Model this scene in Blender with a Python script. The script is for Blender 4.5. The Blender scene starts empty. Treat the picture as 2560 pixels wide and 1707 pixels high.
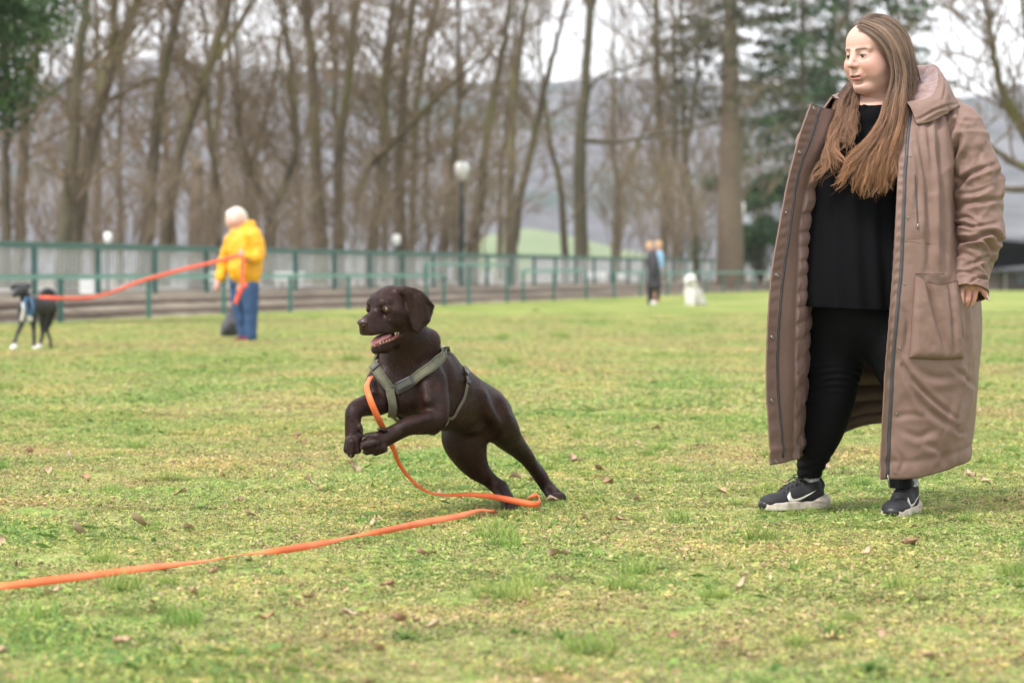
import bpy, math, random
import numpy as np
from mathutils import Vector, Matrix

# ------------------------------------------------------------------ camera, world, sun, exposure
SC = bpy.context.scene
COL = SC.collection
F = 100.0 / 36.0 * 2560.0            # focal length in photograph pixels
PITCH = math.atan(173.5 / F)
CAMZ = 0.85
cam_d = bpy.data.cameras.new("camera")
cam = bpy.data.objects.new("camera", cam_d)
COL.objects.link(cam)
cam.location = (0, 0, CAMZ)
cam.rotation_euler = (math.pi / 2 - PITCH, 0, 0)
cam_d.lens = 100.0
cam_d.sensor_width = 36.0
cam_d.clip_end = 6000
cam_d.dof.use_dof = True
cam_d.dof.focus_distance = 9.93
cam_d.dof.aperture_fstop = 4.0
SC.camera = cam

world = bpy.data.worlds.new("World")
SC.world = world
world.use_nodes = True
wn, wl = world.node_tree.nodes, world.node_tree.links
wn.clear()
SUN_EL, SUN_AZ = math.radians(50), math.radians(-62)     # azimuth measured from +Y towards +X
sky = wn.new('ShaderNodeTexSky'); sky.sky_type = 'NISHITA'; sky.sun_disc = False
sky.sun_elevation = SUN_EL; sky.sun_rotation = SUN_AZ
sky.air_density = 1.0; sky.dust_density = 4.0; sky.ozone_density = 1.0
hs = wn.new('ShaderNodeHueSaturation'); hs.inputs['Saturation'].default_value = 0.25
mix = wn.new('ShaderNodeMix'); mix.data_type = 'RGBA'
mix.inputs[7].default_value = (8.6, 8.75, 9.1, 1)        # the closed cloud cover, in the sky's own units
cn = wn.new('ShaderNodeTexNoise'); cn.inputs['Scale'].default_value = 2.2; cn.inputs['Detail'].default_value = 5
mr = wn.new('ShaderNodeMapRange'); mr.inputs[1].default_value = 0.3; mr.inputs[2].default_value = 0.7
mr.inputs[3].default_value = 0.78; mr.inputs[4].default_value = 1.0
bg = wn.new('ShaderNodeBackground'); bg.inputs[1].default_value = 0.105
wo = wn.new('ShaderNodeOutputWorld')
tc = wn.new('ShaderNodeTexCoord')
wl.new(tc.outputs['Generated'], cn.inputs['Vector'])
wl.new(cn.outputs['Fac'], mr.inputs[0]); wl.new(mr.outputs[0], mix.inputs[0])
wl.new(sky.outputs[0], hs.inputs['Color']); wl.new(hs.outputs[0], mix.inputs[6])
wl.new(mix.outputs[2], bg.inputs[0]); wl.new(bg.outputs[0], wo.inputs[0])

sun_d = bpy.data.lights.new("sun", 'SUN'); sun_d.energy = 2.1; sun_d.angle = math.radians(11)
sun_d.color = (1.0, 0.96, 0.9)
sun = bpy.data.objects.new("sun", sun_d); COL.objects.link(sun)
sdir = Vector((math.sin(SUN_AZ + math.pi) * math.cos(SUN_EL), 0, 0))
SUNV = Vector((-0.55, -0.55, 1.05)).normalized()          # towards the sun: behind and left of the camera
sun.rotation_euler = SUNV.to_track_quat('Z', 'Y').to_euler()
sky.sun_elevation = math.asin(SUNV.z); sky.sun_rotation = math.atan2(SUNV.x, SUNV.y)

SC.view_settings.view_transform = 'Standard'
SC.view_settings.look = 'None'
SC.view_settings.exposure = 1.04
SC.view_settings.gamma = 1
SC.render.engine = 'CYCLES'
SC.cycles.use_denoising = True
SC.cycles.max_bounces = 6
SC.cycles.volume_bounces = 1
SC.cycles.transparent_max_bounces = 8

# ------------------------------------------------------------------ helpers
CP, SP_ = math.cos(PITCH), math.sin(PITCH)
def P(px, py, Y):
    """the world point at distance Y along the sight line through a photograph pixel"""
    xr = (px - 1280.0) / F; zr = -(py - 853.5) / F
    d = np.array([xr, CP + zr * SP_, -SP_ + zr * CP])
    return np.array([0, 0, CAMZ]) + d * (Y / d[1])
def G(px, py):
    """ground point under a pixel"""
    xr = (px - 1280.0) / F; zr = -(py - 853.5) / F
    d = np.array([xr, CP + zr * SP_, -SP_ + zr * CP])
    return np.array([0, 0, CAMZ]) + d * (-CAMZ / d[2])
def pix(co):
    """photograph pixels of world points (n,3)"""
    c = np.asarray(co, float).reshape(-1, 3) - np.array([0, 0, CAMZ])
    f = c[:, 1] * CP - c[:, 2] * SP_; u = c[:, 1] * SP_ + c[:, 2] * CP
    return np.stack([1280 + F * c[:, 0] / f, 853.5 - F * u / f], 1)

def tag(o, label=None, cat=None, group=None, kind=None):
    if label: o['label'] = label
    if cat: o['category'] = cat
    if group: o['group'] = group
    if kind: o['kind'] = kind
    return o
def empty(name, loc, label, cat, group=None):
    o = bpy.data.objects.new(name, None); COL.objects.link(o)
    o.location = tuple(loc); o.empty_display_size = 0.1
    bpy.context.view_layer.update() if False else None
    return tag(o, label, cat, group)
def base_loc(o):
    l = np.zeros(3)
    while o is not None:
        l += np.array(o.location); o = o.parent
    return l
def mesh(name, verts, faces, mat, parent=None, smooth=True, attrs=None, mats=None, midx=None):
    """verts in world space; stored relative to the parent's origin"""
    v = np.asarray(verts, dtype=np.float64).reshape(-1, 3)
    if parent is not None: v = v - base_loc(parent)
    me = bpy.data.meshes.new(name)
    if isinstance(faces, np.ndarray):
        nf, k = faces.shape
        me.vertices.add(len(v)); me.vertices.foreach_set('co', v.astype(np.float32).ravel())
        me.loops.add(nf * k); me.loops.foreach_set('vertex_index', faces.astype(np.int32).ravel())
        me.polygons.add(nf); me.polygons.foreach_set('loop_start', np.arange(0, nf * k, k, dtype=np.int32))
        me.update(calc_edges=True)
    else:
        me.from_pydata([tuple(p) for p in v], [], faces)
    if smooth: me.polygons.foreach_set('use_smooth', np.ones(len(me.polygons), dtype=bool))
    if attrs:
        for k, a in attrs.items():
            a = np.asarray(a, dtype=np.float32)
            if a.ndim == 1:
                at = me.attributes.new(k, 'FLOAT', 'POINT'); at.data.foreach_set('value', a)
            else:
                at = me.attributes.new(k, 'FLOAT_COLOR', 'POINT')
                a4 = np.ones((len(a), 4), np.float32); a4[:, :3] = a[:, :3]; at.data.foreach_set('color', a4.ravel())
    if mats:
        for m in mats: me.materials.append(m)
        if midx is not None: me.polygons.foreach_set('material_index', np.asarray(midx, dtype=np.int32))
    elif mat: me.materials.append(mat)
    me.update()
    o = bpy.data.objects.new(name, me); COL.objects.link(o)
    if parent is not None: o.parent = parent
    return o
class MB:
    """collects shapes into one mesh"""
    def __init__(s): s.v = []; s.f = []; s.n = 0
    def add(s, v, f):
        v = np.asarray(v, float).reshape(-1, 3)
        s.v.append(v); s.f += [tuple(int(i) + s.n for i in q) for q in f]; s.n += len(v); return s
    def box(s, c, size, rz=0.0, rot=None):
        x, y, z = [q / 2.0 for q in size]
        v = np.array([(a, b, d) for a in (-x, x) for b in (-y, y) for d in (-z, z)])
        if rot is not None: v = v @ np.array(rot).T
        elif rz: 
            c_, s_ = math.cos(rz), math.sin(rz); v = v @ np.array([[c_, s_, 0], [-s_, c_, 0], [0, 0, 1]])
        return s.add(v + np.array(c), [(0, 1, 3, 2), (4, 6, 7, 5), (0, 4, 5, 1), (2, 3, 7, 6), (0, 2, 6, 4), (1, 5, 7, 3)])
    def tube(s, pts, rad, n=8, cap=True, sq=None):
        v, f = tube(pts, rad, n, cap, sq); return s.add(v, f)
    def lathe(s, c, prof, n=16, axis=2):
        v = []; f = []
        for r, h in prof:
            for i in range(n):
                a = 2 * math.pi * i / n; v.append((c[0] + r * math.cos(a), c[1] + r * math.sin(a), c[2] + h))
        for j in range(len(prof) - 1):
            for i in range(n): f.append((j * n + i, j * n + (i + 1) % n, (j + 1) * n + (i + 1) % n, (j + 1) * n + i))
        f.append(tuple(range(n))[::-1]); f.append(tuple((len(prof) - 1) * n + i for i in range(n)))
        return s.add(v, f)
    def build(s, name, mat, parent=None, smooth=True, **k):
        return mesh(name, np.concatenate(s.v), s.f, mat, parent, smooth, **k)
def frames(pts):
    pts = np.asarray(pts, float)
    t = np.gradient(pts, axis=0); t /= np.linalg.norm(t, axis=1, keepdims=True) + 1e-12
    up = np.array([0, 0, 1.0]) if abs(t[0][2]) < 0.9 else np.array([1.0, 0, 0])
    u = np.cross(up, t[0]); u /= np.linalg.norm(u); U = [u]
    for i in range(1, len(pts)):
        u = u - t[i] * np.dot(u, t[i]); u /= np.linalg.norm(u) + 1e-12; U.append(u)
    U = np.array(U); return t, U, np.cross(t, U)
def tube(pts, rad, n=8, cap=True, sq=None):
    """tube through pts; sq = squash factor of the second axis (per point or single)"""
    pts = np.asarray(pts, float); m = len(pts)
    rad = np.broadcast_to(np.asarray(rad, float), (m,)); s2 = np.broadcast_to(np.asarray(1.0 if sq is None else sq, float), (m,))
    t, U, V = frames(pts)
    a = np.arange(n) * 2 * math.pi / n
    v = pts[:, None, :] + rad[:, None, None] * (np.cos(a)[None, :, None] * U[:, None, :] + (s2[:, None, None] * np.sin(a)[None, :, None]) * V[:, None, :])
    v = v.reshape(-1, 3); f = []
    for j in range(m - 1):
        for i in range(n): f.append((j * n + i, j * n + (i + 1) % n, (j + 1) * n + (i + 1) % n, (j + 1) * n + i))
    if cap: f.append(tuple(range(n))[::-1]); f.append(tuple((m - 1) * n + i for i in range(n)))
    return v, f
def catmull(pts, n):
    """n samples of a Catmull-Rom spline through rows of pts (any number of columns)"""
    p = np.asarray(pts, float); m = len(p)
    if m == 2: return p[0] + (p[1] - p[0]) * np.linspace(0, 1, n)[:, None]
    q = np.vstack([2 * p[0] - p[1], p, 2 * p[-1] - p[-2]])
    d = np.sqrt(np.linalg.norm(np.diff(p[:, :3], axis=0), axis=1)) + 1e-9
    s = np.concatenate([[0], np.cumsum(d)]); s = s / s[-1]
    out = []
    for u in np.linspace(0, 1, n):
        i = min(np.searchsorted(s, u, side='right') - 1, m - 2); t = (u - s[i]) / (s[i + 1] - s[i])
        a, b, c, e = q[i], q[i + 1], q[i + 2], q[i + 3]
        out.append(0.5 * (2 * b + (c - a) * t + (2 * a - 5 * b + 4 * c - e) * t * t + (3 * b - a - 3 * c + e) * t ** 3))
    return np.array(out)

# ---- signed distance sculpting -------------------------------------------------------------
class SDF:
    def __init__(s, lo, hi, h):
        s.lo = np.array(lo, float); s.h = h
        s.n = np.ceil((np.array(hi) - s.lo) / h).astype(int) + 1
        s.f = np.full(s.n, 1.0, dtype=np.float32)
    def sub(s, lo, hi):
        a = np.clip(np.floor((np.array(lo) - s.lo) / s.h).astype(int), 0, s.n); b = np.clip(np.ceil((np.array(hi) - s.lo) / s.h).astype(int) + 1, 0, s.n)
        if np.any(b <= a): return None, None
        g = [ (s.lo[i] + s.h * np.arange(a[i], b[i])).astype(np.float32) for i in range(3)]
        X = np.stack(np.meshgrid(*g, indexing='ij'), -1)
        return (slice(a[0], b[0]), slice(a[1], b[1]), slice(a[2], b[2])), X
    def put(s, sl, d, k, mode):
        c = s.f[sl]
        if mode == 'add':
            h = np.maximum(k - np.abs(c - d), 0) / k; r = np.minimum(c, d) - h * h * k * 0.25
        elif mode == 'cut':
            d = -d; h = np.maximum(k - np.abs(c - d), 0) / k; r = np.maximum(c, d) + h * h * k * 0.25
        s.f[sl] = r
    def cone(s, a, ra, b, rb, k=0.02, mode='add'):
        a = np.asarray(a, float); b = np.asarray(b, float); m = max(ra, rb) + k + 3 * s.h
        sl, X = s.sub(np.minimum(a, b) - m, np.maximum(a, b) + m)
        if sl is None: return s
        ab = (b - a).astype(np.float32); X = X - a.astype(np.float32)
        t = np.clip((X @ ab) / max(float(ab @ ab), 1e-12), 0, 1)
        d = np.linalg.norm(X - t[..., None] * ab, axis=-1) - (ra + (rb - ra) * t)
        s.put(sl, d, k, mode); return s
    def chain(s, pts, k=0.02, n=None, mode='add'):
        """pts rows x,y,z,r ; smooth tapered limb"""
        pts = np.asarray(pts, float)
        q = catmull(pts, n or max(2, (len(pts) - 1) * 4 + 1))
        # a spline chain: union its pieces plainly, then blend once
        m = q[:, 3].max() + k + 3 * s.h
        sl, X = s.sub(q[:, :3].min(0) - m, q[:, :3].max(0) + m)
        if sl is None: return s
        best = None
        for i in range(len(q) - 1):
            a = q[i, :3].astype(np.float32); ab = (q[i + 1, :3] - q[i, :3]).astype(np.float32); Y = X - a
            t = np.clip((Y @ ab) / max(float(ab @ ab), 1e-12), 0, 1)
            d = np.linalg.norm(Y - t[..., None] * ab, axis=-1) - (q[i, 3] + (q[i + 1, 3] - q[i, 3]) * t)
            best = d if best is None else np.minimum(best, d)
        s.put(sl, best, k, mode); return s
    def ell(s, c, r, R=None, k=0.02, mode='add'):
        """ellipsoid; R rows = its axes"""
        c = np.asarray(c, float); r = np.asarray(r, float); m = r.max() + k + 3 * s.h
        sl, X = s.sub(c - m, c + m)
        if sl is None: return s
        X = X - c.astype(np.float32)
        if R is not None: X = X @ np.asarray(R, np.float32).T
        k0 = np.linalg.norm(X / r.astype(np.float32), axis=-1); k1 = np.linalg.norm(X / (r * r).astype(np.float32), axis=-1)
        s.put(sl, k0 * (k0 - 1) / np.maximum(k1, 1e-6), k, mode); return s
    def plate(s, poly, o, U, V, th, bend=0.0, k=0.01, mode='add', rnd=0.0):
        """flat polygon (2-D points) in the plane o,U,V with thickness th; bend curves it about V"""
        poly = np.asarray(poly, float); o = np.asarray(o, float); U = np.asarray(U, float); V = np.asarray(V, float); N = np.cross(U, V)
        W = o + poly[:, :1] * U + poly[:, 1:] * V; m = th + k + 3 * s.h + abs(bend) * np.abs(poly).max() ** 2
        sl, X = s.sub(W.min(0) - m, W.max(0) + m)
        if sl is None: return s
        X = X - o.astype(np.float32); x = X @ U.astype(np.float32); y = X @ V.astype(np.float32); z = X @ N.astype(np.float32)
        z = z + bend * x * x
        d = np.full(x.shape, 1e9, np.float32); sg = np.ones(x.shape, np.float32); q = len(poly)
        for i in range(q):
            ax, ay = poly[i]; bx, by = poly[(i + 1) % q]; ex, ey = bx - ax, by - ay; wx, wy = x - ax, y - ay
            t = np.clip((wx * ex + wy * ey) / (ex * ex + ey * ey), 0, 1)
            d = np.minimum(d, (wx - ex * t) ** 2 + (wy - ey * t) ** 2)
            c1 = y >= ay; c2 = y < by; c3 = ex * wy > ey * wx
            fl = (c1 & c2 & c3) | (~c1 & ~c2 & ~c3); sg = np.where(fl, -sg, sg)
        d2 = sg * np.sqrt(d) + rnd; dz = np.abs(z) - th / 2 + rnd
        dd = np.minimum(np.maximum(d2, dz), 0) + np.sqrt(np.maximum(d2, 0) ** 2 + np.maximum(dz, 0) ** 2) - rnd
        s.put(sl, dd, k, mode); return s
    def sample(s, p):
        q = (np.asarray(p, float) - s.lo) / s.h
        i = np.clip(np.floor(q).astype(int), 0, s.n - 2); t = np.clip(q - i, 0, 1)
        r = 0
        for dx in (0, 1):
            for dy in (0, 1):
                for dz in (0, 1):
                    w = (t[..., 0] if dx else 1 - t[..., 0]) * (t[..., 1] if dy else 1 - t[..., 1]) * (t[..., 2] if dz else 1 - t[..., 2])
                    r = r + w * s.f[i[..., 0] + dx, i[..., 1] + dy, i[..., 2] + dz]
        return r
    def grad(s, p):
        e = s.h
        g = np.stack([s.sample(p + np.eye(3)[i] * e) - s.sample(p - np.eye(3)[i] * e) for i in range(3)], -1)
        return g / (np.linalg.norm(g, axis=-1, keepdims=True) + 1e-9)
    def hit(s, o, d, tmax=1.5, inside=False):
        """march rays o+t*d; returns t of the first surface crossing (or the last one when leaving from inside)"""
        o = np.asarray(o, float); d = np.asarray(d, float); ts = np.arange(0, tmax, s.h * 0.7)
        v = np.stack([s.sample(o + d * t) for t in ts], 0)
        neg = v < 0
        idx = np.argmax(~neg, 0) if inside else np.argmax(neg, 0)
        ok = (~neg).any(0) if inside else neg.any(0)
        i = np.clip(idx, 1, len(ts) - 1)
        a = np.take_along_axis(v, (i - 1)[None], 0)[0]; b = np.take_along_axis(v, i[None], 0)[0]
        t = ts[i - 1] + (ts[1] - ts[0]) * np.clip(a / np.where(np.abs(a - b) < 1e-9, 1, a - b), 0, 1)
        return np.where(ok, t, np.nan)
    def surface(s):
        f = s.f; ins = f < 0
        c = [ins[i:ins.shape[0] - 1 + i, j:ins.shape[1] - 1 + j, k:ins.shape[2] - 1 + k] for i in (0, 1) for j in (0, 1) for k in (0, 1)]
        cnt = sum(x.astype(np.int8) for x in c)
        act = np.argwhere((cnt > 0) & (cnt < 8))
        idx = -np.ones(cnt.shape, np.int64); idx[act[:, 0], act[:, 1], act[:, 2]] = np.arange(len(act))
        corners = np.array([(i, j, k) for i in (0, 1) for j in (0, 1) for k in (0, 1)])
        val = np.stack([f[act[:, 0] + a, act[:, 1] + b, act[:, 2] + d] for a, b, d in corners], 1)
        acc = np.zeros((len(act), 3)); w = np.zeros(len(act))
        for a in range(8):
            for b in range(a + 1, 8):
                if np.abs(corners[a] - corners[b]).sum() != 1: continue
                va, vb = val[:, a], val[:, b]; m = (va < 0) != (vb < 0)
                t = np.where(m, va / np.where(va == vb, 1, va - vb), 0)
                acc += m[:, None] * (corners[a] + t[:, None] * (corners[b] - corners[a])); w += m
        V = (act + acc / w[:, None]) * s.h + s.lo
        Q = []
        for ax in range(3):
            o1, o2 = [(1, 2), (2, 0), (0, 1)][ax]
            a = [slice(None)] * 3; b = [slice(None)] * 3
            a[ax] = slice(0, -1); b[ax] = slice(1, None)
            A, B = ins[tuple(a)], ins[tuple(b)]
            e = np.argwhere(A != B)
            e = e[(e[:, o1] > 0) & (e[:, o2] > 0) & (e[:, o1] < ins.shape[o1] - 1) & (e[:, o2] < ins.shape[o2] - 1)]
            fl = A[e[:, 0], e[:, 1], e[:, 2]]
            def at(d1, d2):
                q = e.copy(); q[:, o1] -= d1; q[:, o2] -= d2; return idx[q[:, 0], q[:, 1], q[:, 2]]
            quad = np.stack([at(1, 1), at(0, 1), at(0, 0), at(1, 0)], 1)
            quad[~fl] = quad[~fl][:, ::-1]; Q.append(quad)
        Q = np.concatenate(Q); Q = Q[(Q >= 0).all(1)]
        # relax the vertices a little along the surface
        for _ in range(2):
            S = np.zeros_like(V); n = np.zeros(len(V))
            for i in range(4):
                np.add.at(S, Q[:, i], V[Q[:, (i + 1) % 4]]); np.add.at(n, Q[:, i], 1)
                np.add.at(S, Q[:, (i + 1) % 4], V[Q[:, i]]); np.add.at(n, Q[:, (i + 1) % 4], 1)
            V = V * 0.5 + 0.5 * S / np.maximum(n, 1)[:, None]
        g = s.grad(V); V = V - g * s.sample(V)[:, None]
        return V, Q

def vnoise(p, seed=0):
    """smooth value noise in -1..1 at points p (n,3)"""
    p = np.asarray(p, float); i = np.floor(p).astype(np.int64); t = p - i; t = t * t * (3 - 2 * t)
    r = 0
    for dx in (0, 1):
        for dy in (0, 1):
            for dz in (0, 1):
                h = (i[..., 0] + dx) * 73856093 ^ (i[..., 1] + dy) * 19349663 ^ (i[..., 2] + dz) * 83492791 ^ (seed * 2654435 + 97)
                h = (h ^ (h >> 13)) * 1274126177 & 0x7fffffff; h = (h ^ (h >> 16)) * 69069 & 0x7fffffff
                v = ((h >> 8) & 0xffff) / 32767.5 - 1
                r = r + v * (t[..., 0] if dx else 1 - t[..., 0]) * (t[..., 1] if dy else 1 - t[..., 1]) * (t[..., 2] if dz else 1 - t[..., 2])
    return r
def fbm(p, o=3, seed=0):
    return sum(vnoise(np.asarray(p) * 2 ** i, seed + i) / 2 ** i for i in range(o))

# ---- materials ---------------------------------------------------------------------------
def newmat(name):
    m = bpy.data.materials.new(name); m.use_nodes = True; nt = m.node_tree
    return m, nt.nodes, nt.links, nt.nodes['Principled BSDF']
def ramp(n, l, fac, stops, interp='LINEAR'):
    r = n.new('ShaderNodeValToRGB'); r.color_ramp.interpolation = interp
    e = r.color_ramp.elements
    while len(e) < len(stops): e.new(0.5)
    for i, (p, c) in enumerate(stops): e[i].position = p; e[i].color = tuple(c) + ((1,) if len(c) == 3 else ())
    l.new(fac, r.inputs[0]); return r.outputs[0]
def mixc(n, l, fac, a, b, mode='MIX'):
    m = n.new('ShaderNodeMix'); m.data_type = 'RGBA'; m.blend_type = mode
    for s, v in ((0, fac), (6, a), (7, b)):
        if isinstance(v, bpy.types.NodeSocket): l.new(v, m.inputs[s])
        elif s == 0: m.inputs[0].default_value = v
        else: m.inputs[s].default_value = tuple(v) + ((1,) if len(v) == 3 else ())
    return m.outputs[2]
def noise(n, l, vec, scale, detail=3, rough=0.5, dist=0.0):
    t = n.new('ShaderNodeTexNoise'); t.inputs['Scale'].default_value = scale; t.inputs['Detail'].default_value = detail
    t.inputs['Roughness'].default_value = rough; t.inputs['Distortion'].default_value = dist
    if vec is not None: l.new(vec, t.inputs['Vector'])
    return t.outputs['Fac']
def coords(n, l, kind='Object', scale=(1, 1, 1), rot=(0, 0, 0)):
    c = n.new('ShaderNodeTexCoord'); m = n.new('ShaderNodeMapping'); m.inputs['Scale'].default_value = scale; m.inputs['Rotation'].default_value = rot
    l.new(c.outputs[kind], m.inputs[0]); return m.outputs[0]
def wpos(n, l, scale=(1, 1, 1)):
    g = n.new('ShaderNodeNewGeometry'); m = n.new('ShaderNodeMapping'); m.inputs['Scale'].default_value = scale
    l.new(g.outputs['Position'], m.inputs[0]); return m.outputs[0]
def bump(n, l, b, h, strength, dist):
    x = n.new('ShaderNodeBump'); x.inputs['Strength'].default_value = strength; x.inputs['Distance'].default_value = dist
    l.new(h, x.inputs['Height']); l.new(x.outputs[0], b.inputs['Normal']); return x
def simple(name, c1, c2=None, scale=30, rough=0.6, bs=0.0, bd=0.002, spec=0.5, metal=0, sheen=0, sub=0, bscale=None):
    m, n, l, b = newmat(name)
    v = coords(n, l)
    f = noise(n, l, v, scale, 4)
    col = ramp(n, l, f, [(0.3, c1), (0.7, c2 or [x * 0.8 for x in c1])])
    l.new(col, b.inputs['Base Color'])
    b.inputs['Roughness'].default_value = rough; b.inputs['Metallic'].default_value = metal
    b.inputs['Specular IOR Level'].default_value = spec
    if sheen: b.inputs['Sheen Weight'].default_value = sheen; b.inputs['Sheen Roughness'].default_value = 0.4
    if sub: b.inputs['Subsurface Weight'].default_value = sub; b.inputs['Subsurface Radius'].default_value = (0.012, 0.005, 0.003); b.inputs['Subsurface Scale'].default_value = 1
    if bs: bump(n, l, b, noise(n, l, v, bscale or scale * 4, 3), bs, bd)
    return m
def attr(n, name, out='Fac'):
    a = n.new('ShaderNodeAttribute'); a.attribute_name = name; return a.outputs[out]
# ------------------------------------------------------------------ the ground, hills, bank
rng = np.random.default_rng(7)
FX = lambda Y: 0.2415 * Y - 19.41            # the low railing's line on the ground
FDIR = np.array([0.2415, 1.0]); FDIR = FDIR / np.linalg.norm(FDIR)
FNRM = np.array([-FDIR[1], FDIR[0]])         # away from the meadow
def fpt(Y, off=0.0, z=0.0):
    """point on the fence line at distance Y, set back by off"""
    return np.array([FX(Y) + FNRM[0] * off, Y + FNRM[1] * off, z])

m_grass_ground, n, l, b = newmat("meadow_soil_and_moss")
v = wpos(n, l)
big = noise(n, l, wpos(n, l, (1, 0.45, 1)), 0.55, 4, 0.6); mid = noise(n, l, v, 5.0, 5, 0.65); fine = noise(n, l, v, 60, 4, 0.7); vf = noise(n, l, v, 240, 3, 0.7)
base = ramp(n, l, mid, [(0.28, (0.16, 0.25, 0.045)), (0.45, (0.27, 0.34, 0.075)), (0.58, (0.38, 0.39, 0.12)), (0.75, (0.43, 0.36, 0.18))])
base2 = ramp(n, l, mid, [(0.3, (0.14, 0.25, 0.045)), (0.5, (0.22, 0.33, 0.06)), (0.72, (0.33, 0.39, 0.09))])
c1 = mixc(n, l, ramp(n, l, big, [(0.42, (0, 0, 0)), (0.62, (1, 1, 1))]), base, base2)
c2 = mixc(n, l, ramp(n, l, fine, [(0.36, (1, 1, 1)), (0.5, (0, 0, 0))]), c1, (0.075, 0.056, 0.03))
c2.node.inputs[0].default_value = 0.4
c3 = mixc(n, l, ramp(n, l, vf, [(0.62, (0, 0, 0)), (0.72, (1, 1, 1))]), c2, (0.44, 0.36, 0.2))
# further off the meadow is greener, with blade shade darkened into the colour
g = n.new('ShaderNodeNewGeometry'); sx = n.new('ShaderNodeSeparateXYZ'); l.new(g.outputs['Position'], sx.inputs[0])
mrr = n.new('ShaderNodeMapRange'); mrr.inputs[1].default_value = 14; mrr.inputs[2].default_value = 34; l.new(sx.outputs['Y'], mrr.inputs[0])
mm = n.new('ShaderNodeMath'); mm.operation = 'MULTIPLY'; mm.inputs[1].default_value = 0.85; l.new(mrr.outputs[0], mm.inputs[0])
far = ramp(n, l, noise(n, l, wpos(n, l, (0.5, 0.16, 1)), 1.0, 4, 0.6), [(0.34, (0.13, 0.195, 0.035)), (0.5, (0.20, 0.245, 0.05)), (0.66, (0.32, 0.31, 0.095))])
c4 = mixc(n, l, mm.outputs[0], c3, far)
_h = n.new('ShaderNodeHueSaturation'); _h.inputs['Saturation'].default_value = 0.96; l.new(c4, _h.inputs['Color']); l.new(_h.outputs[0], b.inputs['Base Color']); b.inputs['Roughness'].default_value = 0.9; b.inputs['Specular IOR Level'].default_value = 0.15
bump(n, l, b, fine, 0.8, 0.02)

m_dirt, n, l, b = newmat("leaf_litter_soil")
v = wpos(n, l)
l.new(ramp(n, l, noise(n, l, v, 1.3, 6, 0.7), [(0.3, (0.09, 0.07, 0.045)), (0.5, (0.2, 0.165, 0.12)), (0.68, (0.30, 0.26, 0.2))]), b.inputs['Base Color']); b.inputs['Roughness'].default_value = 0.95

def zground(x, y):
    """terrain height: flat meadow, a low bank behind the railing, the valley and the hills beyond"""
    x = np.asarray(x, float); y = np.asarray(y, float)
    off = (x - FX(y)) * FNRM[0] + 0 * y
    return off
# meadow and woodland floor as one sheet, graded in rows
ys = np.concatenate([np.linspace(-6, 4, 6), np.linspace(4.5, 16, 140), np.linspace(16.3, 60, 120), np.geomspace(61, 2600, 60)])
xs_u = np.concatenate([-np.geomspace(1, 60, 24)[::-1], np.linspace(-0.95, 0.95, 70), np.geomspace(1, 60, 24)])
X, Y = np.meshgrid(xs_u, ys); HW = np.maximum(Y, 4) * 0.24 + 0.8; X = X * HW
X = np.clip(X, -2400, 2400)
N2 = np.stack([X * 1.6, Y * 1.6, 0 * X], -1)
Z = 0.010 * fbm(N2 * 2.3, 3, 3) * (Y > 3) + 0.006 * vnoise(N2 * 9, 5) * (Y < 20)
Z = Z - np.maximum(0, (Y - 150)) * 0.0
V = np.stack([X, Y, Z], -1).reshape(-1, 3)
nx = len(xs_u); iy, ix = np.meshgrid(np.arange(len(ys) - 1), np.arange(nx - 1), indexing='ij')
q0 = (iy * nx + ix).ravel(); Q = np.stack([q0, q0 + 1, q0 + nx + 1, q0 + nx], 1)
tag(mesh('meadow_ground', V, Q, m_grass_ground), 'patchy short meadow grass of green, moss and straw', None, None, 'structure')

def strip(offs, Ya, Yb, nY=60, wob=0.0, seed=0):
    """cross-section rows (off, z) swept along the fence line"""
    Yv = np.linspace(Ya, Yb, nY); rows = []
    for Yq in Yv:
        for o, z in offs: rows.append(fpt(Yq, o, z + wob * vnoise(np.array([[Yq * 0.9, o * 3, seed]]), seed)[0] * (0 < z)))
    k = len(offs); f = []
    for j in range(nY - 1):
        for i in range(k - 1): f.append((j * k + i, j * k + i + 1, (j + 1) * k + i + 1, (j + 1) * k + i))
    return np.array(rows), f
v_, f_ = strip([(0.25, -0.05), (0.35, 0.03), (1.0, 0.12), (1.05, 0.13), (1.9, 0.34), (2.6, 0.42), (6, 0.45), (60, 0.5), (900, 0.5)], 20, 900, 200, 0.03, 4)
tag(mesh('earth_bank', v_, f_, m_dirt), 'bare brown earth bank behind the green railing', None, None, 'structure')

m_path = simple("pale_gravel", (0.34, 0.32, 0.30), (0.26, 0.245, 0.225), 3, 0.95)
v_, f_ = strip([(4.4, 0.452), (4.6, 0.475), (9.5, 0.492), (9.7, 0.47)], 30, 330, 60)
tag(mesh('gravel_path', v_, f_, m_path), 'pale grey gravel path beyond the green fence', None, None, 'structure')

# timber edging boards along the bank
m_board = simple("weathered_brown_timber", (0.13, 0.085, 0.06), (0.085, 0.06, 0.045), 3, 0.85)
for off, z, lab in ((0.55, 0.075, 'lower dark timber edging board along the foot of the bank'), (1.45, 0.25, 'upper dark timber edging board halfway up the bank')):
    mb = MB()
    mb.tube([fpt(Yq, off, z) for Yq in np.linspace(40, 150, 40)], 0.085, 4)
    tag(mb.build('edging_board', m_board, None, False), lab, 'edging board')

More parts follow.
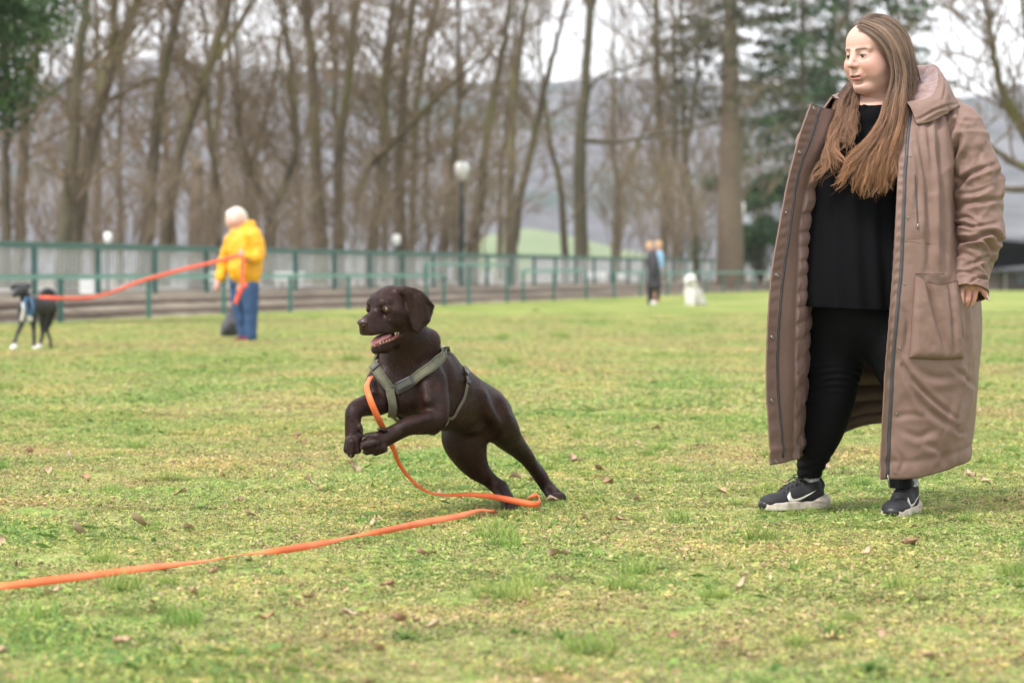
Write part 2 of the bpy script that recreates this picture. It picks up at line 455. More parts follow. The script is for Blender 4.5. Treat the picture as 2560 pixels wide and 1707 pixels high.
# hills ------------------------------------------------------------
m_hill, n, l, b = newmat("bare_woodland_hillside")
v = wpos(n, l, (1, 1, 1))
f1 = noise(n, l, v, 0.014, 5, 0.65); f2 = noise(n, l, v, 0.07, 5, 0.75)
ca = ramp(n, l, f2, [(0.3, (0.058, 0.060, 0.068)), (0.5, (0.108, 0.110, 0.122)), (0.7, (0.175, 0.176, 0.188))])
cb = mixc(n, l, ramp(n, l, f1, [(0.54, (0, 0, 0)), (0.6, (1, 1, 1))]), ca, (0.05, 0.072, 0.064))
l.new(cb, b.inputs['Base Color']); b.inputs['Roughness'].default_value = 1
def hill(name, mat, dist, prof, depth, label, seed, rough=3.0, nn=120):
    """prof: list of (photo px, photo py) of the crest seen from the meadow, laid out at its real distance"""
    px = np.array([p[0] for p in prof]); py = np.array([p[1] for p in prof])
    xs = np.linspace(px[0], px[-1], nn); cr = np.interp(xs, px, py); rows = []
    for j in range(24):
        t = j / 23.0; s = math.sin(min(t * 1.25, 1) * math.pi / 2) if t < 0.8 else 1 - (t - 0.8) * 1.5
        for i in range(nn):
            W = P(xs[i], cr[i], dist); h = W[2]; yy = dist - depth + depth * t * 1.25
            xx = W[0] * (0.55 + 0.45 * t) if False else W[0]
            nzz = rough * fbm(np.array([[xx * 0.02, yy * 0.02, seed]]), 4, seed)[0] * min(1, t * 3)
            rows.append((xx, yy, max(-1, h * s + nzz * s) if t > 0 else -2))
    k0 = np.array([(j * nn + i, j * nn + i + 1, (j + 1) * nn + i + 1, (j + 1) * nn + i) for j in range(23) for i in range(nn - 1)])
    return tag(mesh(name, rows, k0, mat), label, None, None, 'structure')
hill('hills', m_hill, 900, [(-3200, 330), (-1500, 250), (-600, 225), (0, 222), (500, 222), (900, 232), (1100, 252), (1350, 252), (1600, 258), (1900, 268), (2200, 280), (2350, 300), (2500, 278), (2700, 285), (3600, 300), (5400, 380)], 420, 'wooded grey violet hillside closing the valley behind the trees', 3, 5.0, 260)
m_pasture = simple("green_pasture", (0.125, 0.175, 0.085), (0.165, 0.205, 0.105), 0.05, 0.95)
hill('green_slope', m_pasture, 330, [(1060, 670), (1140, 630), (1220, 590), (1320, 572), (1400, 582), (1480, 603), (1560, 625), (1680, 650), (1800, 662)], 90, 'bright green pasture slope seen between the bare trunks', 9, 1.0, 60)

# ------------------------------------------------------------------ fences and railings
m_green = simple("worn_green_paint", (0.02, 0.095, 0.08), (0.035, 0.13, 0.11), 5, 0.5)
m_green_l = simple("pale_green_paint", (0.10, 0.25, 0.21), (0.14, 0.30, 0.26), 5, 0.5)
m_wire = simple("galvanised_wire", (0.55, 0.57, 0.57), (0.46, 0.48, 0.48), 9, 0.5, metal=0.2)
def pfd(px, off=0.0):
    """distance at which the line set back by off crosses the sight line of photograph column px"""
    s = (px - 1280.0) / F; # FX(Y)+n0*off = s*(Y+n1*off)
    return (-19.41 + FNRM[0] * off - s * FNRM[1] * off) / (s - 0.2415)
fence = empty('tall_fence', fpt(60, 2.6, 0.4), 'tall green steel fence with wire mesh panels running the length of the bank', 'fence')
T = 2.6
Yp = [pfd(87, T) + 3.12 * i for i in range(-3, 46)]
for Yq in Yp:
    mb = MB(); mb.box(fpt(Yq, T, 0.40 + 0.46), (0.075, 0.11, 0.92), -math.atan2(FDIR[0], FDIR[1]))
    mb.build('post', m_green, fence, False)
def rail_box(mb, Ya, Yb, off, z, w, h):
    a = fpt(Ya, off, z); c_ = fpt(Yb, off, z); L = np.linalg.norm(c_ - a)
    mb.box((a + c_) / 2, (w, L, h), -math.atan2(FDIR[0], FDIR[1])); return mb
mb = MB(); rail_box(mb, Yp[0], Yp[-1], T, 1.36, 0.07, 0.10); mb.build('top_rail', m_green, fence, False)
mb = MB(); rail_box(mb, Yp[0], Yp[-1], T, 1.415, 0.12, 0.012); mb.build('rail_cap', m_green_l, fence, False)
mb = MB()
for z in np.arange(0.5, 1.36, 0.05): rail_box(mb, Yp[0], Yp[-1], T + 0.05, z, 0.010, 0.015)
for Yq in np.arange(Yp[0], 105, 0.2): mb.box(fpt(Yq, T + 0.06, 0.92), (0.012, 0.01, 0.88))
mb.build('wire_mesh', m_wire, fence, False)
def railing(cols, ztop, label, cat='railing', off=0.0, rail_to=None, extra=None, thick=0.07):
    Ys = [pfd(c, off) for c in cols]
    r = empty('railing', fpt(Ys[0], off, 0), label, cat, 'green steel railings at the foot of the bank')
    for Yq in Ys: MB().box(fpt(Yq, off, ztop / 2 - 0.02), (thick, thick, ztop + 0.02), -math.atan2(FDIR[0], FDIR[1])).build('post', m_green, r, False)
    Ya, Yb = (Ys[0], Ys[-1]) if rail_to is None else (pfd(rail_to[0], off), pfd(rail_to[1], off))
    rail_box(MB(), Ya, Yb, off, ztop + 0.03, 0.06, 0.08).build('rail', m_green_l, r, False)
    return r
railing([-60, 152, 372, 560, 726, 871, 990, 1110], 0.74, 'long low green railing on the left behind the black dog and the yellow jacket', rail_to=(-60, 1110))
railing([1066, 1172, 1268], 1.02, 'taller green railing frame right of the brown dog head', off=-0.15)
railing([1308, 1385, 1466], 0.86, 'short green railing frame behind the gap in the middle of the meadow edge')
railing([1535, 1600, 1668, 1716, 1765, 1808, 1848, 1885, 1920, 1950], 0.8, 'far green railing behind the pair of walkers and the white dog')
# ------------------------------------------------------------------ trees
m_bark, n, l, b = newmat("grey_brown_bark")
v = coords(n, l, 'Object', (1, 1, 0.25))
f = noise(n, l, v, 9, 5, 0.7)
oi = n.new('ShaderNodeObjectInfo')
c = ramp(n, l, f, [(0.3, (0.045, 0.034, 0.020)), (0.55, (0.080, 0.062, 0.038)), (0.75, (0.135, 0.107, 0.072))])
mossf = noise(n, l, coords(n, l, 'Object', (1, 1, 0.3)), 1.6, 3)
c = mixc(n, l, ramp(n, l, mossf, [(0.5, (0, 0, 0)), (0.64, (0.8, 0.8, 0.8))]), c, (0.105, 0.10, 0.026))
hsn = n.new('ShaderNodeHueSaturation'); mrb = n.new('ShaderNodeMapRange'); mrb.inputs[3].default_value = 0.75; mrb.inputs[4].default_value = 1.3
l.new(oi.outputs['Random'], mrb.inputs[0]); l.new(mrb.outputs[0], hsn.inputs['Value']); l.new(c, hsn.inputs['Color']); l.new(hsn.outputs[0], b.inputs['Base Color'])
b.inputs['Roughness'].default_value = 0.9
m_bark_dark = simple("dark_mossy_bark", (0.05, 0.044, 0.024), (0.085, 0.074, 0.042), 8, 0.9)
m_bark_tan = simple("tan_pine_bark", (0.16, 0.115, 0.08), (0.11, 0.085, 0.06), 6, 0.9)
m_twig = simple("brown_twigs", (0.165, 0.116, 0.070), (0.11, 0.08, 0.048), 3, 0.9)

m_shrub = simple("tan_shrub_stems", (0.25, 0.19, 0.13), (0.19, 0.145, 0.10), 3, 0.9)
def tubes_batch(segs, n=5):
    """segs: list of (points (m,3), radii (m,)) -> verts, quads, as arrays"""
    V = []; Q = []; off = 0
    for pts, rad in segs:
        m = len(pts); t, U, W = frames(pts); a = np.arange(n) * 2 * math.pi / n
        v = pts[:, None] + rad[:, None, None] * (np.cos(a)[None, :, None] * U[:, None] + np.sin(a)[None, :, None] * W[:, None])
        V.append(v.reshape(-1, 3))
        j, i = np.meshgrid(np.arange(m - 1), np.arange(n), indexing='ij'); j = j.ravel(); i = i.ravel(); k = (i + 1) % n
        Q.append(np.stack([j * n + i, j * n + k, (j + 1) * n + k, (j + 1) * n + i], 1) + off); off += m * n
    return np.concatenate(V), np.concatenate(Q)
def grow(segs, p, d, L, r, depth, rg, up=0.25, spread=0.6, kids=4, minr=0.006, wig=0.12):
    m = 5 if depth > 0 else 4
    pts = [p]; dd = d / np.linalg.norm(d)
    for i in range(m - 1):
        dd = dd + rg.normal(0, wig, 3) + np.array([0, 0, up * 0.25]); dd /= np.linalg.norm(dd)
        pts.append(pts[-1] + dd * L / (m - 1))
    pts = np.array(pts); rad = np.linspace(r, max(r * 0.45, minr * 0.7), m)
    segs.append((pts, rad))
    if depth <= 0: return
    for _ in range(kids + rg.integers(0, 2)):
        t = rg.uniform(0.25, 1.0); i = min(int(t * (m - 1)), m - 2); q = pts[i] + (pts[i + 1] - pts[i]) * (t * (m - 1) - i)
        ax = rg.normal(0, 1, 3); ax -= dd * ax.dot(dd); ax /= np.linalg.norm(ax) + 1e-9
        nd = dd * rg.uniform(0.6, 1.0) + ax * spread * rg.uniform(0.6, 1.3) + np.array([0, 0, up])
        grow(segs, q, nd, L * rg.uniform(0.45, 0.7), max(np.interp(t, [0, 1], [r, r * 0.45]) * 0.55, minr), depth - 1, rg, up, spread, kids, minr, wig)
def bare_tree(stems, Y, seed, label, mat=None, twig=1.0, name='bare_tree', group='bare trees beyond the green fence', z0=0.3, ext=3.5, depth=2, r_twig=0.011, bl=2.2):
    """stems: list of stems, each a list of (px, py, width px) from the foot up, at distance Y"""
    rg = np.random.default_rng(seed)
    if z0 > 0.2: Y = max(Y, pfd(min(stems[0][0][0], 2500), 2.6) + rg.uniform(5, 12)); z0 = 0.45
    ksz = max(1.0, Y / 72); bl *= ksz; ext *= ksz; r_twig *= ksz ** 0.7; twig /= ksz
    foot = P(stems[0][0][0], stems[0][0][1], Y); foot[2] = z0
    root = empty(name, foot, label, 'tree', group)
    tr = []; br = []
    for si, st in enumerate(stems):
        pts = []
        for (px, py, w) in st:
            q = P(px, py, Y); pts.append(list(q) + [max(w * 1.08, 3) / 2.0 / F * Y])
        if si == 0: pts.insert(0, [pts[0][0] - (pts[1][0] - pts[0][0]) * 0.1, pts[0][1], z0 - 0.1, pts[0][3] * 1.15])
        lastd = np.array(pts[-1][:3]) - np.array(pts[-2][:3]); lastd /= np.linalg.norm(lastd)
        pts.append(list(np.array(pts[-1][:3]) + lastd * ext * 0.5) + [pts[-1][3] * 0.75]); pts.append(list(np.array(pts[-2][:3]) + lastd * ext + rg.normal(0, 0.3, 3)) + [pts[-1][3] * 0.4])
        q = catmull(pts, 5 * len(pts)); q[1:, 1] += np.cumsum(rg.normal(0, 0.03, len(q) - 1)); q[1:-1, 0] += rg.normal(0, 0.015, len(q) - 2)
        tr.append((q[:, :3], np.maximum(q[:, 3], 0.012)))
        H = q[-1, 2] - q[0, 2]; nb = int(H * 1.8 * twig)
        for _ in range(nb):
            t = rg.uniform(0.12 if si == 0 else 0.05, 1.0) ** 0.8; i = min(int(t * (len(q) - 1)), len(q) - 2); r = q[i, 3]
            a = rg.uniform(0, 2 * math.pi); d = np.array([math.cos(a), math.sin(a), rg.uniform(0.3, 1.4)])
            grow(br, q[i, :3], d, rg.uniform(0.5, 1.2) * bl * (1.15 - 0.5 * t), min(r * 0.4, 0.035) + r_twig * 0.5, depth, rg, 0.22, 0.75, 4, r_twig)
    v, f = tubes_batch(tr, 8); mesh('trunk', v, f, mat or m_bark, root)
    if br: v, f = tubes_batch(br, 3); mesh('crown', v, f, m_twig, root)
    return root
def z1(pts):   # photograph zoom of the left third -> pixels
    return [(x / 2.45, y / 2.45, w / 2.45) for x, y, w in pts]
def z2(pts): return [(800 + x / 2.45, y / 2.45, w / 2.45) for x, y, w in pts]
def z3(pts): return [(1400 + x / 2.24, y / 2.24, w / 2.24) for x, y, w in pts]
TREES = [
 ([z1([(30, 1490, 60), (20, 1000, 50), (40, 600, 45), (20, 300, 40)])], 62, 'mossy bare tree at the left edge of the photo', 1),
 ([z1([(110, 1490, 75), (145, 950, 55), (160, 550, 50), (250, 250, 36)]), z1([(170, 690, 36), (330, 560, 28), (480, 440, 20)])], 66, 'bare tree with a long limb reaching right under the dark evergreen', 1),
 ([z1([(390, 1490, 90), (450, 900, 70), (470, 500, 58), (520, 20, 50)])], 60, 'dark upright bare tree left of the big leaning trunk', 1),
 ([z1([(450, 1490, 110), (550, 900, 100), (640, 560, 80), (740, 280, 60), (845, 10, 44)]), z1([(600, 560, 60), (690, 250, 46), (690, 0, 38)])], 58, 'big leaning bare tree with two thick stems left of the yellow jacket', 1.2),
 ([z1([(590, 1490, 50), (600, 900, 40), (590, 400, 30), (580, 100, 26)])], 80, 'thin straight bare tree behind the big leaning trunk', 0.8),
 ([z1([(890, 1490, 90), (950, 850, 66), (1005, 450, 56), (1110, 10, 48)]), z1([(1000, 470, 40), (830, 520, 28), (700, 600, 20)])], 62, 'bare tree leaning gently right, midway between the leaning trunk and the yellow jacket', 1.1),
 ([z1([(1010, 1490, 80), (1110, 900, 66), (1270, 430, 62), (1400, 20, 46)]), z1([(1290, 400, 44), (1440, 200, 36), (1540, 0, 30)])], 64, 'forked mossy bare tree leaning right above the yellow jacket', 1.1),
 ([z1([(1330, 1490, 55), (1325, 1150, 46), (1290, 850, 36), (1270, 500, 28)])], 72, 'slim bare tree directly behind the white haired walker', 0.9),
 ([z1([(1540, 1490, 50), (1500, 1000, 46), (1440, 650, 36), (1400, 300, 28)])], 76, 'thin bare tree leaning left beside the yellow jacket', 0.9),
 ([z1([(1650, 1490, 80), (1650, 1290, 66), (1560, 1100, 44), (1460, 800, 34), (1450, 500, 26)]), z1([(1660, 1290, 56), (1760, 1100, 44), (1820, 850, 34), (1780, 500, 26)])], 66, 'bare tree forking low into a wide V right of the yellow jacket', 1.1),
 ([z1([(1960, 1490, 90), (1935, 1000, 72), (1915, 500, 60), (1870, 10, 50)])], 62, 'tall straight bare tree right of the low forked one', 1.1),
 ([z2([(110, 1520, 66), (120, 900, 56), (175, 500, 46), (215, 20, 40)])], 68, 'bare tree with a steady slim trunk above the fence post left of the brown dog', 1.2),
 ([z2([(320, 1520, 70), (390, 950, 60), (395, 500, 50), (440, 100, 36)]), z2([(220, 1230, 30), (300, 1020, 40), (400, 920, 40)])], 70, 'thick twiggy bare tree over the brown dog', 1.4),
 ([z2([(500, 1520, 60), (490, 900, 55), (515, 500, 50), (570, 10, 38)])], 66, 'straight twiggy bare tree left of the street lamp', 1.3),
 ([z2([(560, 1520, 50), (580, 900, 40), (610, 480, 36), (715, 20, 26)])], 74, 'slender bare tree bending right just left of the street lamp', 1.2),
 ([z2([(760, 1520, 50), (830, 850, 40), (855, 550, 32), (850, 350, 24)]), z2([(850, 620, 24), (950, 480, 16), (1000, 400, 12)])], 80, 'small bare tree right behind the street lamp globe', 0.8),
 ([z2([(930, 1540, 80), (985, 1200, 56), (1040, 700, 46), (1120, 330, 40), (1150, 130, 26)])], 68, 'leaning bare tree just right of the street lamp', 0.8),
 ([z2([(1160, 1540, 66), (1170, 950, 50), (1195, 500, 50), (1265, 10, 28)])], 66, 'tall bare tree left of the green slope', 0.7),
 ([z2([(1190, 1540, 46), (1230, 1200, 44), (1310, 850, 40), (1390, 480, 36), (1450, 250, 26)])], 70, 'bare tree crossing in front of the green slope and leaning right', 0.9),
 ([z2([(1500, 1540, 44), (1470, 1150, 36), (1410, 880, 26), (1390, 700, 20)])], 84, 'small bare tree standing on the right of the green slope', 0.6),
 ([z2([(1600, 1540, 80), (1590, 1000, 70), (1620, 600, 56), (1655, 80, 46)]), z2([(1655, 80, 34), (1620, -20, 26)]), z2([(1655, 80, 34), (1695, -30, 26)]), z2([(1620, 860, 34), (1800, 870, 24), (1960, 845, 18), (2110, 815, 14)]), z2([(1630, 620, 26), (1700, 480, 20), (1900, 410, 16)])], 60, 'tall dark bare tree with a long level limb, in the middle of the photo', 0.55),
 ([z2([(1810, 1560, 50), (1830, 1180, 44), (1800, 950, 24), (1800, 700, 16)]), z2([(1830, 1160, 34), (1900, 1000, 28), (1960, 850, 20)])], 86, 'small forked bare tree left of the pair of walkers', 0.7),
 ([z3([(575, 1440, 56), (590, 1050, 46), (550, 600, 40), (540, 260, 30)])], 90, 'pale brown bare tree right above the pair of walkers', 1.3),
 ([z3([(760, 1430, 40), (740, 1150, 34), (700, 850, 26), (690, 500, 18)])], 92, 'thin bare tree above the white dog', 1.2),
 ([z3([(640, 1430, 36), (620, 1100, 30), (650, 700, 22), (640, 350, 16)])], 96, 'slight bare tree between the pale brown one and the white dog', 1.2),
]
GLOB_T0 = 0
for i, (st, Yd, lab, tw) in enumerate(TREES):
    bare_tree(st, Yd, 100 + i, lab, m_bark_dark if i in (2, 20) else None, tw)
# fill: thinner trees deeper in the wood, a few shapes copied with every part
def copy_tree(o, loc, rz, s, label):
    c = o.copy(); COL.objects.link(c); c.location = loc; c.rotation_euler = (0, 0, rz); c.scale = (s, s, s); c['label'] = label
    for ch in o.children:
        k = ch.copy(); COL.objects.link(k); k.parent = c
    return c
def mid(st): return st
rg0 = np.random.default_rng(5)
FILL = [(-120, 90), (180, 95), (300, 84), (520, 92), (640, 100), (745, 88), (960, 96), (1060, 104), (1140, 92), (1250, 118), (1700, 120), (2060, 130), (60, 110), (430, 118), (850, 112)]
protos = []
WHERE = ['beyond the left edge of the photo', 'deep in the wood under the hanging evergreen', 'deep in the wood behind the big leaning trunk', 'deep in the wood left of the white haired walker', 'deep in the wood right behind the yellow jacket', 'behind the low forked tree', 'deep in the wood above the brown dog head', 'far behind the twiggy trees left of the street lamp', 'thin and pale directly behind the street lamp', 'slim and far, left edge of the green slope', 'thin and far left of the tan pine', 'far right, hidden in the gaps by the brown coat',
 'second row behind the mossy tree at the left edge', 'far behind the gently leaning tree above the orange leash', 'far behind the tall straight tree left of the brown dog', 'third row directly above the brown dog', 'half lost behind the tan pine', 'near row between the two darkest left trunks', 'near row just right of the low forked tree', 'near row over the brown dog neck', 'outside the left edge, limbs reaching in']
for i, (px, Yd) in enumerate(FILL):
    lab = 'slender bare tree ' + WHERE[i]
    if i < 5:
        st = [[(px, 600, 17), (px + rg0.uniform(-15, 15), 400, 14), (px + rg0.uniform(0, 50), 180, 11), (px + rg0.uniform(10, 80), 20, 8)]]
        protos.append(bare_tree(st, Yd, 300 + i, lab, None, 1.6, depth=2, r_twig=0.012, bl=2.6))
    else:
        p = protos[i % 5]; Yd = max(Yd, pfd(min(px, 2500), 2.6) + rg0.uniform(8, 26)); W = P(px, 600, Yd)
        copy_tree(p, (W[0], W[1], 0.3), rg0.uniform(0, 6), Yd / 95 * rg0.uniform(0.85, 1.1), lab)
# undergrowth: multi-stem bare shrubs along the wood edge
def shrub(px, Yd, seed, lab, h=2.4):
    Yd = max(Yd, pfd(px, 2.6) + 5); rg = np.random.default_rng(seed); W = P(px, 600, Yd); root = empty('bare_shrub', (W[0], W[1], 0.42), lab, 'shrub', 'bare shrubs under the trees')
    segs = []
    for _ in range(8):
        a = rg.uniform(0, 6.28); grow(segs, np.array([W[0] + rg.normal(0, .25), W[1] + rg.normal(0, .25), 0.4]), np.array([math.cos(a) * .4, math.sin(a) * .4, 1.0]), h * rg.uniform(0.6, 1.1), 0.018, 2, rg, 0.2, 0.5, 5, 0.009, 0.1)
    v, f = tubes_batch(segs, 3); mesh('stems', v, f, m_shrub, root); return root
SH = [(40, 64, 'under the mossy tree at the left edge'), (210, 70, 'left of the darkest upright trunk'), (330, 66, 'between the leaning trunk and the dark one'), (480, 72, 'left of the walker in yellow'), (600, 74, 'behind the white haired head'), (700, 66, 'under the low forked tree'), (850, 72, 'behind the fence left of the brown dog'), (930, 68, 'right of the tall straight tree'), (1010, 76, 'above the brown dog head'), (1090, 72, 'left of the street lamp pole'), (1190, 80, 'right of the street lamp pole'), (1560, 92, 'left of the pair of walkers'), (1680, 96, 'behind the pair of walkers'), (1760, 100, 'above the white dog'), (1840, 98, 'under the tan pine'), (150, 84, 'second row near the left edge'), (560, 90, 'second row left of the walker in yellow'), (770, 88, 'second row behind the low forked tree'), (2120, 120, 'seen through the gap beside the brown coat')]
shp = []
for i, (px, Yd, lab) in enumerate(SH):
    lab = 'tangled bare brown shrub ' + lab
    if i < 4: shp.append(shrub(px, Yd, 500 + i, lab))
    else:
        Yd = max(Yd, pfd(px, 2.6) + 5); W = P(px, 600, Yd); copy_tree(shp[i % 4], (W[0], W[1], 0.42), rg0.uniform(0, 6), rg0.uniform(0.85, 1.35) * Yd / 75, lab)
# broken pink-brown stub
st = bare_tree([z1([(1200, 1490, 80), (1205, 1250, 76), (1210, 1020, 66)])], 63, 900, 'broken off reddish trunk stub left of the yellow jacket', m_bark_tan, 0.0, 'tree_stump', None, ext=0.15)

# evergreens -----------------------------------------------------------
def leafmat(name, c1, c2, c3):
    m, n, l, b = newmat(name)
    oi = attr(n, 'tint'); l.new(ramp(n, l, oi, [(0.0, c1), (0.55, c2), (1.0, c3)]), b.inputs['Base Color']); b.inputs['Roughness'].default_value = 0.75; b.inputs['Specular IOR Level'].default_value = 0.3
    return m
m_needle = leafmat("dark_green_needles", (0.016, 0.036, 0.014), (0.036, 0.078, 0.028), (0.085, 0.14, 0.05))
m_needle_b = leafmat("brown_green_needles", (0.05, 0.05, 0.025), (0.085, 0.08, 0.05), (0.12, 0.12, 0.07))
def cards(C, s, rg, per=1, droop=0.0):
    """small leaf quads at centres C, random orientation"""
    n = len(C); a = rg.normal(0, 1, (n, 3)); a /= np.linalg.norm(a, axis=1, keepdims=True); a[:, 2] -= droop; a /= np.linalg.norm(a, axis=1, keepdims=True)
    b = np.cross(a, rg.normal(0, 1, (n, 3))); b /= np.linalg.norm(b, axis=1, keepdims=True)
    s = np.asarray(s) * rg.uniform(0.6, 1.3, n); a = a * s[:, None]; b = b * s[:, None] * 0.32
    V = np.stack([C - a * .6, C + b, C + a, C - b], 1).reshape(-1, 3); Q = np.arange(4 * n).reshape(n, 4); return V, Q
def spruce(px, Yd, zt, R0, seed, lab, mat, zb=0.3, trunkw=0.2, zlow=1.5, dens=1.0, name='spruce_tree', bark=None, lean=0, card=0.09):
    rg = np.random.default_rng(seed); W = P(px, 600, Yd); root = empty(name, (W[0], W[1], zb), lab, 'tree', 'evergreen trees by the wood')
    tp = catmull([[W[0], W[1], zb - 0.1], [W[0] + lean * .4, W[1], zt * .5], [W[0] + lean, W[1], zt]], 14)
    C = []; br = [(tp, np.linspace(trunkw, 0.03, 14))]
    z = zlow
    while z < zt:
        t = (z - zlow) / (zt - zlow); R = R0 * (1 - t) ** 0.75 + 0.15
        c0 = np.array([np.interp(z, tp[:, 2], tp[:, 0]), W[1], z])
        for _ in range(rg.integers(4, 7)):
            a = rg.uniform(0, 6.28); L = R * rg.uniform(0.55, 1.15); d = np.array([math.cos(a), math.sin(a), rg.uniform(-0.1, 0.12)])
            u = np.linspace(0, 1, 6); pts = c0 + d * (u * L)[:, None]; pts[:, 2] += -0.28 * L * u ** 1.5 + 0.16 * L * u ** 3
            br.append((pts, np.linspace(0.03, 0.008, 6)))
            k = int(70 * L * dens); uu = rg.uniform(0.15, 1.0, k) ** 0.7
            p = np.stack([np.interp(uu, u, pts[:, i]) for i in range(3)], 1)
            side = np.cross(d, [0, 0, 1]); p += side * (rg.normal(0, 0.16, k) * L * (1.1 - uu * 0.6))[:, None]; p[:, 2] -= np.abs(rg.normal(0, 0.12 * min(L, 1.5), k)); C.append(p)
        z += rg.uniform(0.28, 0.5)
    v, f = tubes_batch(br, 6); mesh('trunk', v, f, bark or m_bark_dark, root)
    C = np.concatenate(C); V, Q = cards(C, card * np.ones(len(C)), rg, droop=0.3)
    tint = np.clip(0.45 + 0.45 * vnoise(C * 1.7, seed) + rg.normal(0, 0.12, len(C)), 0, 1)
    mesh('crown', V, Q, mat, root, False, attrs={'tint': np.repeat(tint, 4)}); return root
spruce(2005, 152, 24, 4.6, 21, 'tall dark spruce behind the head of the woman in the brown coat', m_needle, zlow=7.5, card=0.24, dens=0.24, trunkw=0.3)
spruce(2240, 176, 22.0, 4.6, 22, 'dark spruce leaning out to the right above the brown hood', m_needle, zlow=8.8, card=0.26, dens=0.22, trunkw=0.3)
spruce(2120, 182, 27.0, 4.8, 24, 'dark spruce hidden mostly behind the long hair of the woman', m_needle, zlow=9.4, card=0.26, dens=0.2, trunkw=0.3)
spruce(1825, 126, 22, 4.2, 23, 'tall tan trunked pine with sparse brown green top left of the brown coat', m_needle_b, zlow=8.3, trunkw=0.72, name='pine_tree', bark=m_bark_tan, dens=0.22, card=0.2)
def bush(C0, rad, Yd, seed, lab, mat, k, card=0.1, name='evergreen_bush', zb=0.3):
    rg = np.random.default_rng(seed); W = P(C0[0], C0[1], Yd); root = empty(name, (W[0], W[1], zb), lab, 'bush', 'evergreen bushes by the wood')
    C = []; segs = []
    for _ in range(16):
        c = W + rg.normal(0, 1, 3) * np.array(rad) * 0.55; c[2] = max(c[2], zb + 0.2)
        C.append(c + rg.normal(0, 0.28, (k // 16, 3)) * np.array([1.3, 1.3, .7])); u = np.linspace(0, 1, 5)[:, None]
        p0 = np.array([W[0], W[1], zb]); segs.append((p0 * (1 - u) + c * u + np.array([0, 0, 1]) * (u * (1 - u)) * 0.3, np.linspace(0.04, 0.012, 5)))
    v, f = tubes_batch(segs, 5); mesh('stems', v, f, m_bark_dark, root)
    C = np.concatenate(C); V, Q = cards(C, card * np.ones(len(C)), rg)
    mesh('foliage', V, Q, mat, root, False, attrs={'tint': np.repeat(np.clip(0.5 + 0.5 * vnoise(C * 2, seed) + rg.normal(0, .12, len(C)), 0, 1), 4)})
bush((1900, 590), (1.4, 1.2, 0.6), 134, 31, 'low dark evergreen bush at the foot of the tan pine', m_needle, 4000, 0.17)
bush((1900, 480), (1.5, 1.3, 0.8), 140, 32, 'dark evergreen bush beside the right hand lamp', m_needle, 4000, 0.17)
bush((1740, 625), (0.2, 0.3, 0.35), 118, 33, 'tiny dark evergreen shrub behind the far fence', m_needle, 500, 0.06)
# hanging evergreen limbs, upper left
rg = np.random.default_rng(41); W = P(-170, 600, 46)
root = empty('cedar_tree', (W[0], W[1], 0.4), 'dense dark green evergreen hanging into the upper left corner', 'tree', 'evergreen trees by the wood')
tp = catmull([[W[0], W[1], 0.3], [W[0] + .1, W[1], 4], [W[0], W[1], 9]], 12); v, f = tubes_batch([(tp, np.linspace(0.3, 0.08, 12))], 9); mesh('trunk', v, f, m_bark_dark, root)
C = []; br = []
for _ in range(64):
    zz = rg.uniform(3.3, 7.3); a = rg.uniform(-1.3, 1.3) if rg.uniform() < .75 else rg.uniform(0, 6.28); L = rg.uniform(0.55, 0.85) * min(1.2 + (zz - 3.3) * 0.95, 3.3); u = np.linspace(0, 1, 7)
    d = np.array([math.cos(a), math.sin(a), 0.12]); pts = np.array([W[0], W[1], zz]) + d * (u * L)[:, None]; pts[:, 2] -= 0.35 * L * u ** 2; br.append((pts, np.linspace(0.05, 0.01, 7)))
    k = int(150 * L); uu = rg.uniform(0.1, 1, k) ** .6; p = np.stack([np.interp(uu, u, pts[:, i]) for i in range(3)], 1); p += rg.normal(0, 0.17, (k, 3)) * np.array([1, 1, .8]); p[:, 2] -= np.abs(rg.normal(0, .2, k)); C.append(p)
v, f = tubes_batch(br, 5); mesh('branches', v, f, m_bark_dark, root)
C = np.concatenate(C); V, Q = cards(C, 0.075 * np.ones(len(C)), rg, droop=.4)
mesh('crown', V, Q, m_needle, root, False, attrs={'tint': np.repeat(np.clip(0.62 + 0.5 * vnoise(C * 2.2, 8) + rg.normal(0, .1, len(C)), 0, 1), 4)})
# the bare tree at the right edge
bare_tree([[(2680, 700, 40), (2640, 480, 34), (2560, 330, 26), (2490, 200, 18), (2470, 80, 12)], [(2620, 440, 22), (2520, 400, 16), (2440, 340, 10)], [(2600, 400, 20), (2570, 150, 12)], [(2630, 470, 20), (2500, 470, 12), (2440, 420, 8)]], 58, 77, 'spreading bare tree reaching in from the right edge', None, 1.3, z0=0.0)
# ------------------------------------------------------------------ grass, moss, straw
m_blade, n, l, b = newmat("grass_and_moss_leaves")
tt = attr(n, 'tint')
pal = ramp(n, l, tt, [(0.0, (0.05, 0.115, 0.03)), (0.18, (0.11, 0.22, 0.05)), (0.34, (0.25, 0.36, 0.09)), (0.5, (0.41, 0.46, 0.14)), (0.62, (0.49, 0.46, 0.16)), (0.74, (0.50, 0.40, 0.22)), (0.87, (0.62, 0.52, 0.38)), (0.95, (0.30, 0.19, 0.11)), (1.0, (0.10, 0.06, 0.035))])
wv = wpos(n, l, (1, 0.6, 1)); f1 = noise(n, l, wv, 1.1, 4, 0.6); f2 = noise(n, l, wpos(n, l), 13, 4, 0.65)
tint2 = ramp(n, l, f1, [(0.36, (0.90, 1.03, 0.8)), (0.52, (1.14, 1.04, 0.98)), (0.68, (1.38, 1.12, 1.05))])
pal2 = mixc(n, l, 1.0, pal, tint2, 'MULTIPLY')
pal3 = mixc(n, l, 1.0, pal2, ramp(n, l, f2, [(0.38, (0.60, 0.72, 0.60)), (0.58, (1.15, 1.10, 1.08))]), 'MULTIPLY')
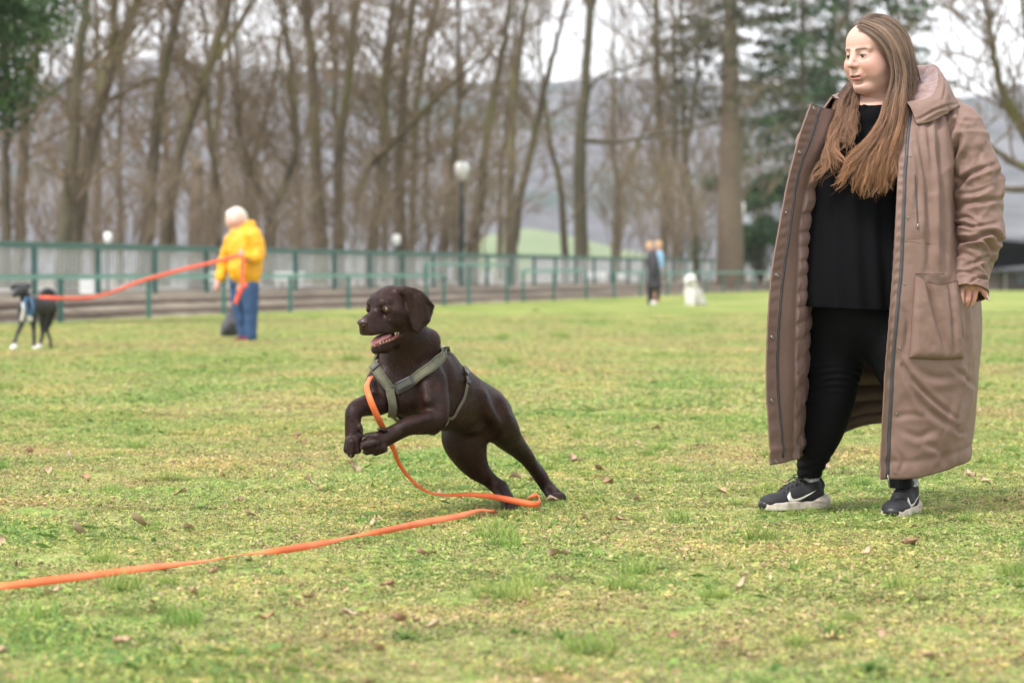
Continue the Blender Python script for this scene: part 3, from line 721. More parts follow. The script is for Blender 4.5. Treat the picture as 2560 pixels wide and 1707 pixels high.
_h = n.new('ShaderNodeHueSaturation'); _h.inputs['Saturation'].default_value = 0.97; _h.inputs['Value'].default_value = 1.0; l.new(pal3, _h.inputs['Color']); pal3 = _h.outputs[0]
l.new(pal3, b.inputs['Base Color']); b.inputs['Roughness'].default_value = 0.6; b.inputs['Specular IOR Level'].default_value = 0.3
tr = n.new('ShaderNodeBsdfTranslucent'); l.new(pal3, tr.inputs[0]); ms = n.new('ShaderNodeMixShader'); ms.inputs[0].default_value = 0.3
out = n['Material Output']; l.new(b.outputs[0], ms.inputs[1]); l.new(tr.outputs[0], ms.inputs[2]); l.new(ms.outputs[0], out.inputs[0])

PATCHC = bpy.data.collections.new("grass_patches")
def blades(rg, k, R, L, w, lean, tint, base_z=-0.004, seg=2):
    """k curved tapering blades inside radius R"""
    a = rg.uniform(0, 2 * np.pi, k); r = R * np.sqrt(rg.uniform(0, 1, k)); c = np.stack([r * np.cos(a), r * np.sin(a), np.full(k, base_z)], 1)
    h = rg.uniform(0, 2 * np.pi, k); d = np.stack([np.cos(h), np.sin(h), 0 * h], 1); s = np.stack([-np.sin(h), np.cos(h), 0 * h], 1)
    LL = L * rg.uniform(0.5, 1.35, k); ln = np.clip(lean + rg.normal(0, 0.25, k), 0.02, 1.5); ww = w * rg.uniform(0.6, 1.3, k)
    rows = []
    for j in range(seg + 1):
        t = j / seg; ang = ln * (0.5 + 0.8 * t)
        q = c + (d * np.sin(ang)[:, None] + np.array([0, 0, 1]) * np.cos(ang)[:, None]) * (LL * t)[:, None]
        q[:, 2] = np.maximum(q[:, 2], 0.001 + 0.004 * rg.uniform(0, 1, k))
        wj = ww * (1 - 0.85 * t ** 1.6) * 0.5; rows += [q - s * wj[:, None], q + s * wj[:, None]]
    V = np.stack(rows, 1); m = 2 * (seg + 1); Q = []
    for j in range(seg): Q.append(np.stack([np.arange(k) * m + 2 * j, np.arange(k) * m + 2 * j + 1, np.arange(k) * m + 2 * j + 3, np.arange(k) * m + 2 * j + 2], 1))
    T = np.repeat(np.clip(rg.normal(tint[0], tint[1], k), 0, 1), m)
    return V.reshape(-1, 3), np.concatenate(Q), T
def leaflets(rg, k, R, s, tint, zmax=0.014):
    a = rg.uniform(0, 2 * np.pi, k); r = R * np.sqrt(rg.uniform(0, 1, k)); c = np.stack([r * np.cos(a), r * np.sin(a), rg.uniform(0.001, zmax, k)], 1)
    u = rg.normal(0, 1, (k, 3)); u[:, 2] *= 0.35; u /= np.linalg.norm(u, axis=1, keepdims=True); v = np.cross(u, np.array([0, 0, 1.0]) + rg.normal(0, 0.45, (k, 3))); v /= np.linalg.norm(v, axis=1, keepdims=True)
    ss = (s * np.clip(rg.lognormal(-0.25, 0.5, k), 0.25, 2.2))[:, None]
    as_ = rg.uniform(0.18, 0.6, k)[:, None]; ss = ss * (1.45 - 0.75 * as_ / 0.6); V = np.stack([c - u * ss, c + v * ss * as_, c + u * ss, c - v * ss * as_], 1); V[..., 2] = np.maximum(V[..., 2], 0.0)
    return V.reshape(-1, 3), np.arange(4 * k).reshape(k, 4), np.repeat(np.clip(rg.normal(tint[0], tint[1], k), 0, 1), 4)
def patch(nm, parts):
    V = []; Q = []; T = []; o = 0
    for v, q, t in parts: V.append(v); Q.append(q + o); T.append(t); o += len(v)
    ob = mesh(nm, np.concatenate(V), np.concatenate(Q), m_blade, None, False, attrs={'tint': np.concatenate(T)})
    COL.objects.unlink(ob); PATCHC.objects.link(ob); return ob
rg = np.random.default_rng(11)
R_ = 0.19
for i in range(3):
    patch('patch_a%d' % i, [leaflets(rg, 760, R_, 0.0050, (0.46, 0.19)), blades(rg, 60, R_, 0.03, 0.0018, 1.45, (0.98, 0.03)), leaflets(rg, 26, R_, 0.012, (0.36, 0.12)), blades(rg, 260, R_, 0.022, 0.0034, 1.0, (0.34, 0.12)), blades(rg, 170, R_, 0.03, 0.0022, 1.35, (0.8, 0.06)), leaflets(rg, 150, R_, 0.006, (0.88, 0.08))])
for i in range(2):
    patch('patch_b%d' % i, [leaflets(rg, 600, R_, 0.0055, (0.36, 0.19)), leaflets(rg, 60, R_, 0.012, (0.28, 0.1)), blades(rg, 30, R_, 0.03, 0.0018, 1.45, (0.98, 0.03)), blades(rg, 280, R_, 0.030, 0.0038, 0.85, (0.27, 0.12)), blades(rg, 110, R_, 0.035, 0.0022, 1.3, (0.78, 0.06))])
for i in range(2):
    patch('patch_c%d' % i, [leaflets(rg, 560, R_, 0.0050, (0.58, 0.18)), blades(rg, 110, R_, 0.035, 0.002, 1.45, (0.97, 0.04)), leaflets(rg, 80, R_, 0.006, (0.99, 0.03)), blades(rg, 130, R_, 0.02, 0.003, 1.0, (0.42, 0.12)), blades(rg, 240, R_, 0.035, 0.002, 1.42, (0.83, 0.06)), leaflets(rg, 120, R_, 0.006, (0.97, 0.05))])
def rosette(rg, k, L, w, tint):
    return blades(rg, k, 0.012, L, w, 0.85, tint, seg=3)
patch('patch_d0', [rosette(rg, 26, 0.055, 0.009, (0.16, 0.05)), leaflets(rg, 60, 0.1, 0.006, (0.3, 0.1))])
patch('patch_d1', [blades(rg, 200, 0.07, 0.085, 0.0032, 0.6, (0.33, 0.08), seg=3), blades(rg, 40, 0.09, 0.07, 0.002, 1.2, (0.78, 0.05), seg=3)])
patch('patch_e0', [leaflets(rg, 240, 0.07, 0.006, (0.99, 0.02), 0.02), blades(rg, 90, 0.09, 0.04, 0.0022, 1.35, (0.96, 0.04)), blades(rg, 40, 0.09, 0.04, 0.0022, 1.2, (0.85, 0.04))])
def scatter(name, label, pts, rot, scl, idx):
    me = bpy.data.meshes.new(name); me.vertices.add(len(pts)); me.vertices.foreach_set('co', np.asarray(pts, np.float32).ravel())
    for k_, a_ in (('rz', rot), ('sc', scl)):
        at = me.attributes.new(k_, 'FLOAT', 'POINT'); at.data.foreach_set('value', np.asarray(a_, np.float32))
    at = me.attributes.new('pick', 'INT', 'POINT'); at.data.foreach_set('value', np.asarray(idx, np.int32))
    me.materials.append(m_blade)
    o = bpy.data.objects.new(name, me); COL.objects.link(o); tag(o, label, None, None, 'stuff')
    ng = bpy.data.node_groups.new(name + "_scatter", 'GeometryNodeTree')
    ng.interface.new_socket('Geometry', in_out='INPUT', socket_type='NodeSocketGeometry'); ng.interface.new_socket('Geometry', in_out='OUTPUT', socket_type='NodeSocketGeometry')
    N = ng.nodes; L = ng.links; gi = N.new('NodeGroupInput'); go = N.new('NodeGroupOutput')
    ci = N.new('GeometryNodeCollectionInfo'); ci.inputs['Collection'].default_value = PATCHC; ci.inputs['Separate Children'].default_value = True; ci.inputs['Reset Children'].default_value = True
    ip = N.new('GeometryNodeInstanceOnPoints'); ip.inputs['Pick Instance'].default_value = True
    def na(nm, ty):
        a = N.new('GeometryNodeInputNamedAttribute'); a.data_type = ty; a.inputs['Name'].default_value = nm; return a.outputs['Attribute']
    cx = N.new('ShaderNodeCombineXYZ'); L.new(na('rz', 'FLOAT'), cx.inputs['Z']); er = N.new('FunctionNodeEulerToRotation'); L.new(cx.outputs[0], er.inputs[0])
    L.new(er.outputs[0], ip.inputs['Rotation']); cs = N.new('ShaderNodeCombineXYZ'); mn = N.new('ShaderNodeMath'); mn.operation = 'MINIMUM'; mn.inputs[1].default_value = 1.35; so_ = na('sc', 'FLOAT'); L.new(so_, mn.inputs[0]); L.new(so_, cs.inputs[0]); L.new(so_, cs.inputs[1]); L.new(mn.outputs[0], cs.inputs[2]); L.new(cs.outputs[0], ip.inputs['Scale']); L.new(na('pick', 'INT'), ip.inputs['Instance Index'])
    L.new(gi.outputs[0], ip.inputs['Points']); L.new(ci.outputs[0], ip.inputs['Instance']); L.new(ip.outputs[0], go.inputs[0])
    md = o.modifiers.new('scatter', 'NODES'); md.node_group = ng; return o
def field(y0, y1, dens, sc, seed, margin=0.6):
    rg = np.random.default_rng(seed); Yv = []; Xv = []
    A = 0.185 * (y1 ** 2 - y0 ** 2) * 2 + 2 * margin * (y1 - y0); k = int(A * dens)
    y = np.sqrt(rg.uniform(y0 ** 2, y1 ** 2, k)); x = rg.uniform(-1, 1, k) * (y * 0.185 + margin)
    nz = fbm(np.stack([x * 0.8, y * 0.45, 0 * x], 1), 3, 12) + 0.35 * rg.normal(0, 1, k)
    idx = np.where(nz > 0.62 - 0.5 * np.clip((7.4 - y) / 1.2, 0, 1), 3 + rg.integers(0, 2, k), np.where(nz < -0.25, 5 + rg.integers(0, 2, k), rg.integers(0, 3, k)))
    # heights follow the ground
    z = 0.010 * fbm(np.stack([x * 1.6, y * 1.6, 0 * x], 1) * 2.3, 3, 3) + 0.006 * vnoise(np.stack([x * 1.6, y * 1.6, 0 * x], 1) * 9, 5) * (y < 20)
    return np.stack([x, y, z], 1), rg.uniform(0, 6.28, k), sc * rg.uniform(0.75, 1.25, k), idx
p1, r1, s1, i1 = field(5.0, 17, 24, 1.0, 1)
p2, r2, s2, i2 = field(17, 30, 5.5, 2.1, 2); p4, r4, s4, i4 = field(30, 62, 1.6, 3.0, 4); _k = np.random.default_rng(9).uniform(0, 1, len(p4)) < np.clip((62 - p4[:, 1]) / 26, 0, 1); _k &= (p4[:, 0] < 900) & ((p4[:, 0] - FX(p4[:, 1])) > 0.3); p4, r4, s4, i4 = p4[_k], r4[_k], s4[_k] * 1.0, i4[_k]
rg = np.random.default_rng(3)
ex = [];
for (px, py, s_, k_) in [(1235, 1352, 1.0, 8), (1260, 1372, .8, 8), (1840, 1340, 0.8, 7), (1480, 1640, 0.9, 8), (2170, 1690, 1.3, 7), (510, 1260, .8, 7), (800, 1330, .8, 7), (1540, 1300, .8, 7), (1700, 1310, .6, 8), (1320, 1480, .8, 8), (90, 1560, .8, 8), (700, 1440, .8, 7), (2250, 1480, .7, 8), (1340, 780, 1.2, 8), (880, 905, 1.6, 8), (1400, 845, 2, 8), (1255, 850, 1.2, 8), (1270, 912, 2.0, 8), (20, 980, 1.6, 8), (1400, 1600, 1.0, 7), (1290, 1590, .9, 7), (2350, 1300, .9, 7), (2080, 1590, 1.1, 7), (450, 1650, 1.1, 7), (1010, 1600, 0.9, 7)]:
    g_ = G(px, py); ex.append((g_, rg.uniform(0, 6.28), s_, k_))
for (px, py) in ((1210, 1440), (525, 1600), (840, 1640), (1230, 1290), (980, 1285), (790, 1300), (50, 1420), (2330, 1240), (1500, 1200), (1395, 1450)): ex.append((G(px, py), rg.uniform(0, 6.28), rg.uniform(.6, 1.1), 9))
for (px, py, s_) in ((1905, 1284, .3), (1935, 1290, .35), (1975, 1286, .3), (2030, 1284, .35), (2052, 1276, .35), (2190, 1300, .3), (2215, 1306, .35), (2250, 1306, .3), (2285, 1296, .35), (1262, 1290, .35), (1290, 1290, .3), (1380, 1268, .35), (1405, 1270, .35)): ex.append((G(px, py), rg.uniform(0, 6.28), s_, 8))
for _ in range(210):
    y = math.sqrt(rg.uniform(5.5 ** 2, 15 ** 2)); ex.append((np.array([rg.uniform(-1, 1) * .19 * y, y, 0]), rg.uniform(0, 6.28), rg.uniform(.35, .8), rg.choice([7, 8, 9])))
p3 = np.array([e[0] for e in ex]); 
scatter('grass', 'short patchy grass, moss and straw covering the meadow', np.concatenate([p1, p2, p4, p3]), np.concatenate([r1, r2, r4, [e[1] for e in ex]]), np.concatenate([s1, s2, s4, [e[2] for e in ex]]), np.concatenate([i1, i2, i4, [e[3] for e in ex]]))

# dry leaves ---------------------------------------------------------------
m_dry, n, l, b = newmat("dry_leaf")
oi = n.new('ShaderNodeObjectInfo'); cc = ramp(n, l, oi.outputs['Random'], [(0, (0.36, 0.2, 0.1)), (0.3, (0.55, 0.4, 0.26)), (0.7, (0.6, 0.5, 0.38)), (1, (0.3, 0.15, 0.08))])
l.new(mixc(n, l, noise(n, l, coords(n, l), 60, 3), cc, (0.3, 0.18, 0.1)), b.inputs['Base Color']); b.inputs['Roughness'].default_value = 0.7
def leafmesh(seed, lobes):
    rg = np.random.default_rng(seed); k = 9; V = []; Q = []
    for i in range(k):
        t = i / (k - 1); w = 0.34 * math.sin(math.pi * min(t * 1.02, 1)) ** 0.7 * (1 + (0.45 * math.cos(t * 26) if lobes else 0)); w = max(w, 0.02)
        zc = 0.15 * math.sin(t * 3 + seed)
        for j, u in enumerate((-1, -.5, 0, .5, 1)): V.append((t - 0.5, u * w, zc + 0.25 * abs(u) ** 1.5 * (1 + .5 * math.sin(seed + t * 5)) + rg.normal(0, .012)))
    for i in range(k - 1):
        for j in range(4): Q.append((i * 5 + j, i * 5 + j + 1, i * 5 + j + 6, i * 5 + j + 5))
    for j in range(1): 
        a = len(V); V += [(-.5, .012, zc), (-.5, -.012, zc), (-.8, -.008, .1), (-.8, .008, .1)]; Q.append((a, a + 1, a + 2, a + 3))
    me = bpy.data.meshes.new('dry_leaf'); me.from_pydata(V, [], Q); me.materials.append(m_dry)
    me.polygons.foreach_set('use_smooth', np.ones(len(Q), bool)); return me
LM = [leafmesh(i, i % 2) for i in range(5)]
rg = np.random.default_rng(17)
def leaf(px, py, size, label, grp):
    o = bpy.data.objects.new('dry_leaf', LM[rg.integers(0, 5)]); COL.objects.link(o); g_ = G(px, py); o.location = (g_[0], g_[1], 0.018)
    o.scale = (size, size, size); o.rotation_euler = (rg.normal(0, .3), rg.normal(0, .3), rg.uniform(0, 6.28)); tag(o, label, 'leaf', grp)
NAMED = [(1437, 1158, .075, 'pale curled dry leaf in the gap between the dog hind paws and the walking shoe'), (1500, 1182, .07, 'reddish brown dry leaf cluster lying right of the dog hind paws'), (1520, 1222, .05, 'small dark brown leaf left of the black walking shoe'), (745, 1097, .05, 'orange brown dry leaf in the open grass left of the dog paws'), (1107, 1257, .055, 'orange dry leaf under the loop of the leash'), (1287, 1208, .055, 'tan dry leaf between the two hind paws of the brown dog'), (2425, 1200, .07, 'whitish dry leaf right of the brown coat hem'), (2460, 1212, .05, 'small whitish dry leaf at the far right of the coat hem'), (890, 1180, .06, 'dark crumpled leaf with a stalk under the dog front paws'), (880, 1168, .04, 'thin reddish leaf stalk beside the dark crumpled leaf'), (450, 1247, .05, 'pale dry leaf above the left stretch of the leash'), (355, 1322, .08, 'long tan dry leaf just above the leash on the left'), (200, 1345, .07, 'pale dry leaf left of the long tan leaf above the leash'), (775, 1212, .045, 'pinkish dry leaf above the middle of the leash'), (535, 1443, .04, 'greyish leaf scrap below the middle of the leash'), (770, 1507, .04, 'pale leaf scrap in the lower left grass right of the grey scrap'), (1400, 1403, .06, 'brown dry leaf in the grass below the hind paws'), (2275, 1378, .07, 'tan dry leaf in the grass below the right shoe'), (1640, 1082, .05, 'pale brown dry leaf half way between dog and woman'), (1345, 1205, .04, 'orange leaf bit right beside the rear hind paw'), (75, 1137, .05, 'brown dry leaf at the left edge of the photo')]
for a_ in NAMED: leaf(*a_, 'dry leaves scattered on the meadow')
for _ in range(70):
    leaf(rg.uniform(0, 2560), 880 + 800 * rg.uniform(0, 1) ** 1.1, rg.uniform(.025, .05), 'small dry tan leaf scrap lying loose in the grass', 'small loose leaf scraps in the grass')
# ------------------------------------------------------------------ the brown dog
def zp(zx, zy, Y, r=None):
    """dog sculpting grid (2.45 units per photograph pixel) -> world point and radius"""
    q = P(820 + zx / 2.45, 680 + zy / 2.45, Y)
    return list(q) + ([r / 2.45 / F * Y] if r is not None else [])
def shell(v, seed=0, amp=0.0, sc=60):
    return v
PAWG = G(1275, 1268)
dog = empty('dog', (P(1180, 1000, 10.0)[0], 10.1, 0.0), 'chocolate brown dog leaping to the left in an olive harness, mouth open', 'dog')
m_fur, n, l, b = newmat("short_brown_coat")
v = coords(n, l)
f = noise(n, l, coords(n, l, 'Object', (1, 1, 1)), 38, 5, 0.65)
l.new(ramp(n, l, f, [(0.3, (0.016, 0.0056, 0.0040)), (0.55, (0.030, 0.0112, 0.0082)), (0.75, (0.048, 0.0195, 0.0145))]), b.inputs['Base Color'])
b.inputs['Roughness'].default_value = 0.45; b.inputs['Specular IOR Level'].default_value = 0.25
b.inputs['Sheen Weight'].default_value = 0.04; b.inputs['Sheen Roughness'].default_value = 0.35; b.inputs['Sheen Tint'].default_value = (0.75, 0.62, 0.58, 1)
bump(n, l, b, noise(n, l, v, 420, 4, 0.7), 0.35, 0.002)
m_strand, n, l, b = newmat("coat_hairs")
l.new(ramp(n, l, attr(n, 'tint'), [(0, (0.009, 0.0033, 0.0024)), (0.6, (0.030, 0.0115, 0.0085)), (1, (0.095, 0.042, 0.032))]), b.inputs['Base Color'])
b.inputs['Roughness'].default_value = 0.33; b.inputs['Specular IOR Level'].default_value = 0.30
na_ = n.new('ShaderNodeAttribute'); na_.attribute_name = 'nrm'; l.new(na_.outputs['Vector'], b.inputs['Normal'])
HS = 0.0030
S = SDF(zp(90, 1500, 9.5)[:3], zp(1500, 60, 10.85)[:3], HS)
S = SDF((min(zp(80, 0, 9.6)[0], zp(80, 0, 10.6)[0]), 9.50, -0.02), (zp(1500, 0, 10.6)[0], 10.78, zp(0, 60, 9.8)[2] + 0.02), HS)
FLOW = []
def C_(pts, k=0.02, flow=True):
    q = [zp(*p) for p in [(a, b_, Y, r) for a, b_, r, Y in pts]]
    S.chain(q, k)
    if flow: FLOW.append(catmull(q, 12)[:, :3])
def E_(zx, zy, Y, r3, k=0.02, R=None, mode='add'):
    S.ell(zp(zx, zy, Y), np.array(r3) / 2.45 / F * Y, R, k, mode)
# trunk
C_([(455, 330, 100, 9.80), (500, 430, 138, 9.85), (492, 545, 180, 9.90), (500, 660, 200, 9.93)], 0.02)
C_([(520, 640, 190, 9.92), (640, 660, 172, 9.98), (750, 735, 172, 10.06), (860, 790, 148, 10.13), (950, 830, 135, 10.20), (1010, 860, 112, 10.26)], 0.03)
C_([(490, 720, 160, 9.90), (560, 800, 150, 9.94), (700, 820, 150, 10.0), (820, 860, 108, 10.1), (900, 900, 85, 10.16)], 0.03)
E_(640, 425, 9.87, (46, 62, 66), 0.03)
E_(700, 560, 10.0, (80, 90, 80), 0.03)
# breast and shoulders
E_(335, 690, 9.86, (98, 100, 125), 0.03)
E_(610, 700, 9.84, (120, 95, 150), 0.022)
E_(455, 770, 9.84, (90, 80, 110), 0.03)
# fore leg on the photo's left
C_([(330, 700, 95, 9.86), (320, 790, 80, 9.83), (240, 815, 62, 9.77), (165, 850, 52, 9.71), (152, 930, 46, 9.70), (155, 1005, 50, 9.70), (152, 1070, 46, 9.69)], 0.014)
for a in ([(130, 1030, 26, 9.68), (118, 1085, 24, 9.675)], [(150, 1040, 27, 9.665), (143, 1108, 25, 9.665)], [(176, 1030, 27, 9.67), (180, 1085, 25, 9.67)], [(194, 1000, 22, 9.69), (199, 1045, 20, 9.69)]): C_(a, 0.005)
# fore leg in the middle
C_([(620, 700, 100, 9.85), (650, 800, 92, 9.82), (655, 885, 78, 9.80), (600, 925, 66, 9.77), (500, 940, 55, 9.73), (410, 985, 50, 9.70), (330, 1025, 56, 9.68), (295, 1045, 56, 9.67)], 0.014)
E_(640, 955, 9.81, (45, 40, 42), 0.015)
for a in ([(305, 1005, 30, 9.66), (242, 1012, 27, 9.655)], [(290, 1045, 32, 9.635), (225, 1062, 29, 9.63)], [(300, 1075, 32, 9.64), (242, 1093, 27, 9.64)], [(335, 1078, 30, 9.66), (295, 1100, 24, 9.66)]): C_(a, 0.005)
C_([(350, 965, 16, 9.66), (318, 962, 11, 9.655)], 0.004); C_([(196, 945, 17, 9.68), (205, 972, 11, 9.68)], 0.004)
# hind leg on the photo's left (its right)
C_([(870, 880, 120, 10.20), (835, 1000, 138, 10.20), (862, 1110, 105, 10.20), (915, 1205, 70, 10.22), (985, 1268, 46, 10.25), (1040, 1318, 43, 10.25), (1085, 1370, 40, 10.20), (1110, 1415, 45, 10.15), (1117, 1440, 43, 10.13)], 0.02)
for a in ([(1098, 1425, 25, 10.11), (1086, 1456, 20, 10.09)], [(1118, 1430, 26, 10.10), (1118, 1462, 21, 10.08)], [(1140, 1425, 25, 10.11), (1150, 1456, 20, 10.09)]): C_(a, 0.005)
C_([(1020, 1285, 20, 10.27), (1070, 1300, 22, 10.26), (1100, 1340, 16, 10.25)], 0.012, False)
# hind leg on the right (its left)
C_([(980, 860, 122, 10.20), (1045, 935, 108, 10.22), (1100, 1010, 80, 10.27), (1160, 1075, 60, 10.33), (1215, 1135, 47, 10.37), (1262, 1205, 36, 10.41), (1305, 1265, 36, 10.44), (1350, 1325, 40, 10.45), (1392, 1373, 46, 10.41)], 0.02)
C_([(1270, 1165, 16, 10.42), (1305, 1200, 14, 10.44), (1330, 1245, 14, 10.45)], 0.014, False)
for a in ([(1382, 1380, 27, 10.38), (1366, 1400, 21, 10.36)], [(1405, 1380, 27, 10.37), (1402, 1406, 21, 10.35)], [(1430, 1375, 26, 10.38), (1446, 1400, 19, 10.37)]): C_(a, 0.005)
# sheath, flank fold
E_(880, 955, 10.10, (60, 50, 34), 0.02)
E_(985, 960, 10.18, (60, 40, 60), 0.03)
# tail, swinging away behind
C_([(1030, 800, 50, 10.32), (1010, 770, 38, 10.42), (960, 800, 30, 10.55), (900, 860, 22, 10.66), (860, 900, 10, 10.72)], 0.02)
# head in its own frame: forward, left, up
PSI = math.radians(50); PT = math.radians(12)
fw = np.array([-math.cos(PSI) * math.cos(PT), -math.sin(PSI) * math.cos(PT), -math.sin(PT)]); sd = np.array([math.sin(PSI), -math.cos(PSI), 0.0]); up = -np.cross(fw, sd); 
if up[2] < 0: up = -up
HO = np.array(zp(370, 208, 9.76)); HR = np.stack([fw, sd, up])
def hp(f, s, u): return HO + fw * f + sd * s + up * u
def hell(f, s, u, r, k=0.01, mode='add', both=False):
    S.ell(hp(f, s, u), r, HR, k, mode)
    if both: S.ell(hp(f, -s, u), r, HR, k, mode)
def hcone(a, ra, b, rb, k=0.01, mode='add', both=False):
    S.cone(hp(*a), ra, hp(*b), rb, k, mode)
    if both: S.cone(hp(a[0], -a[1], a[2]), ra, hp(b[0], -b[1], b[2]), rb, k, mode)
hell(-0.012, 0, 0.0, (0.086, 0.064, 0.065), 0.012)
hell(0.000, 0.036, -0.034, (0.060, 0.034, 0.046), 0.016, both=True)
hell(-0.03, 0, -0.05, (0.06, 0.055, 0.06), 0.02)
hell(0.042, 0.027, 0.022, (0.024, 0.022, 0.018), 0.012, both=True)     # brows
hcone((0.045, 0, -0.020), 0.030, (0.122, 0, -0.026), 0.0175, 0.014)       # bridge
hcone((0.040, 0, -0.052), 0.040, (0.108, 0, -0.050), 0.030, 0.014)       # muzzle
hell(0.118, 0, -0.048, (0.026, 0.027, 0.030), 0.012)
hell(0.085, 0.018, -0.064, (0.050, 0.019, 0.021), 0.010, both=True)       # flews
hell(0.040, 0.030, -0.074, (0.045, 0.014, 0.022), 0.012, both=True)
hell(0.066, 0.0300, -0.006, (0.016, 0.006, 0.014), 0.014, 'cut', both=True)     # stop beside the bridge
hcone((0.03, 0.052, -0.010), 0.010, (-0.02, 0.060, -0.03), 0.012, 0.02, both=True)
# open mouth
S.plate([(-0.012, -0.094), (0.05, -0.083), (0.16, -0.070), (0.16, -0.112), (0.06, -0.117)], hp(0, 0, 0), fw, up, 0.13, 0, 0.006, 'cut')
hcone((-0.02, 0, -0.105), 0.040, (0.045, 0, -0.128), 0.026, 0.006)
hcone((0.045, 0, -0.128), 0.026, (0.092, 0, -0.130), 0.017, 0.008)
hcone((-0.005, 0.030, -0.106), 0.010, (0.080, 0.015, -0.118), 0.0055, 0.005, both=True)
# eye openings and lids
for s_ in (1, -1):
    ec = hp(0.0535, 0.0400 * s_, 0.0015); S.ell(ec, (0.0150, 0.0150, 0.0120), HR, 0.008, 'add'); 
EYE = {}
for s_ in (1, -1):
    dirn = fw * 0.70 + sd * s_ * 0.70 + up * 0.06; dirn /= np.linalg.norm(dirn); ec = hp(0.0535, 0.0400 * s_, 0.0015) + dirn * 0.0050
    S.ell(ec + dirn * 0.008, (0.0090, 0.0090, 0.0054), HR, 0.0025, 'cut'); EYE[s_] = ec
# ears: a near one with its lobe blown back, a far one folded forward
U = np.array([0.93, 0.367, 0.0]); V = np.array([0, 0, 1.0]); o = np.array(zp(540, 200, 9.735))
poly = [(432, 104), (470, 92), (520, 98), (565, 120), (612, 152), (658, 206), (645, 250), (622, 300), (585, 338), (548, 374), (520, 356), (502, 300), (491, 240), (488, 180), (470, 140), (440, 124)]
poly = [((x - 540) / 1785 / 0.93, -(y - 200) / 1785) for x, y in poly][::-1]
S.plate(poly, o, U, V, 0.011, 3.2, 0.008, 'add', 0.004)
S.chain([zp(432, 116, 9.74, 24), zp(470, 116, 9.73, 22), zp(495, 150, 9.725, 14), zp(500, 230, 9.73, 7)], 0.016)
S.chain([zp(520, 112, 9.735, 12), zp(570, 140, 9.74, 14), zp(610, 170, 9.745, 9), zp(645, 205, 9.75, 6)], 0.008)
S.chain([zp(560, 160, 9.742, 9), zp(585, 220, 9.742, 8), zp(600, 290, 9.746, 6)], 0.03)
hell(-0.004, -0.058, 0.026, (0.026, 0.012, 0.018), 0.02)
hell(-0.02, -0.070, -0.02, (0.03, 0.01, 0.05), 0.01)
def blur3(f, it):
    for _ in range(it):
        for ax in range(3):
            g = np.moveaxis(f, ax, 0).copy(); g[1:-1] = 0.25 * g[:-2] + 0.5 * g[1:-1] + 0.25 * g[2:]; f = np.moveaxis(g, 0, ax)
    return f
fb_ = blur3(np.clip(S.f, -0.05, 0.05), 14)
_gx = [S.lo[i] + S.h * np.arange(S.n[i]) for i in range(3)]
HL = None
for ix in range(S.n[0]):       # keep the head and the toes crisp, smooth the rest
    X_ = np.stack(np.meshgrid(_gx[0][ix:ix + 1], _gx[1], _gx[2], indexing='ij'), -1)[0]
    w_ = np.ones(X_.shape[:2])
    for c_, r_ in ((hp(0.07, 0, -0.045), 0.115), (np.array(zp(560, 220, 9.735)), 0.085), (np.array(zp(158, 1070, 9.68)), 0.045), (np.array(zp(265, 1050, 9.65)), 0.06), (np.array(zp(1115, 1440, 10.16)), 0.035), (np.array(zp(1400, 1395, 10.42)), 0.035)):
        w_ = np.minimum(w_, np.clip((np.linalg.norm(X_ - c_, axis=-1) - r_) / 0.03, 0, 1))
    S.f[ix] = S.f[ix] * (1 - w_) + (fb_[ix] - 0.0022) * w_
# relief of the muscles under the coat
for a_ in ([(705, 560, 22, 9.93), (735, 660, 20, 9.93), (712, 770, 20, 9.90), (690, 860, 18, 9.84)], [(640, 560, 26, 9.86), (600, 660, 24, 9.80), (610, 780, 22, 9.77)], [(930, 760, 26, 10.06), (985, 860, 30, 10.08), (1060, 960, 22, 10.16)], [(1040, 800, 26, 10.16), (1090, 900, 24, 10.17), (1140, 1000, 16, 10.24)], [(480, 935, 14, 9.695), (560, 905, 16, 9.72), (620, 890, 18, 9.74)]):
    S.chain([zp(x, y, Y, r) for x, y, r, Y in a_], 0.035)
Vd, Qd = S.surface()
# muscle and skin ripples
nz = fbm(Vd * 22, 2, 4); gd = S.grad(Vd)
Vd2 = Vd + gd * (0.0006 * nz)[:, None]
body = mesh('body', Vd2, Qd, m_fur, dog)
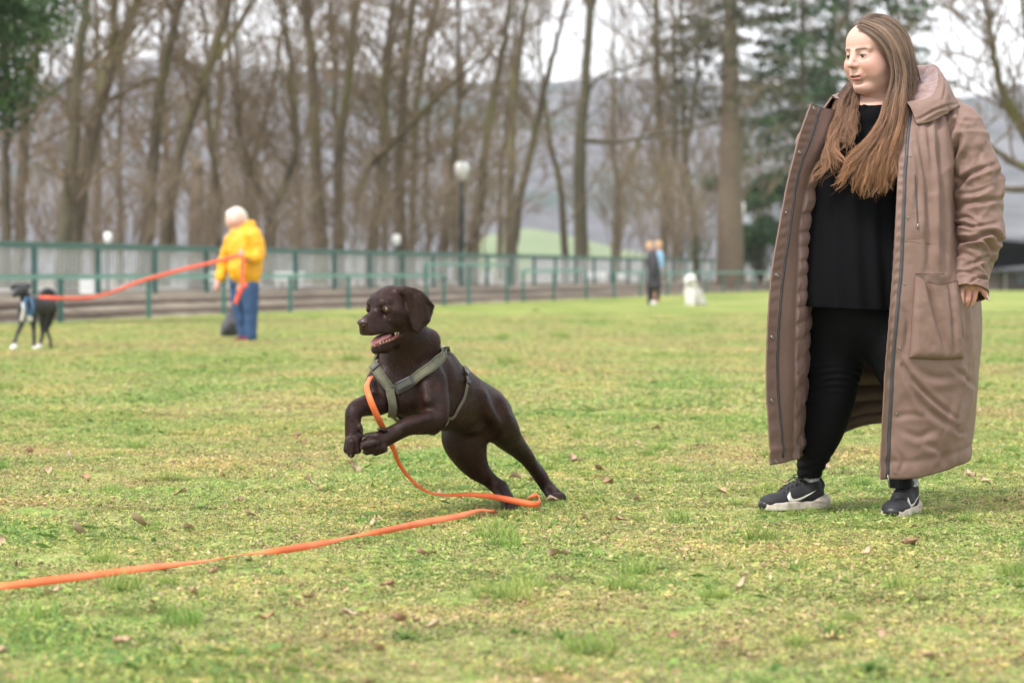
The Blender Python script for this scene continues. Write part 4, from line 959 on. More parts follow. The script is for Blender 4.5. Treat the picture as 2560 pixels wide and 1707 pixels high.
# short hairs lying along the coat
SEG = []
for q in FLOW: SEG += [(q[i], q[i + 1]) for i in range(len(q) - 1)]
SA = np.array([s_[0] for s_ in SEG]); SBv = np.array([s_[1] for s_ in SEG]) - SA
def flow_at(p):
    best = np.full(len(p), 1e9); D = np.zeros((len(p), 3))
    for a, ab in zip(SA, SBv):
        w = p - a; t = np.clip(w @ ab / (ab @ ab), 0, 1); d = np.linalg.norm(w - t[:, None] * ab, axis=1); m = d < best
        best[m] = d[m]; D[m] = ab / np.linalg.norm(ab)
    return D
def fur(name, V, Q, grad, count, L, w, mat, parent, seed, flow=None, lift=0.22, keep=None, jit=0.22):
    rg = np.random.default_rng(seed)
    a, b_, c_ = V[Q[:, 0]], V[Q[:, 1]], V[Q[:, 2]]; ar = np.linalg.norm(np.cross(b_ - a, V[Q[:, 3]] - a), axis=1)
    qi = rg.choice(len(Q), count, p=ar / ar.sum()); u, v_ = rg.uniform(0, 1, (2, count))
    p = (V[Q[qi, 0]] * ((1 - u) * (1 - v_))[:, None] + V[Q[qi, 1]] * (u * (1 - v_))[:, None] + V[Q[qi, 2]] * (u * v_)[:, None] + V[Q[qi, 3]] * ((1 - u) * v_)[:, None])
    if keep is not None: p = p[keep(p)]
    N = grad(p); D = flow(p); D = D - N * (D * N).sum(1)[:, None]; D /= np.linalg.norm(D, axis=1, keepdims=True) + 1e-9
    k = len(p); D = D + rg.normal(0, jit, (k, 3)); D = D - N * (D * N).sum(1)[:, None]; D = D + N * (lift + rg.uniform(0, 0.08, k))[:, None]; D /= np.linalg.norm(D, axis=1, keepdims=True)
    Sx = np.cross(D, N + rg.normal(0, .3, (k, 3))); Sx /= np.linalg.norm(Sx, axis=1, keepdims=True); ll = (L * rg.uniform(0.55, 1.2, k))[:, None]
    m1 = p + D * ll * .55 + N * ll * .03
    VV = np.stack([p - Sx * w * .5 - N * .0008, p + Sx * w * .5 - N * .0008, m1 + Sx * w * .4, m1 - Sx * w * .4, p + D * ll - N * ll * .12], 1).reshape(-1, 3)
    i0 = np.arange(k) * 5
    Q4 = np.stack([i0, i0 + 1, i0 + 2, i0 + 3], 1); Q3 = np.stack([i0 + 3, i0 + 2, i0 + 4, i0 + 4], 1)
    me = bpy.data.meshes.new(name); vv = VV - base_loc(parent); me.vertices.add(len(vv)); me.vertices.foreach_set('co', vv.astype(np.float32).ravel())
    L_ = np.concatenate([Q4, np.stack([i0 + 3, i0 + 2, i0 + 4], 1).repeat(1, 0)[:, [0, 1, 2, 2]]])
    loops = np.concatenate([Q4.ravel(), np.stack([i0 + 3, i0 + 2, i0 + 4], 1).ravel()]); me.loops.add(len(loops)); me.loops.foreach_set('vertex_index', loops.astype(np.int32))
    me.polygons.add(2 * k); me.polygons.foreach_set('loop_start', np.concatenate([np.arange(k) * 4, 4 * k + np.arange(k) * 3]).astype(np.int32)); me.update(calc_edges=True)
    me.polygons.foreach_set('use_smooth', np.ones(2 * k, bool))
    at = me.attributes.new('tint', 'FLOAT', 'POINT'); at.data.foreach_set('value', np.repeat(np.clip(rg.normal(.42, .22, k) + 0.28 * fbm(p * np.array([38, 38, 38]), 2, 7), 0, 1), 5).astype(np.float32))
    nn2 = N + rg.normal(0, 0.24, (k, 3)); nn2 /= np.linalg.norm(nn2, axis=1, keepdims=True); at = me.attributes.new('nrm', 'FLOAT_VECTOR', 'POINT'); at.data.foreach_set('vector', np.repeat(nn2, 5, 0).astype(np.float32).ravel())
    me.materials.append(mat); o_ = bpy.data.objects.new(name, me); COL.objects.link(o_); o_.parent = parent; return o_
def hl(p): return ((p - HO) @ HR.T)
def keepfur(p):
    q = hl(p); head = (q[:, 0] > -0.1) & (np.abs(q[:, 1]) < 0.09) & (q[:, 2] > -0.17) & (q[:, 2] < 0.1)
    mouth = (q[:, 0] > -0.02) & (np.abs(q[:, 1]) < 0.06) & (q[:, 2] < -0.075) & (q[:, 2] > -0.122)
    eye = (np.linalg.norm(p - EYE[1], axis=1) < 0.017) | (np.linalg.norm(p - EYE[-1], axis=1) < 0.017)
    nose = (q[:, 0] > 0.132)
    return ~(mouth & head) & ~eye & ~(nose & head)
FLOW_HEAD = fw * -1.0
_fl = flow_at
def flow_dog(p):
    D = _fl(p); q = hl(p); head = (q[:, 0] > -0.07) & (q[:, 2] > -0.16); D[head] = FLOW_HEAD + np.array([0, 0, -0.3]); return D
fur('coat_hair', Vd2, Qd, S.grad, 230000, 0.0105, 0.0008, m_strand, dog, 5, flow_dog, 0.04, keepfur, 0.18)
# longer tufts: breeches, belly and neck fold
def near(pts, r):
    def f_(p):
        m = np.zeros(len(p), bool)
        for q in pts: m |= np.linalg.norm(p - np.array(zp(*q)), axis=1) < r
        return m
    return f_
fur('fringe_hair', Vd2, Qd, S.grad, 26000, 0.013, 0.0010, m_strand, dog, 6, lambda p: flow_dog(p) * 0.7 + np.array([0.25, 0, -0.6]), 0.15, near([(960, 1100, 10.2), (970, 1040, 10.2), (880, 990, 10.1), (690, 460, 9.9), (400, 890, 9.85)], 0.028))
# nose
m_nose = simple("damp_brown_nose", (0.055, 0.028, 0.023), (0.04, 0.02, 0.017), 200, 0.32, 0.4, 0.0008)
N_ = SDF(hp(0.14, 0, -0.03) - 0.04, hp(0.14, 0, -0.03) + 0.04, 0.0012)
N_.ell(hp(0.139, 0, -0.027), (0.015, 0.0215, 0.0145), HR, 0.004); N_.ell(hp(0.137, 0, -0.040), (0.010, 0.009, 0.014), HR, 0.006)
for s_ in (1, -1):
    N_.ell(hp(0.1555, 0.0105 * s_, -0.030), (0.008, 0.0045, 0.0042), HR, 0.002, 'cut'); N_.cone(hp(0.148, 0.014 * s_, -0.032), 0.003, hp(0.141, 0.024 * s_, -0.036), 0.0025, 0.002, 'cut')
v_, q_ = N_.surface(); mesh('nose', v_, q_, m_nose, dog)
# eyes
m_deye, n, l, b = newmat("amber_dog_eye")
l.new(ramp(n, l, attr(n, 'ang'), [(0.0, (0.006, 0.005, 0.005)), (0.33, (0.008, 0.006, 0.005)), (0.37, (0.26, 0.16, 0.06)), (0.56, (0.30, 0.2, 0.09)), (0.64, (0.15, 0.09, 0.04)), (0.7, (0.02, 0.012, 0.01)), (1, (0.03, 0.02, 0.018))]), b.inputs['Base Color'])
b.inputs['Roughness'].default_value = 0.25; b.inputs['Coat Weight'].default_value = 0.25; b.inputs['Coat Roughness'].default_value = 0.05
def eyeball(name, c, r, gaze, mat, parent, maxang=50, n=28):
    gaze = np.array(gaze, float); gaze /= np.linalg.norm(gaze); t = np.cross(gaze, [0, 0, 1.0]); t /= np.linalg.norm(t); w = np.cross(gaze, t); V = []; A = []
    for i in range(n + 1):
        th = math.pi * i / n
        for j in range(n): ph = 2 * math.pi * j / n; V.append(c + r * (math.cos(th) * gaze + math.sin(th) * (math.cos(ph) * t + math.sin(ph) * w))); A.append(min(1, math.degrees(th) / maxang))
    Q = np.array([(i * n + j, i * n + (j + 1) % n, (i + 1) * n + (j + 1) % n, (i + 1) * n + j) for i in range(n) for j in range(n)])
    return mesh(name, V, Q, mat, parent, attrs={'ang': A})
for s_ in (1, -1): eyeball('eye', EYE[s_] - 0.0015 * (fw * .7 + sd * s_ * .7), 0.0094, (-0.45, -0.89, 0.0), m_deye, dog, 58)
# mouth parts
m_gum = simple("wet_gum", (0.30, 0.085, 0.075), (0.16, 0.05, 0.045), 120, 0.3, 0.3, 0.001, sub=0.1)
m_tongue = simple("pink_tongue", (0.64, 0.27, 0.29), (0.56, 0.21, 0.24), 90, 0.38, 0.4, 0.001, sub=0.15)
m_tooth = simple("ivory_tooth", (0.72, 0.66, 0.54), None, 30, 0.25)
g_ = SDF(hp(0.05, 0, -0.11) - 0.11, hp(0.05, 0, -0.11) + 0.11, 0.0016)
for s_ in (1, -1):
    g_.chain([list(hp(-0.008, 0.031 * s_, -0.098)) + [0.0065], list(hp(0.04, 0.026 * s_, -0.108)) + [0.0062], list(hp(0.082, 0.016 * s_, -0.1135)) + [0.0045], list(hp(0.102, 0.004 * s_, -0.117)) + [0.004]], 0.004)
g_.ell(hp(-0.012, 0, -0.095), (0.012, 0.03, 0.012), HR, 0.006); g_.ell(hp(0.06, 0, -0.118), (0.045, 0.018, 0.006), HR, 0.005)
v_, q_ = g_.surface(); mesh('gum', v_, q_, m_gum, dog)
t_ = SDF(hp(0.05, 0, -0.10) - 0.11, hp(0.05, 0, -0.10) + 0.11, 0.0016)
t_.chain([list(hp(-0.01, 0, -0.098)) + [0.010], list(hp(0.04, 0, -0.102)) + [0.010], list(hp(0.075, 0, -0.102)) + [0.009], list(hp(0.104, 0, -0.113)) + [0.006]], 0.004)
t_.chain([list(hp(0.01, 0.012, -0.1)) + [0.008], list(hp(0.06, 0.014, -0.098)) + [0.008], list(hp(0.095, 0.010, -0.106)) + [0.006]], 0.006); t_.chain([list(hp(0.01, -0.012, -0.1)) + [0.008], list(hp(0.06, -0.014, -0.098)) + [0.008], list(hp(0.095, -0.010, -0.106)) + [0.006]], 0.006)
v_, q_ = t_.surface(); mesh('tongue', v_, q_, m_tongue, dog)
def tooth(a, b_, r):
    MB().tube(catmull([a, (np.array(a) + b_) / 2 + np.array([0, 0, .0005]), b_], 6), np.linspace(r, r * .15, 6), 8).build('tooth', m_tooth, dog)
tooth(hp(0.086, 0.0165, -0.113), hp(0.085, 0.018, -0.099), 0.0032); tooth(hp(0.086, -0.0165, -0.113), hp(0.085, -0.018, -0.099), 0.0032)
tooth(hp(0.020, 0.0335, -0.085), hp(0.022, 0.034, -0.099), 0.0062); tooth(hp(0.006, 0.034, -0.088), hp(0.008, 0.034, -0.098), 0.004)
for i, q in enumerate(((0.074, .021), (0.062, .025), (0.05, .028), (0.036, .030))): tooth(hp(q[0], q[1], -0.111), hp(q[0], q[1] + .001, -0.1025), 0.0026)
for s_ in (-.008, -.003, .003, .008): tooth(hp(0.1035, s_, -0.117), hp(0.106, s_, -0.109), 0.0018)
# claws
m_claw = simple("dark_claw", (0.03, 0.022, 0.02), (0.10, 0.085, 0.07), 90, 0.35)
m_claw_l = simple("horn_claw", (0.16, 0.15, 0.10), (0.10, 0.09, 0.06), 90, 0.35)
def claw(a, b_, r=0.0032, m=None): MB().tube(catmull([a, (np.array(a) * .5 + np.array(b_) * .5) + np.array([0, 0, 0.0015]), b_], 6), np.linspace(r, r * .2, 6), 8).build('claw', m or m_claw, dog)
for (x0, y0, x1, y1, Y) in [(232, 1012, 206, 1028, 9.645), (212, 1066, 198, 1084, 9.62), (228, 1098, 208, 1106, 9.63), (285, 1108, 276, 1116, 9.65), (116, 1098, 116, 1116, 9.665), (142, 1120, 138, 1140, 9.655), (182, 1096, 186, 1108, 9.66), (203, 1052, 208, 1066, 9.68), (318, 962, 305, 968, 9.65), (205, 972, 212, 990, 9.675), (1084, 1462, 1080, 1472, 10.07), (1118, 1468, 1118, 1478, 10.06), (1152, 1462, 1158, 1470, 10.07), (1364, 1405, 1360, 1414, 10.345), (1402, 1412, 1402, 1422, 10.335), (1450, 1404, 1462, 1412, 10.355)]:
    claw(zp(x0, y0, Y), zp(x1, y1, Y), 0.0042, m_claw_l if x0 == 232 else None)

# harness ---------------------------------------------------------------
m_olive, n, l, b = newmat("olive_webbing")
v = coords(n, l); fb = noise(n, l, coords(n, l, 'Object', (1, 1, 1)), 55, 4)
l.new(ramp(n, l, fb, [(0.3, (0.085, 0.082, 0.05)), (0.7, (0.135, 0.13, 0.085))]), b.inputs['Base Color']); b.inputs['Roughness'].default_value = 0.75
wvt = n.new('ShaderNodeTexWave'); wvt.inputs['Scale'].default_value = 260; l.new(v, wvt.inputs[0]); bump(n, l, b, wvt.outputs['Fac'], 0.35, 0.0008)
m_black = simple("black_plastic", (0.018, 0.018, 0.02), (0.03, 0.03, 0.034), 60, 0.35)
m_stitch = simple("dark_stitching", (0.02, 0.022, 0.016), None, 60, 0.8)
m_metal = simple("brushed_metal", (0.35, 0.35, 0.37), (0.25, 0.25, 0.27), 60, 0.3, metal=0.9)
def band(name, ctr, width, th, mat, parent, sdf, off=0.006, wv=None, smooth_n=2):
    """strap laid over the sculpted surface: ctr = rows of points near the surface; the strap keeps its width across"""
    c = catmull(ctr, max(16, 8 * len(ctr)))[:, :3]; n_ = len(c)
    for _ in range(4): c = c - sdf.grad(c) * (sdf.sample(c) - off)[:, None]
    for _ in range(smooth_n): c[1:-1] = (c[:-2] + 2 * c[1:-1] + c[2:]) / 4
    T = np.gradient(c, axis=0); T /= np.linalg.norm(T, axis=1, keepdims=True); N = sdf.grad(c)
    B = np.cross(T, N); B /= np.linalg.norm(B, axis=1, keepdims=True)
    m = 7; wv = width if wv is None else np.interp(np.linspace(0, 1, n_), np.linspace(0, 1, len(wv)), wv)
    ws = np.linspace(-.5, .5, m); wv = np.broadcast_to(wv, (n_,))
    g0 = c[:, None] + B[:, None] * (ws[None, :, None] * wv[:, None, None])
    fl = g0.reshape(-1, 3).copy()
    for _ in range(3): d = sdf.sample(fl) - off; fl = fl - sdf.grad(fl) * np.clip(d, -0.02, 0.006)[:, None]
    g0 = fl.reshape(n_, m, 3); Nn = sdf.grad(fl).reshape(n_, m, 3)
    top = g0 + Nn * th / 2; bot = g0 - Nn * th / 2
    ring = np.concatenate([top, bot[:, ::-1]], 1); k = 2 * m; Q = []
    for i in range(n_ - 1):
        for j in range(k): Q.append((i * k + j, i * k + (j + 1) % k, (i + 1) * k + (j + 1) % k, (i + 1) * k + j))
    Q.append(tuple(range(k))[::-1]); Q.append(tuple((n_ - 1) * k + j for j in range(k)))
    o_ = mesh(name, ring.reshape(-1, 3), Q, mat, parent); 
    return o_, g0, Nn
def surf(zx, zy, Y0=9.3, sdf=None, back=False):
    """sculpted surface point under a grid position of the dog"""
    q = P(820 + zx / 2.45, 680 + zy / 2.45, Y0); d = q - np.array([0, 0, CAMZ]); d = d / np.linalg.norm(d)
    t = (sdf or S).hit(q[None], d[None], 1.4)[0]
    return q + d * (t if np.isfinite(t) else 0.6)
Sb = S
left = [surf(x, y) for x, y in ((690, 485), (655, 560), (600, 610), (540, 655), (470, 695), (415, 725))]
left = [left[0] + np.array([0.015, 0.09, 0.0]), left[0] + np.array([0.005, 0.03, 0.006])] + left
# thick padded straps
st_, gl, gn = band('harness', left, 0.036, 0.007, m_olive, dog, S, 0.009); harness = st_
rt = [surf(x, y) for x, y in ((300, 520), (288, 560), (305, 610), (340, 665), (385, 720))]
rt = [rt[0] + np.array([0.02, 0.10, 0.03]), rt[0] + np.array([-0.0, 0.04, 0.012])] + rt
st2, gr_, gn2 = band('shoulder_strap', rt, 0.034, 0.007, m_olive, harness, S, 0.009)
ch = [surf(x, y) for x, y in ((385, 715), (385, 770), (400, 830), (425, 880))] + [list(np.array(surf(425, 880)) + np.array([0.03, 0.05, -0.01]))]
band('chest_strap', ch, 0.032, 0.006, m_olive, harness, S, 0.012)
gi = [surf(x, y) for x, y in ((838, 600), (850, 650), (842, 720), (825, 780), (790, 840), (745, 895), (722, 925))]
gi = [gi[0] + np.array([0.0, 0.06, 0.012])] + gi + [gi[-1] + np.array([-0.02, 0.05, -0.015])]
band('girth_strap', gi, 0.012, 0.003, m_olive, harness, S, 0.005)
for gg, nn_ in ((gl, gn), (gr_, gn2)):
    for e in (1, 5):
        mb = MB(); mb.tube(gg[4:-2, e] + nn_[4:-2, e] * 0.0042, 0.0007, 5); mb.build('stitching', m_stitch, harness)
def plate_on(zx, zy, w, h, ang, th, name, mat, off=0.012, hollow=False, parent=None, rim=0.003, dY=0):
    c = np.array(surf(zx, zy)); N = S.grad(c[None])[0]; c = c + N * off
    R_ = np.array([1, 0, 0.0]) - N * N[0]; R_ /= np.linalg.norm(R_); Uu = np.cross(N, R_) * 1.0
    if Uu[2] < 0: Uu = -Uu
    a = math.radians(ang); X_ = R_ * math.cos(a) + Uu * math.sin(a); Y_ = -R_ * math.sin(a) + Uu * math.cos(a); rot = np.stack([X_, Y_, N], 1)
    mb = MB()
    if hollow:
        for sx_ in (-1, 1): mb.box(c + X_ * sx_ * (w / 2 - rim / 2), (rim, h, th), rot=rot); mb.box(c + Y_ * sx_ * (h / 2 - rim / 2), (w - 2 * rim, rim, th * 1.02), rot=rot)
    else: mb.box(c, (w, h, th), rot=rot)
    o_ = mb.build(name, mat, parent or harness, False); md = o_.modifiers.new('bevel', 'BEVEL'); md.width = 0.0012; md.segments = 2; return o_, c, rot
b0, c0, r0 = plate_on(470, 690, 0.068, 0.031, 27, 0.010, 'chest_buckle', m_black, 0.020)
plate_on(468, 693, 0.050, 0.018, 27, 0.006, 'buckle_face', simple("worn_olive_print", (0.05, 0.048, 0.03), (0.10, 0.09, 0.07), 240, 0.5), 0.0245)
MB().tube([c0 + r0[:, 0] * x_ + r0[:, 1] * 0.0135 + r0[:, 2] * 0.0055 for x_ in (-0.030, 0.0, 0.026)], 0.0022, 8).build('buckle_bar', m_metal, harness)
plate_on(303, 598, 0.034, 0.009, 35, 0.006, 'slider', m_black, 0.0155)
plate_on(683, 490, 0.024, 0.010, -60, 0.006, 'slider', m_black, 0.0155)
plate_on(843, 615, 0.016, 0.040, -12, 0.008, 'side_buckle', m_black, 0.008); plate_on(849, 672, 0.018, 0.016, -6, 0.007, 'side_buckle', m_black, 0.009)
# back panel edge and grab handle standing up behind the neck
MB().tube(catmull([zp(694, 462, 9.93), zp(712, 455, 9.96), zp(735, 462, 10.0)], 8), 0.012, 4, sq=0.2).build('grab_handle', simple("pale_olive_webbing", (0.26, 0.26, 0.2), (0.2, 0.2, 0.15), 80, 0.7), harness)
# ------------------------------------------------------------------ the long orange leash
m_leash, n, l, b = newmat("orange_webbing")
v = coords(n, l, 'Object')
l.new(ramp(n, l, noise(n, l, v, 12, 4), [(0.3, (0.70, 0.11, 0.022)), (0.7, (0.86, 0.19, 0.06))]), b.inputs['Base Color']); b.inputs['Roughness'].default_value = 0.55
bump(n, l, b, noise(n, l, v, 900, 2), 0.3, 0.0006); b.inputs['Emission Strength'].default_value = 0
def ribbon(rows, th, n_=None, kink=0.0):
    """rows: x,y,z, width, and the direction across the strap (3)"""
    rows = np.asarray(rows, float); k = n_ or 12 * len(rows); q = catmull(rows, k); c = q[:, :3]; w = q[:, 3]; A = q[:, 4:7]
    T = np.gradient(c, axis=0); T /= np.linalg.norm(T, axis=1, keepdims=True); A = A - T * (A * T).sum(1)[:, None]; A /= np.linalg.norm(A, axis=1, keepdims=True); N = np.cross(T, A)
    V = np.stack([c - A * w[:, None] / 2 - N * th / 2, c + A * w[:, None] / 2 - N * th / 2, c + A * w[:, None] / 2 + N * th / 2, c - A * w[:, None] / 2 + N * th / 2], 1).reshape(-1, 3)
    Q = [(i * 4 + j, i * 4 + (j + 1) % 4, (i + 1) * 4 + (j + 1) % 4, (i + 1) * 4 + j) for i in range(k - 1) for j in range(4)]
    Q += [(3, 2, 1, 0), tuple((k - 1) * 4 + j for j in range(4))]; return V, Q
def LP(px, py, Y, w, A): return list(P(px, py, Y)) + [w, *A]
def LG(px, py, w, A, h=0.02):
    h = h + 0.012; g_ = G(px, py); k = (CAMZ - h) / CAMZ; return [g_[0] * k, g_[1] * k, h, w, *A]
zz = lambda x, y: (820 + x / 2.45, 680 + y / 2.45)
rows = [LP(*zz(262, 640), 9.80, .02, (1, -.2, .25)), LP(*zz(238, 700), 9.70, .019, (1, -.2, .35)), LP(*zz(258, 780), 9.66, .022, (1, -.2, .45)), LP(*zz(300, 880), 9.68, .022, (1, -.2, .5)), LP(*zz(345, 970), 9.74, .020, (1, -.2, .5)), LP(*zz(400, 1080), 9.80, .016, (1, .2, .45)), LP(*zz(440, 1180), 9.86, .014, (1, .5, .5)),
        LP(*zz(520, 1280), 9.93, .013, (.5, .8, .6)), LP(*zz(610, 1345), 9.98, .012, (.1, .8, .6)), LP(*zz(720, 1365), 10.02, .012, (0, .8, .5)), LP(*zz(870, 1362), 10.05, .016, (0, .55, .8)), LP(*zz(1010, 1375), 10.05, .020, (0, .3, 1)), LP(*zz(1140, 1400), 10.04, .022, (0, .2, 1)), LP(*zz(1250, 1420), 10.03, .022, (0, .1, 1)), LP(*zz(1296, 1412), 10.06, .021, (-.1, .1, 1)),
        LP(*zz(1290, 1375), 10.12, .02, (-.5, .4, .8)), LP(*zz(1262, 1366), 10.16, .019, (.1, .8, .7)), LP(*zz(1215, 1388), 10.20, .02, (.3, .8, .3)), LP(*zz(1165, 1432), 10.22, .02, (.6, .8, .2)), LG(*zz(1125, 1458), .018, (.5, .9, .1), -0.012), LG(*zz(1060, 1466), .012, (.2, 1, .1), -0.026)]
g_ = lambda x, y: (x * 1.0884, y * 1.0884)
rows += [LG(*zz(1005, 1464), .009, (.1, 1, .2), .004), LG(*zz(930, 1460), .012, (.1, 1, .35), .018), LG(*zz(800, 1492), .022, (.1, 1, .25), .02), LG(*g_(960, 1202), .022, (.1, .9, .4), .022), LG(*g_(880, 1219), .02, (.1, .7, .7), .026), LG(*g_(810, 1232), .012, (.1, .9, .1), .022), LG(*g_(720, 1251), .022, (.1, .9, .35), .022), LG(*g_(640, 1264), .02, (.1, .6, .7), .026), LG(*g_(560, 1273), .013, (.1, .9, -.05), .02), LG(*g_(470, 1288), .016, (.1, 1, .05), .02), LG(*g_(360, 1301), .022, (.1, .95, .3), .024), LG(*g_(230, 1318), .022, (.1, .9, .4), .026), LG(*g_(120, 1332), .022, (.1, .8, .6), .028), LG(*g_(30, 1343), .02, (.1, .6, .8), .026), LG(*g_(-60, 1352), .022, (.1, .9, .3), .022), LG(*g_(-260, 1380), .022, (.1, 1, .2), .02)]
V, Q = ribbon(rows, 0.0022, 420)
tag(mesh('leash', V, Q, m_leash), 'long flat orange leash trailing from the brown dog across the grass to the left edge', 'leash')
# ------------------------------------------------------------------ the woman in the brown coat
woman = empty('person', (P(2150, 1280, 9.95)[0], 9.97, 0), 'long haired woman in a long open brown hooded coat over black clothes, looking left', 'person')
def z3p(x, y): return (1880 + x / 2.306, y / 2.306)
def z4p(x, y): return (1880 + x / 2.306, 640 + y / 2.306)
# ---- head, neck
A_ = math.radians(50); PT2 = math.radians(5); KS = 1.06
ff = np.array([-math.sin(A_) * math.cos(PT2), -math.cos(A_) * math.cos(PT2), -math.sin(PT2)]); ss = np.array([math.cos(A_), -math.sin(A_), 0.0]); uu_ = np.cross(ss, ff); uu_ = uu_ if uu_[2] > 0 else -uu_
HW_ = P(2183.5, 135.5, 9.98); FR = np.stack([ff, ss, uu_])
def wp(f, s, u): return HW_ + (ff * f + ss * s + uu_ * u) * KS
W = SDF(P(2060, 330, 9.98) + np.array([0, -0.17, 0]), P(2320, 40, 9.98) + np.array([0, 0.19, 0]), 0.0019)
def we(f, s, u, r, k=0.012, mode='add', both=False):
    W.ell(wp(f, s, u), np.array(r) * KS, FR, k, mode)
    if both: W.ell(wp(f, -s, u), np.array(r) * KS, FR, k, mode)
def wc(a, ra, b_, rb, k=0.012, mode='add', both=False):
    W.cone(wp(*a), ra * KS, wp(*b_), rb * KS, k, mode)
    if both: W.cone(wp(a[0], -a[1], a[2]), ra * KS, wp(b_[0], -b_[1], b_[2]), rb * KS, k, mode)
we(-0.012, 0, 0.032, (0.097, 0.077, 0.083), 0.01)
we(0.042, 0, 0.040, (0.048, 0.060, 0.050), 0.03)
we(0.030, 0, -0.030, (0.060, 0.066, 0.078), 0.02)
we(0.043, 0.039, -0.040, (0.041, 0.033, 0.036), 0.024, both=True)
we(0.030, 0.046, -0.062, (0.038, 0.028, 0.034), 0.024, both=True)
we(0.062, 0.038, -0.030, (0.022, 0.019, 0.016), 0.024, both=True)
we(0.087, 0.0100, -0.012, (0.012, 0.010, 0.022), 0.018, both=True)
wc((-0.02, 0.050, -0.055), 0.024, (0.020, 0.040, -0.088), 0.025, 0.02, both=True)
wc((0.020, 0.040, -0.088), 0.025, (0.058, 0.014, -0.104), 0.020, 0.02, both=True)
we(0.070, 0, -0.104, (0.020, 0.022, 0.017), 0.014)
we(0.030, 0, -0.112, (0.042, 0.042, 0.020), 0.02)
we(0.078, 0, -0.064, (0.022, 0.030, 0.024), 0.015)                        # muzzle of the mouth
we(0.097, 0.0325, -0.003, (0.016, 0.021, 0.0135), 0.014, 'cut', both=True)  # sockets
wc((0.086, 0.012, 0.0155), 0.0075, (0.072, 0.047, 0.0175), 0.006, 0.014, both=True)
we(0.0745, 0.0315, -0.003, (0.0150, 0.0170, 0.0135), 0.009, both=True)      # lids
wc((0.087, 0, 0.006), 0.0080, (0.1150, 0, -0.029), 0.0078, 0.014)           # nose
we(0.1150, 0, -0.0325, (0.0100, 0.0096, 0.0080), 0.010)
we(0.0980, 0.0110, -0.0360, (0.0120, 0.0056, 0.0062), 0.011, both=True)
wc((0.1075, 0.0062, -0.0432), 0.0032, (0.097, 0.0075, -0.0390), 0.003, 0.003, 'cut', both=True)
# lips
we(0.0925, 0.0075, -0.0655, (0.0095, 0.0115, 0.0040), 0.005, both=True)
wc((0.092, 0.012, -0.0670), 0.0040, (0.0740, 0.0345, -0.0585), 0.0020, 0.004, both=True)
we(0.0885, 0, -0.0780, (0.0110, 0.0185, 0.0070), 0.005)
wc((0.090, 0.012, -0.0765), 0.0055, (0.0740, 0.0340, -0.0598), 0.0022, 0.004, both=True)
wc((0.097, 0.0, -0.0715), 0.0024, (0.0800, 0.0320, -0.0596), 0.0014, 0.002, 'cut', both=True)
we(0.092, 0, -0.0715, (0.014, 0.021, 0.0034), 0.002, 'cut')
we(0.0835, 0, -0.0900, (0.0100, 0.014, 0.0040), 0.014, 'cut')
for s_ in (1, -1):
    W.chain([list(wp(0.1020, 0.0245 * s_, -0.0430)) + [0.0020], list(wp(0.0990, 0.0285 * s_, -0.0500)) + [0.0035], list(wp(0.0915, 0.0350 * s_, -0.0640)) + [0.0025]], 0.012, None, 'cut')

for s_ in (1, -1):
    W.ell(wp(0.0890, 0.0320 * s_, -0.0040), np.array([0.016, 0.0118, 0.0030]) * KS, FR, 0.0016, 'cut')
# near ear
we(-0.008, 0.0745, -0.006, (0.017, 0.006, 0.028), 0.006); we(-0.004, 0.0805, -0.003, (0.009, 0.006, 0.017), 0.004, 'cut'); we(-0.002, 0.0745, -0.032, (0.008, 0.005, 0.010), 0.005)
# neck and shoulders
W.chain([list(wp(-0.02, 0, -0.05)) + [0.066], list(wp(-0.03, 0, -0.13)) + [0.068], list(wp(-0.045, 0, -0.185)) + [0.078], list(wp(-0.05, 0, -0.23)) + [0.10]], 0.03)
Vh, Qh = W.surface()
L_ = (Vh - HW_) @ FR.T / KS
def gs(f, s, u, r): return np.exp(-(((L_[:, 0] - f) / r[0]) ** 2 + ((np.abs(L_[:, 1]) - s) / r[1]) ** 2 + ((L_[:, 2] - u) / r[2]) ** 2))
colr = np.tile(np.array([0.57, 0.35, 0.29]), (len(Vh), 1))
def mixin(c, w): 
    global colr
    w = np.clip(w, 0, 1)[:, None]; colr = colr * (1 - w) + np.array(c) * w
mixin((0.57, 0.25, 0.215), 0.9 * gs(0.06, 0.046, -0.040, (0.04, 0.026, 0.026)))
mixin((0.54, 0.25, 0.21), 0.5 * gs(0.112, 0, -0.038, (0.014, 0.016, 0.014)))
mixin((0.5, 0.28, 0.22), 0.4 * gs(0.08, 0, -0.105, (0.03, 0.03, 0.016)))
mixin((0.60, 0.42, 0.35), 0.4 * gs(0.09, 0, 0.04, (0.04, 0.04, 0.03)))
lipm = ((L_[:, 0] > 0.074) & (np.abs(L_[:, 2] + 0.0712 - 0.0055 * (np.abs(L_[:, 1]) / .026) ** 2) < 0.0105 * np.sqrt(np.clip(1 - (L_[:, 1] / 0.0280) ** 2, 0, 1)) * np.where(L_[:, 2] > -0.0715, 0.78, 1.0)))
_lc = L_[:, 2] + 0.0712 - 0.0100 * (np.abs(L_[:, 1]) / .030) ** 2; _lh = 0.0105 * np.sqrt(np.clip(1 - (L_[:, 1] / 0.0345) ** 2, 0, 1)) * np.where(_lc > 0, 0.66, 1.30)
lipm = np.clip((_lh - np.abs(_lc)) / 0.0035, 0, 1) * (L_[:, 0] > 0.07)
mixin((0.46, 0.16, 0.15), 0.8 * lipm)
mixin((0.16, 0.04, 0.04), 0.9 * ((np.abs(L_[:, 2] + 0.0712 - 0.0100 * (L_[:, 1] / .030) ** 2) < 0.0013) & (np.abs(L_[:, 1]) < 0.021) & (L_[:, 0] > 0.07)))
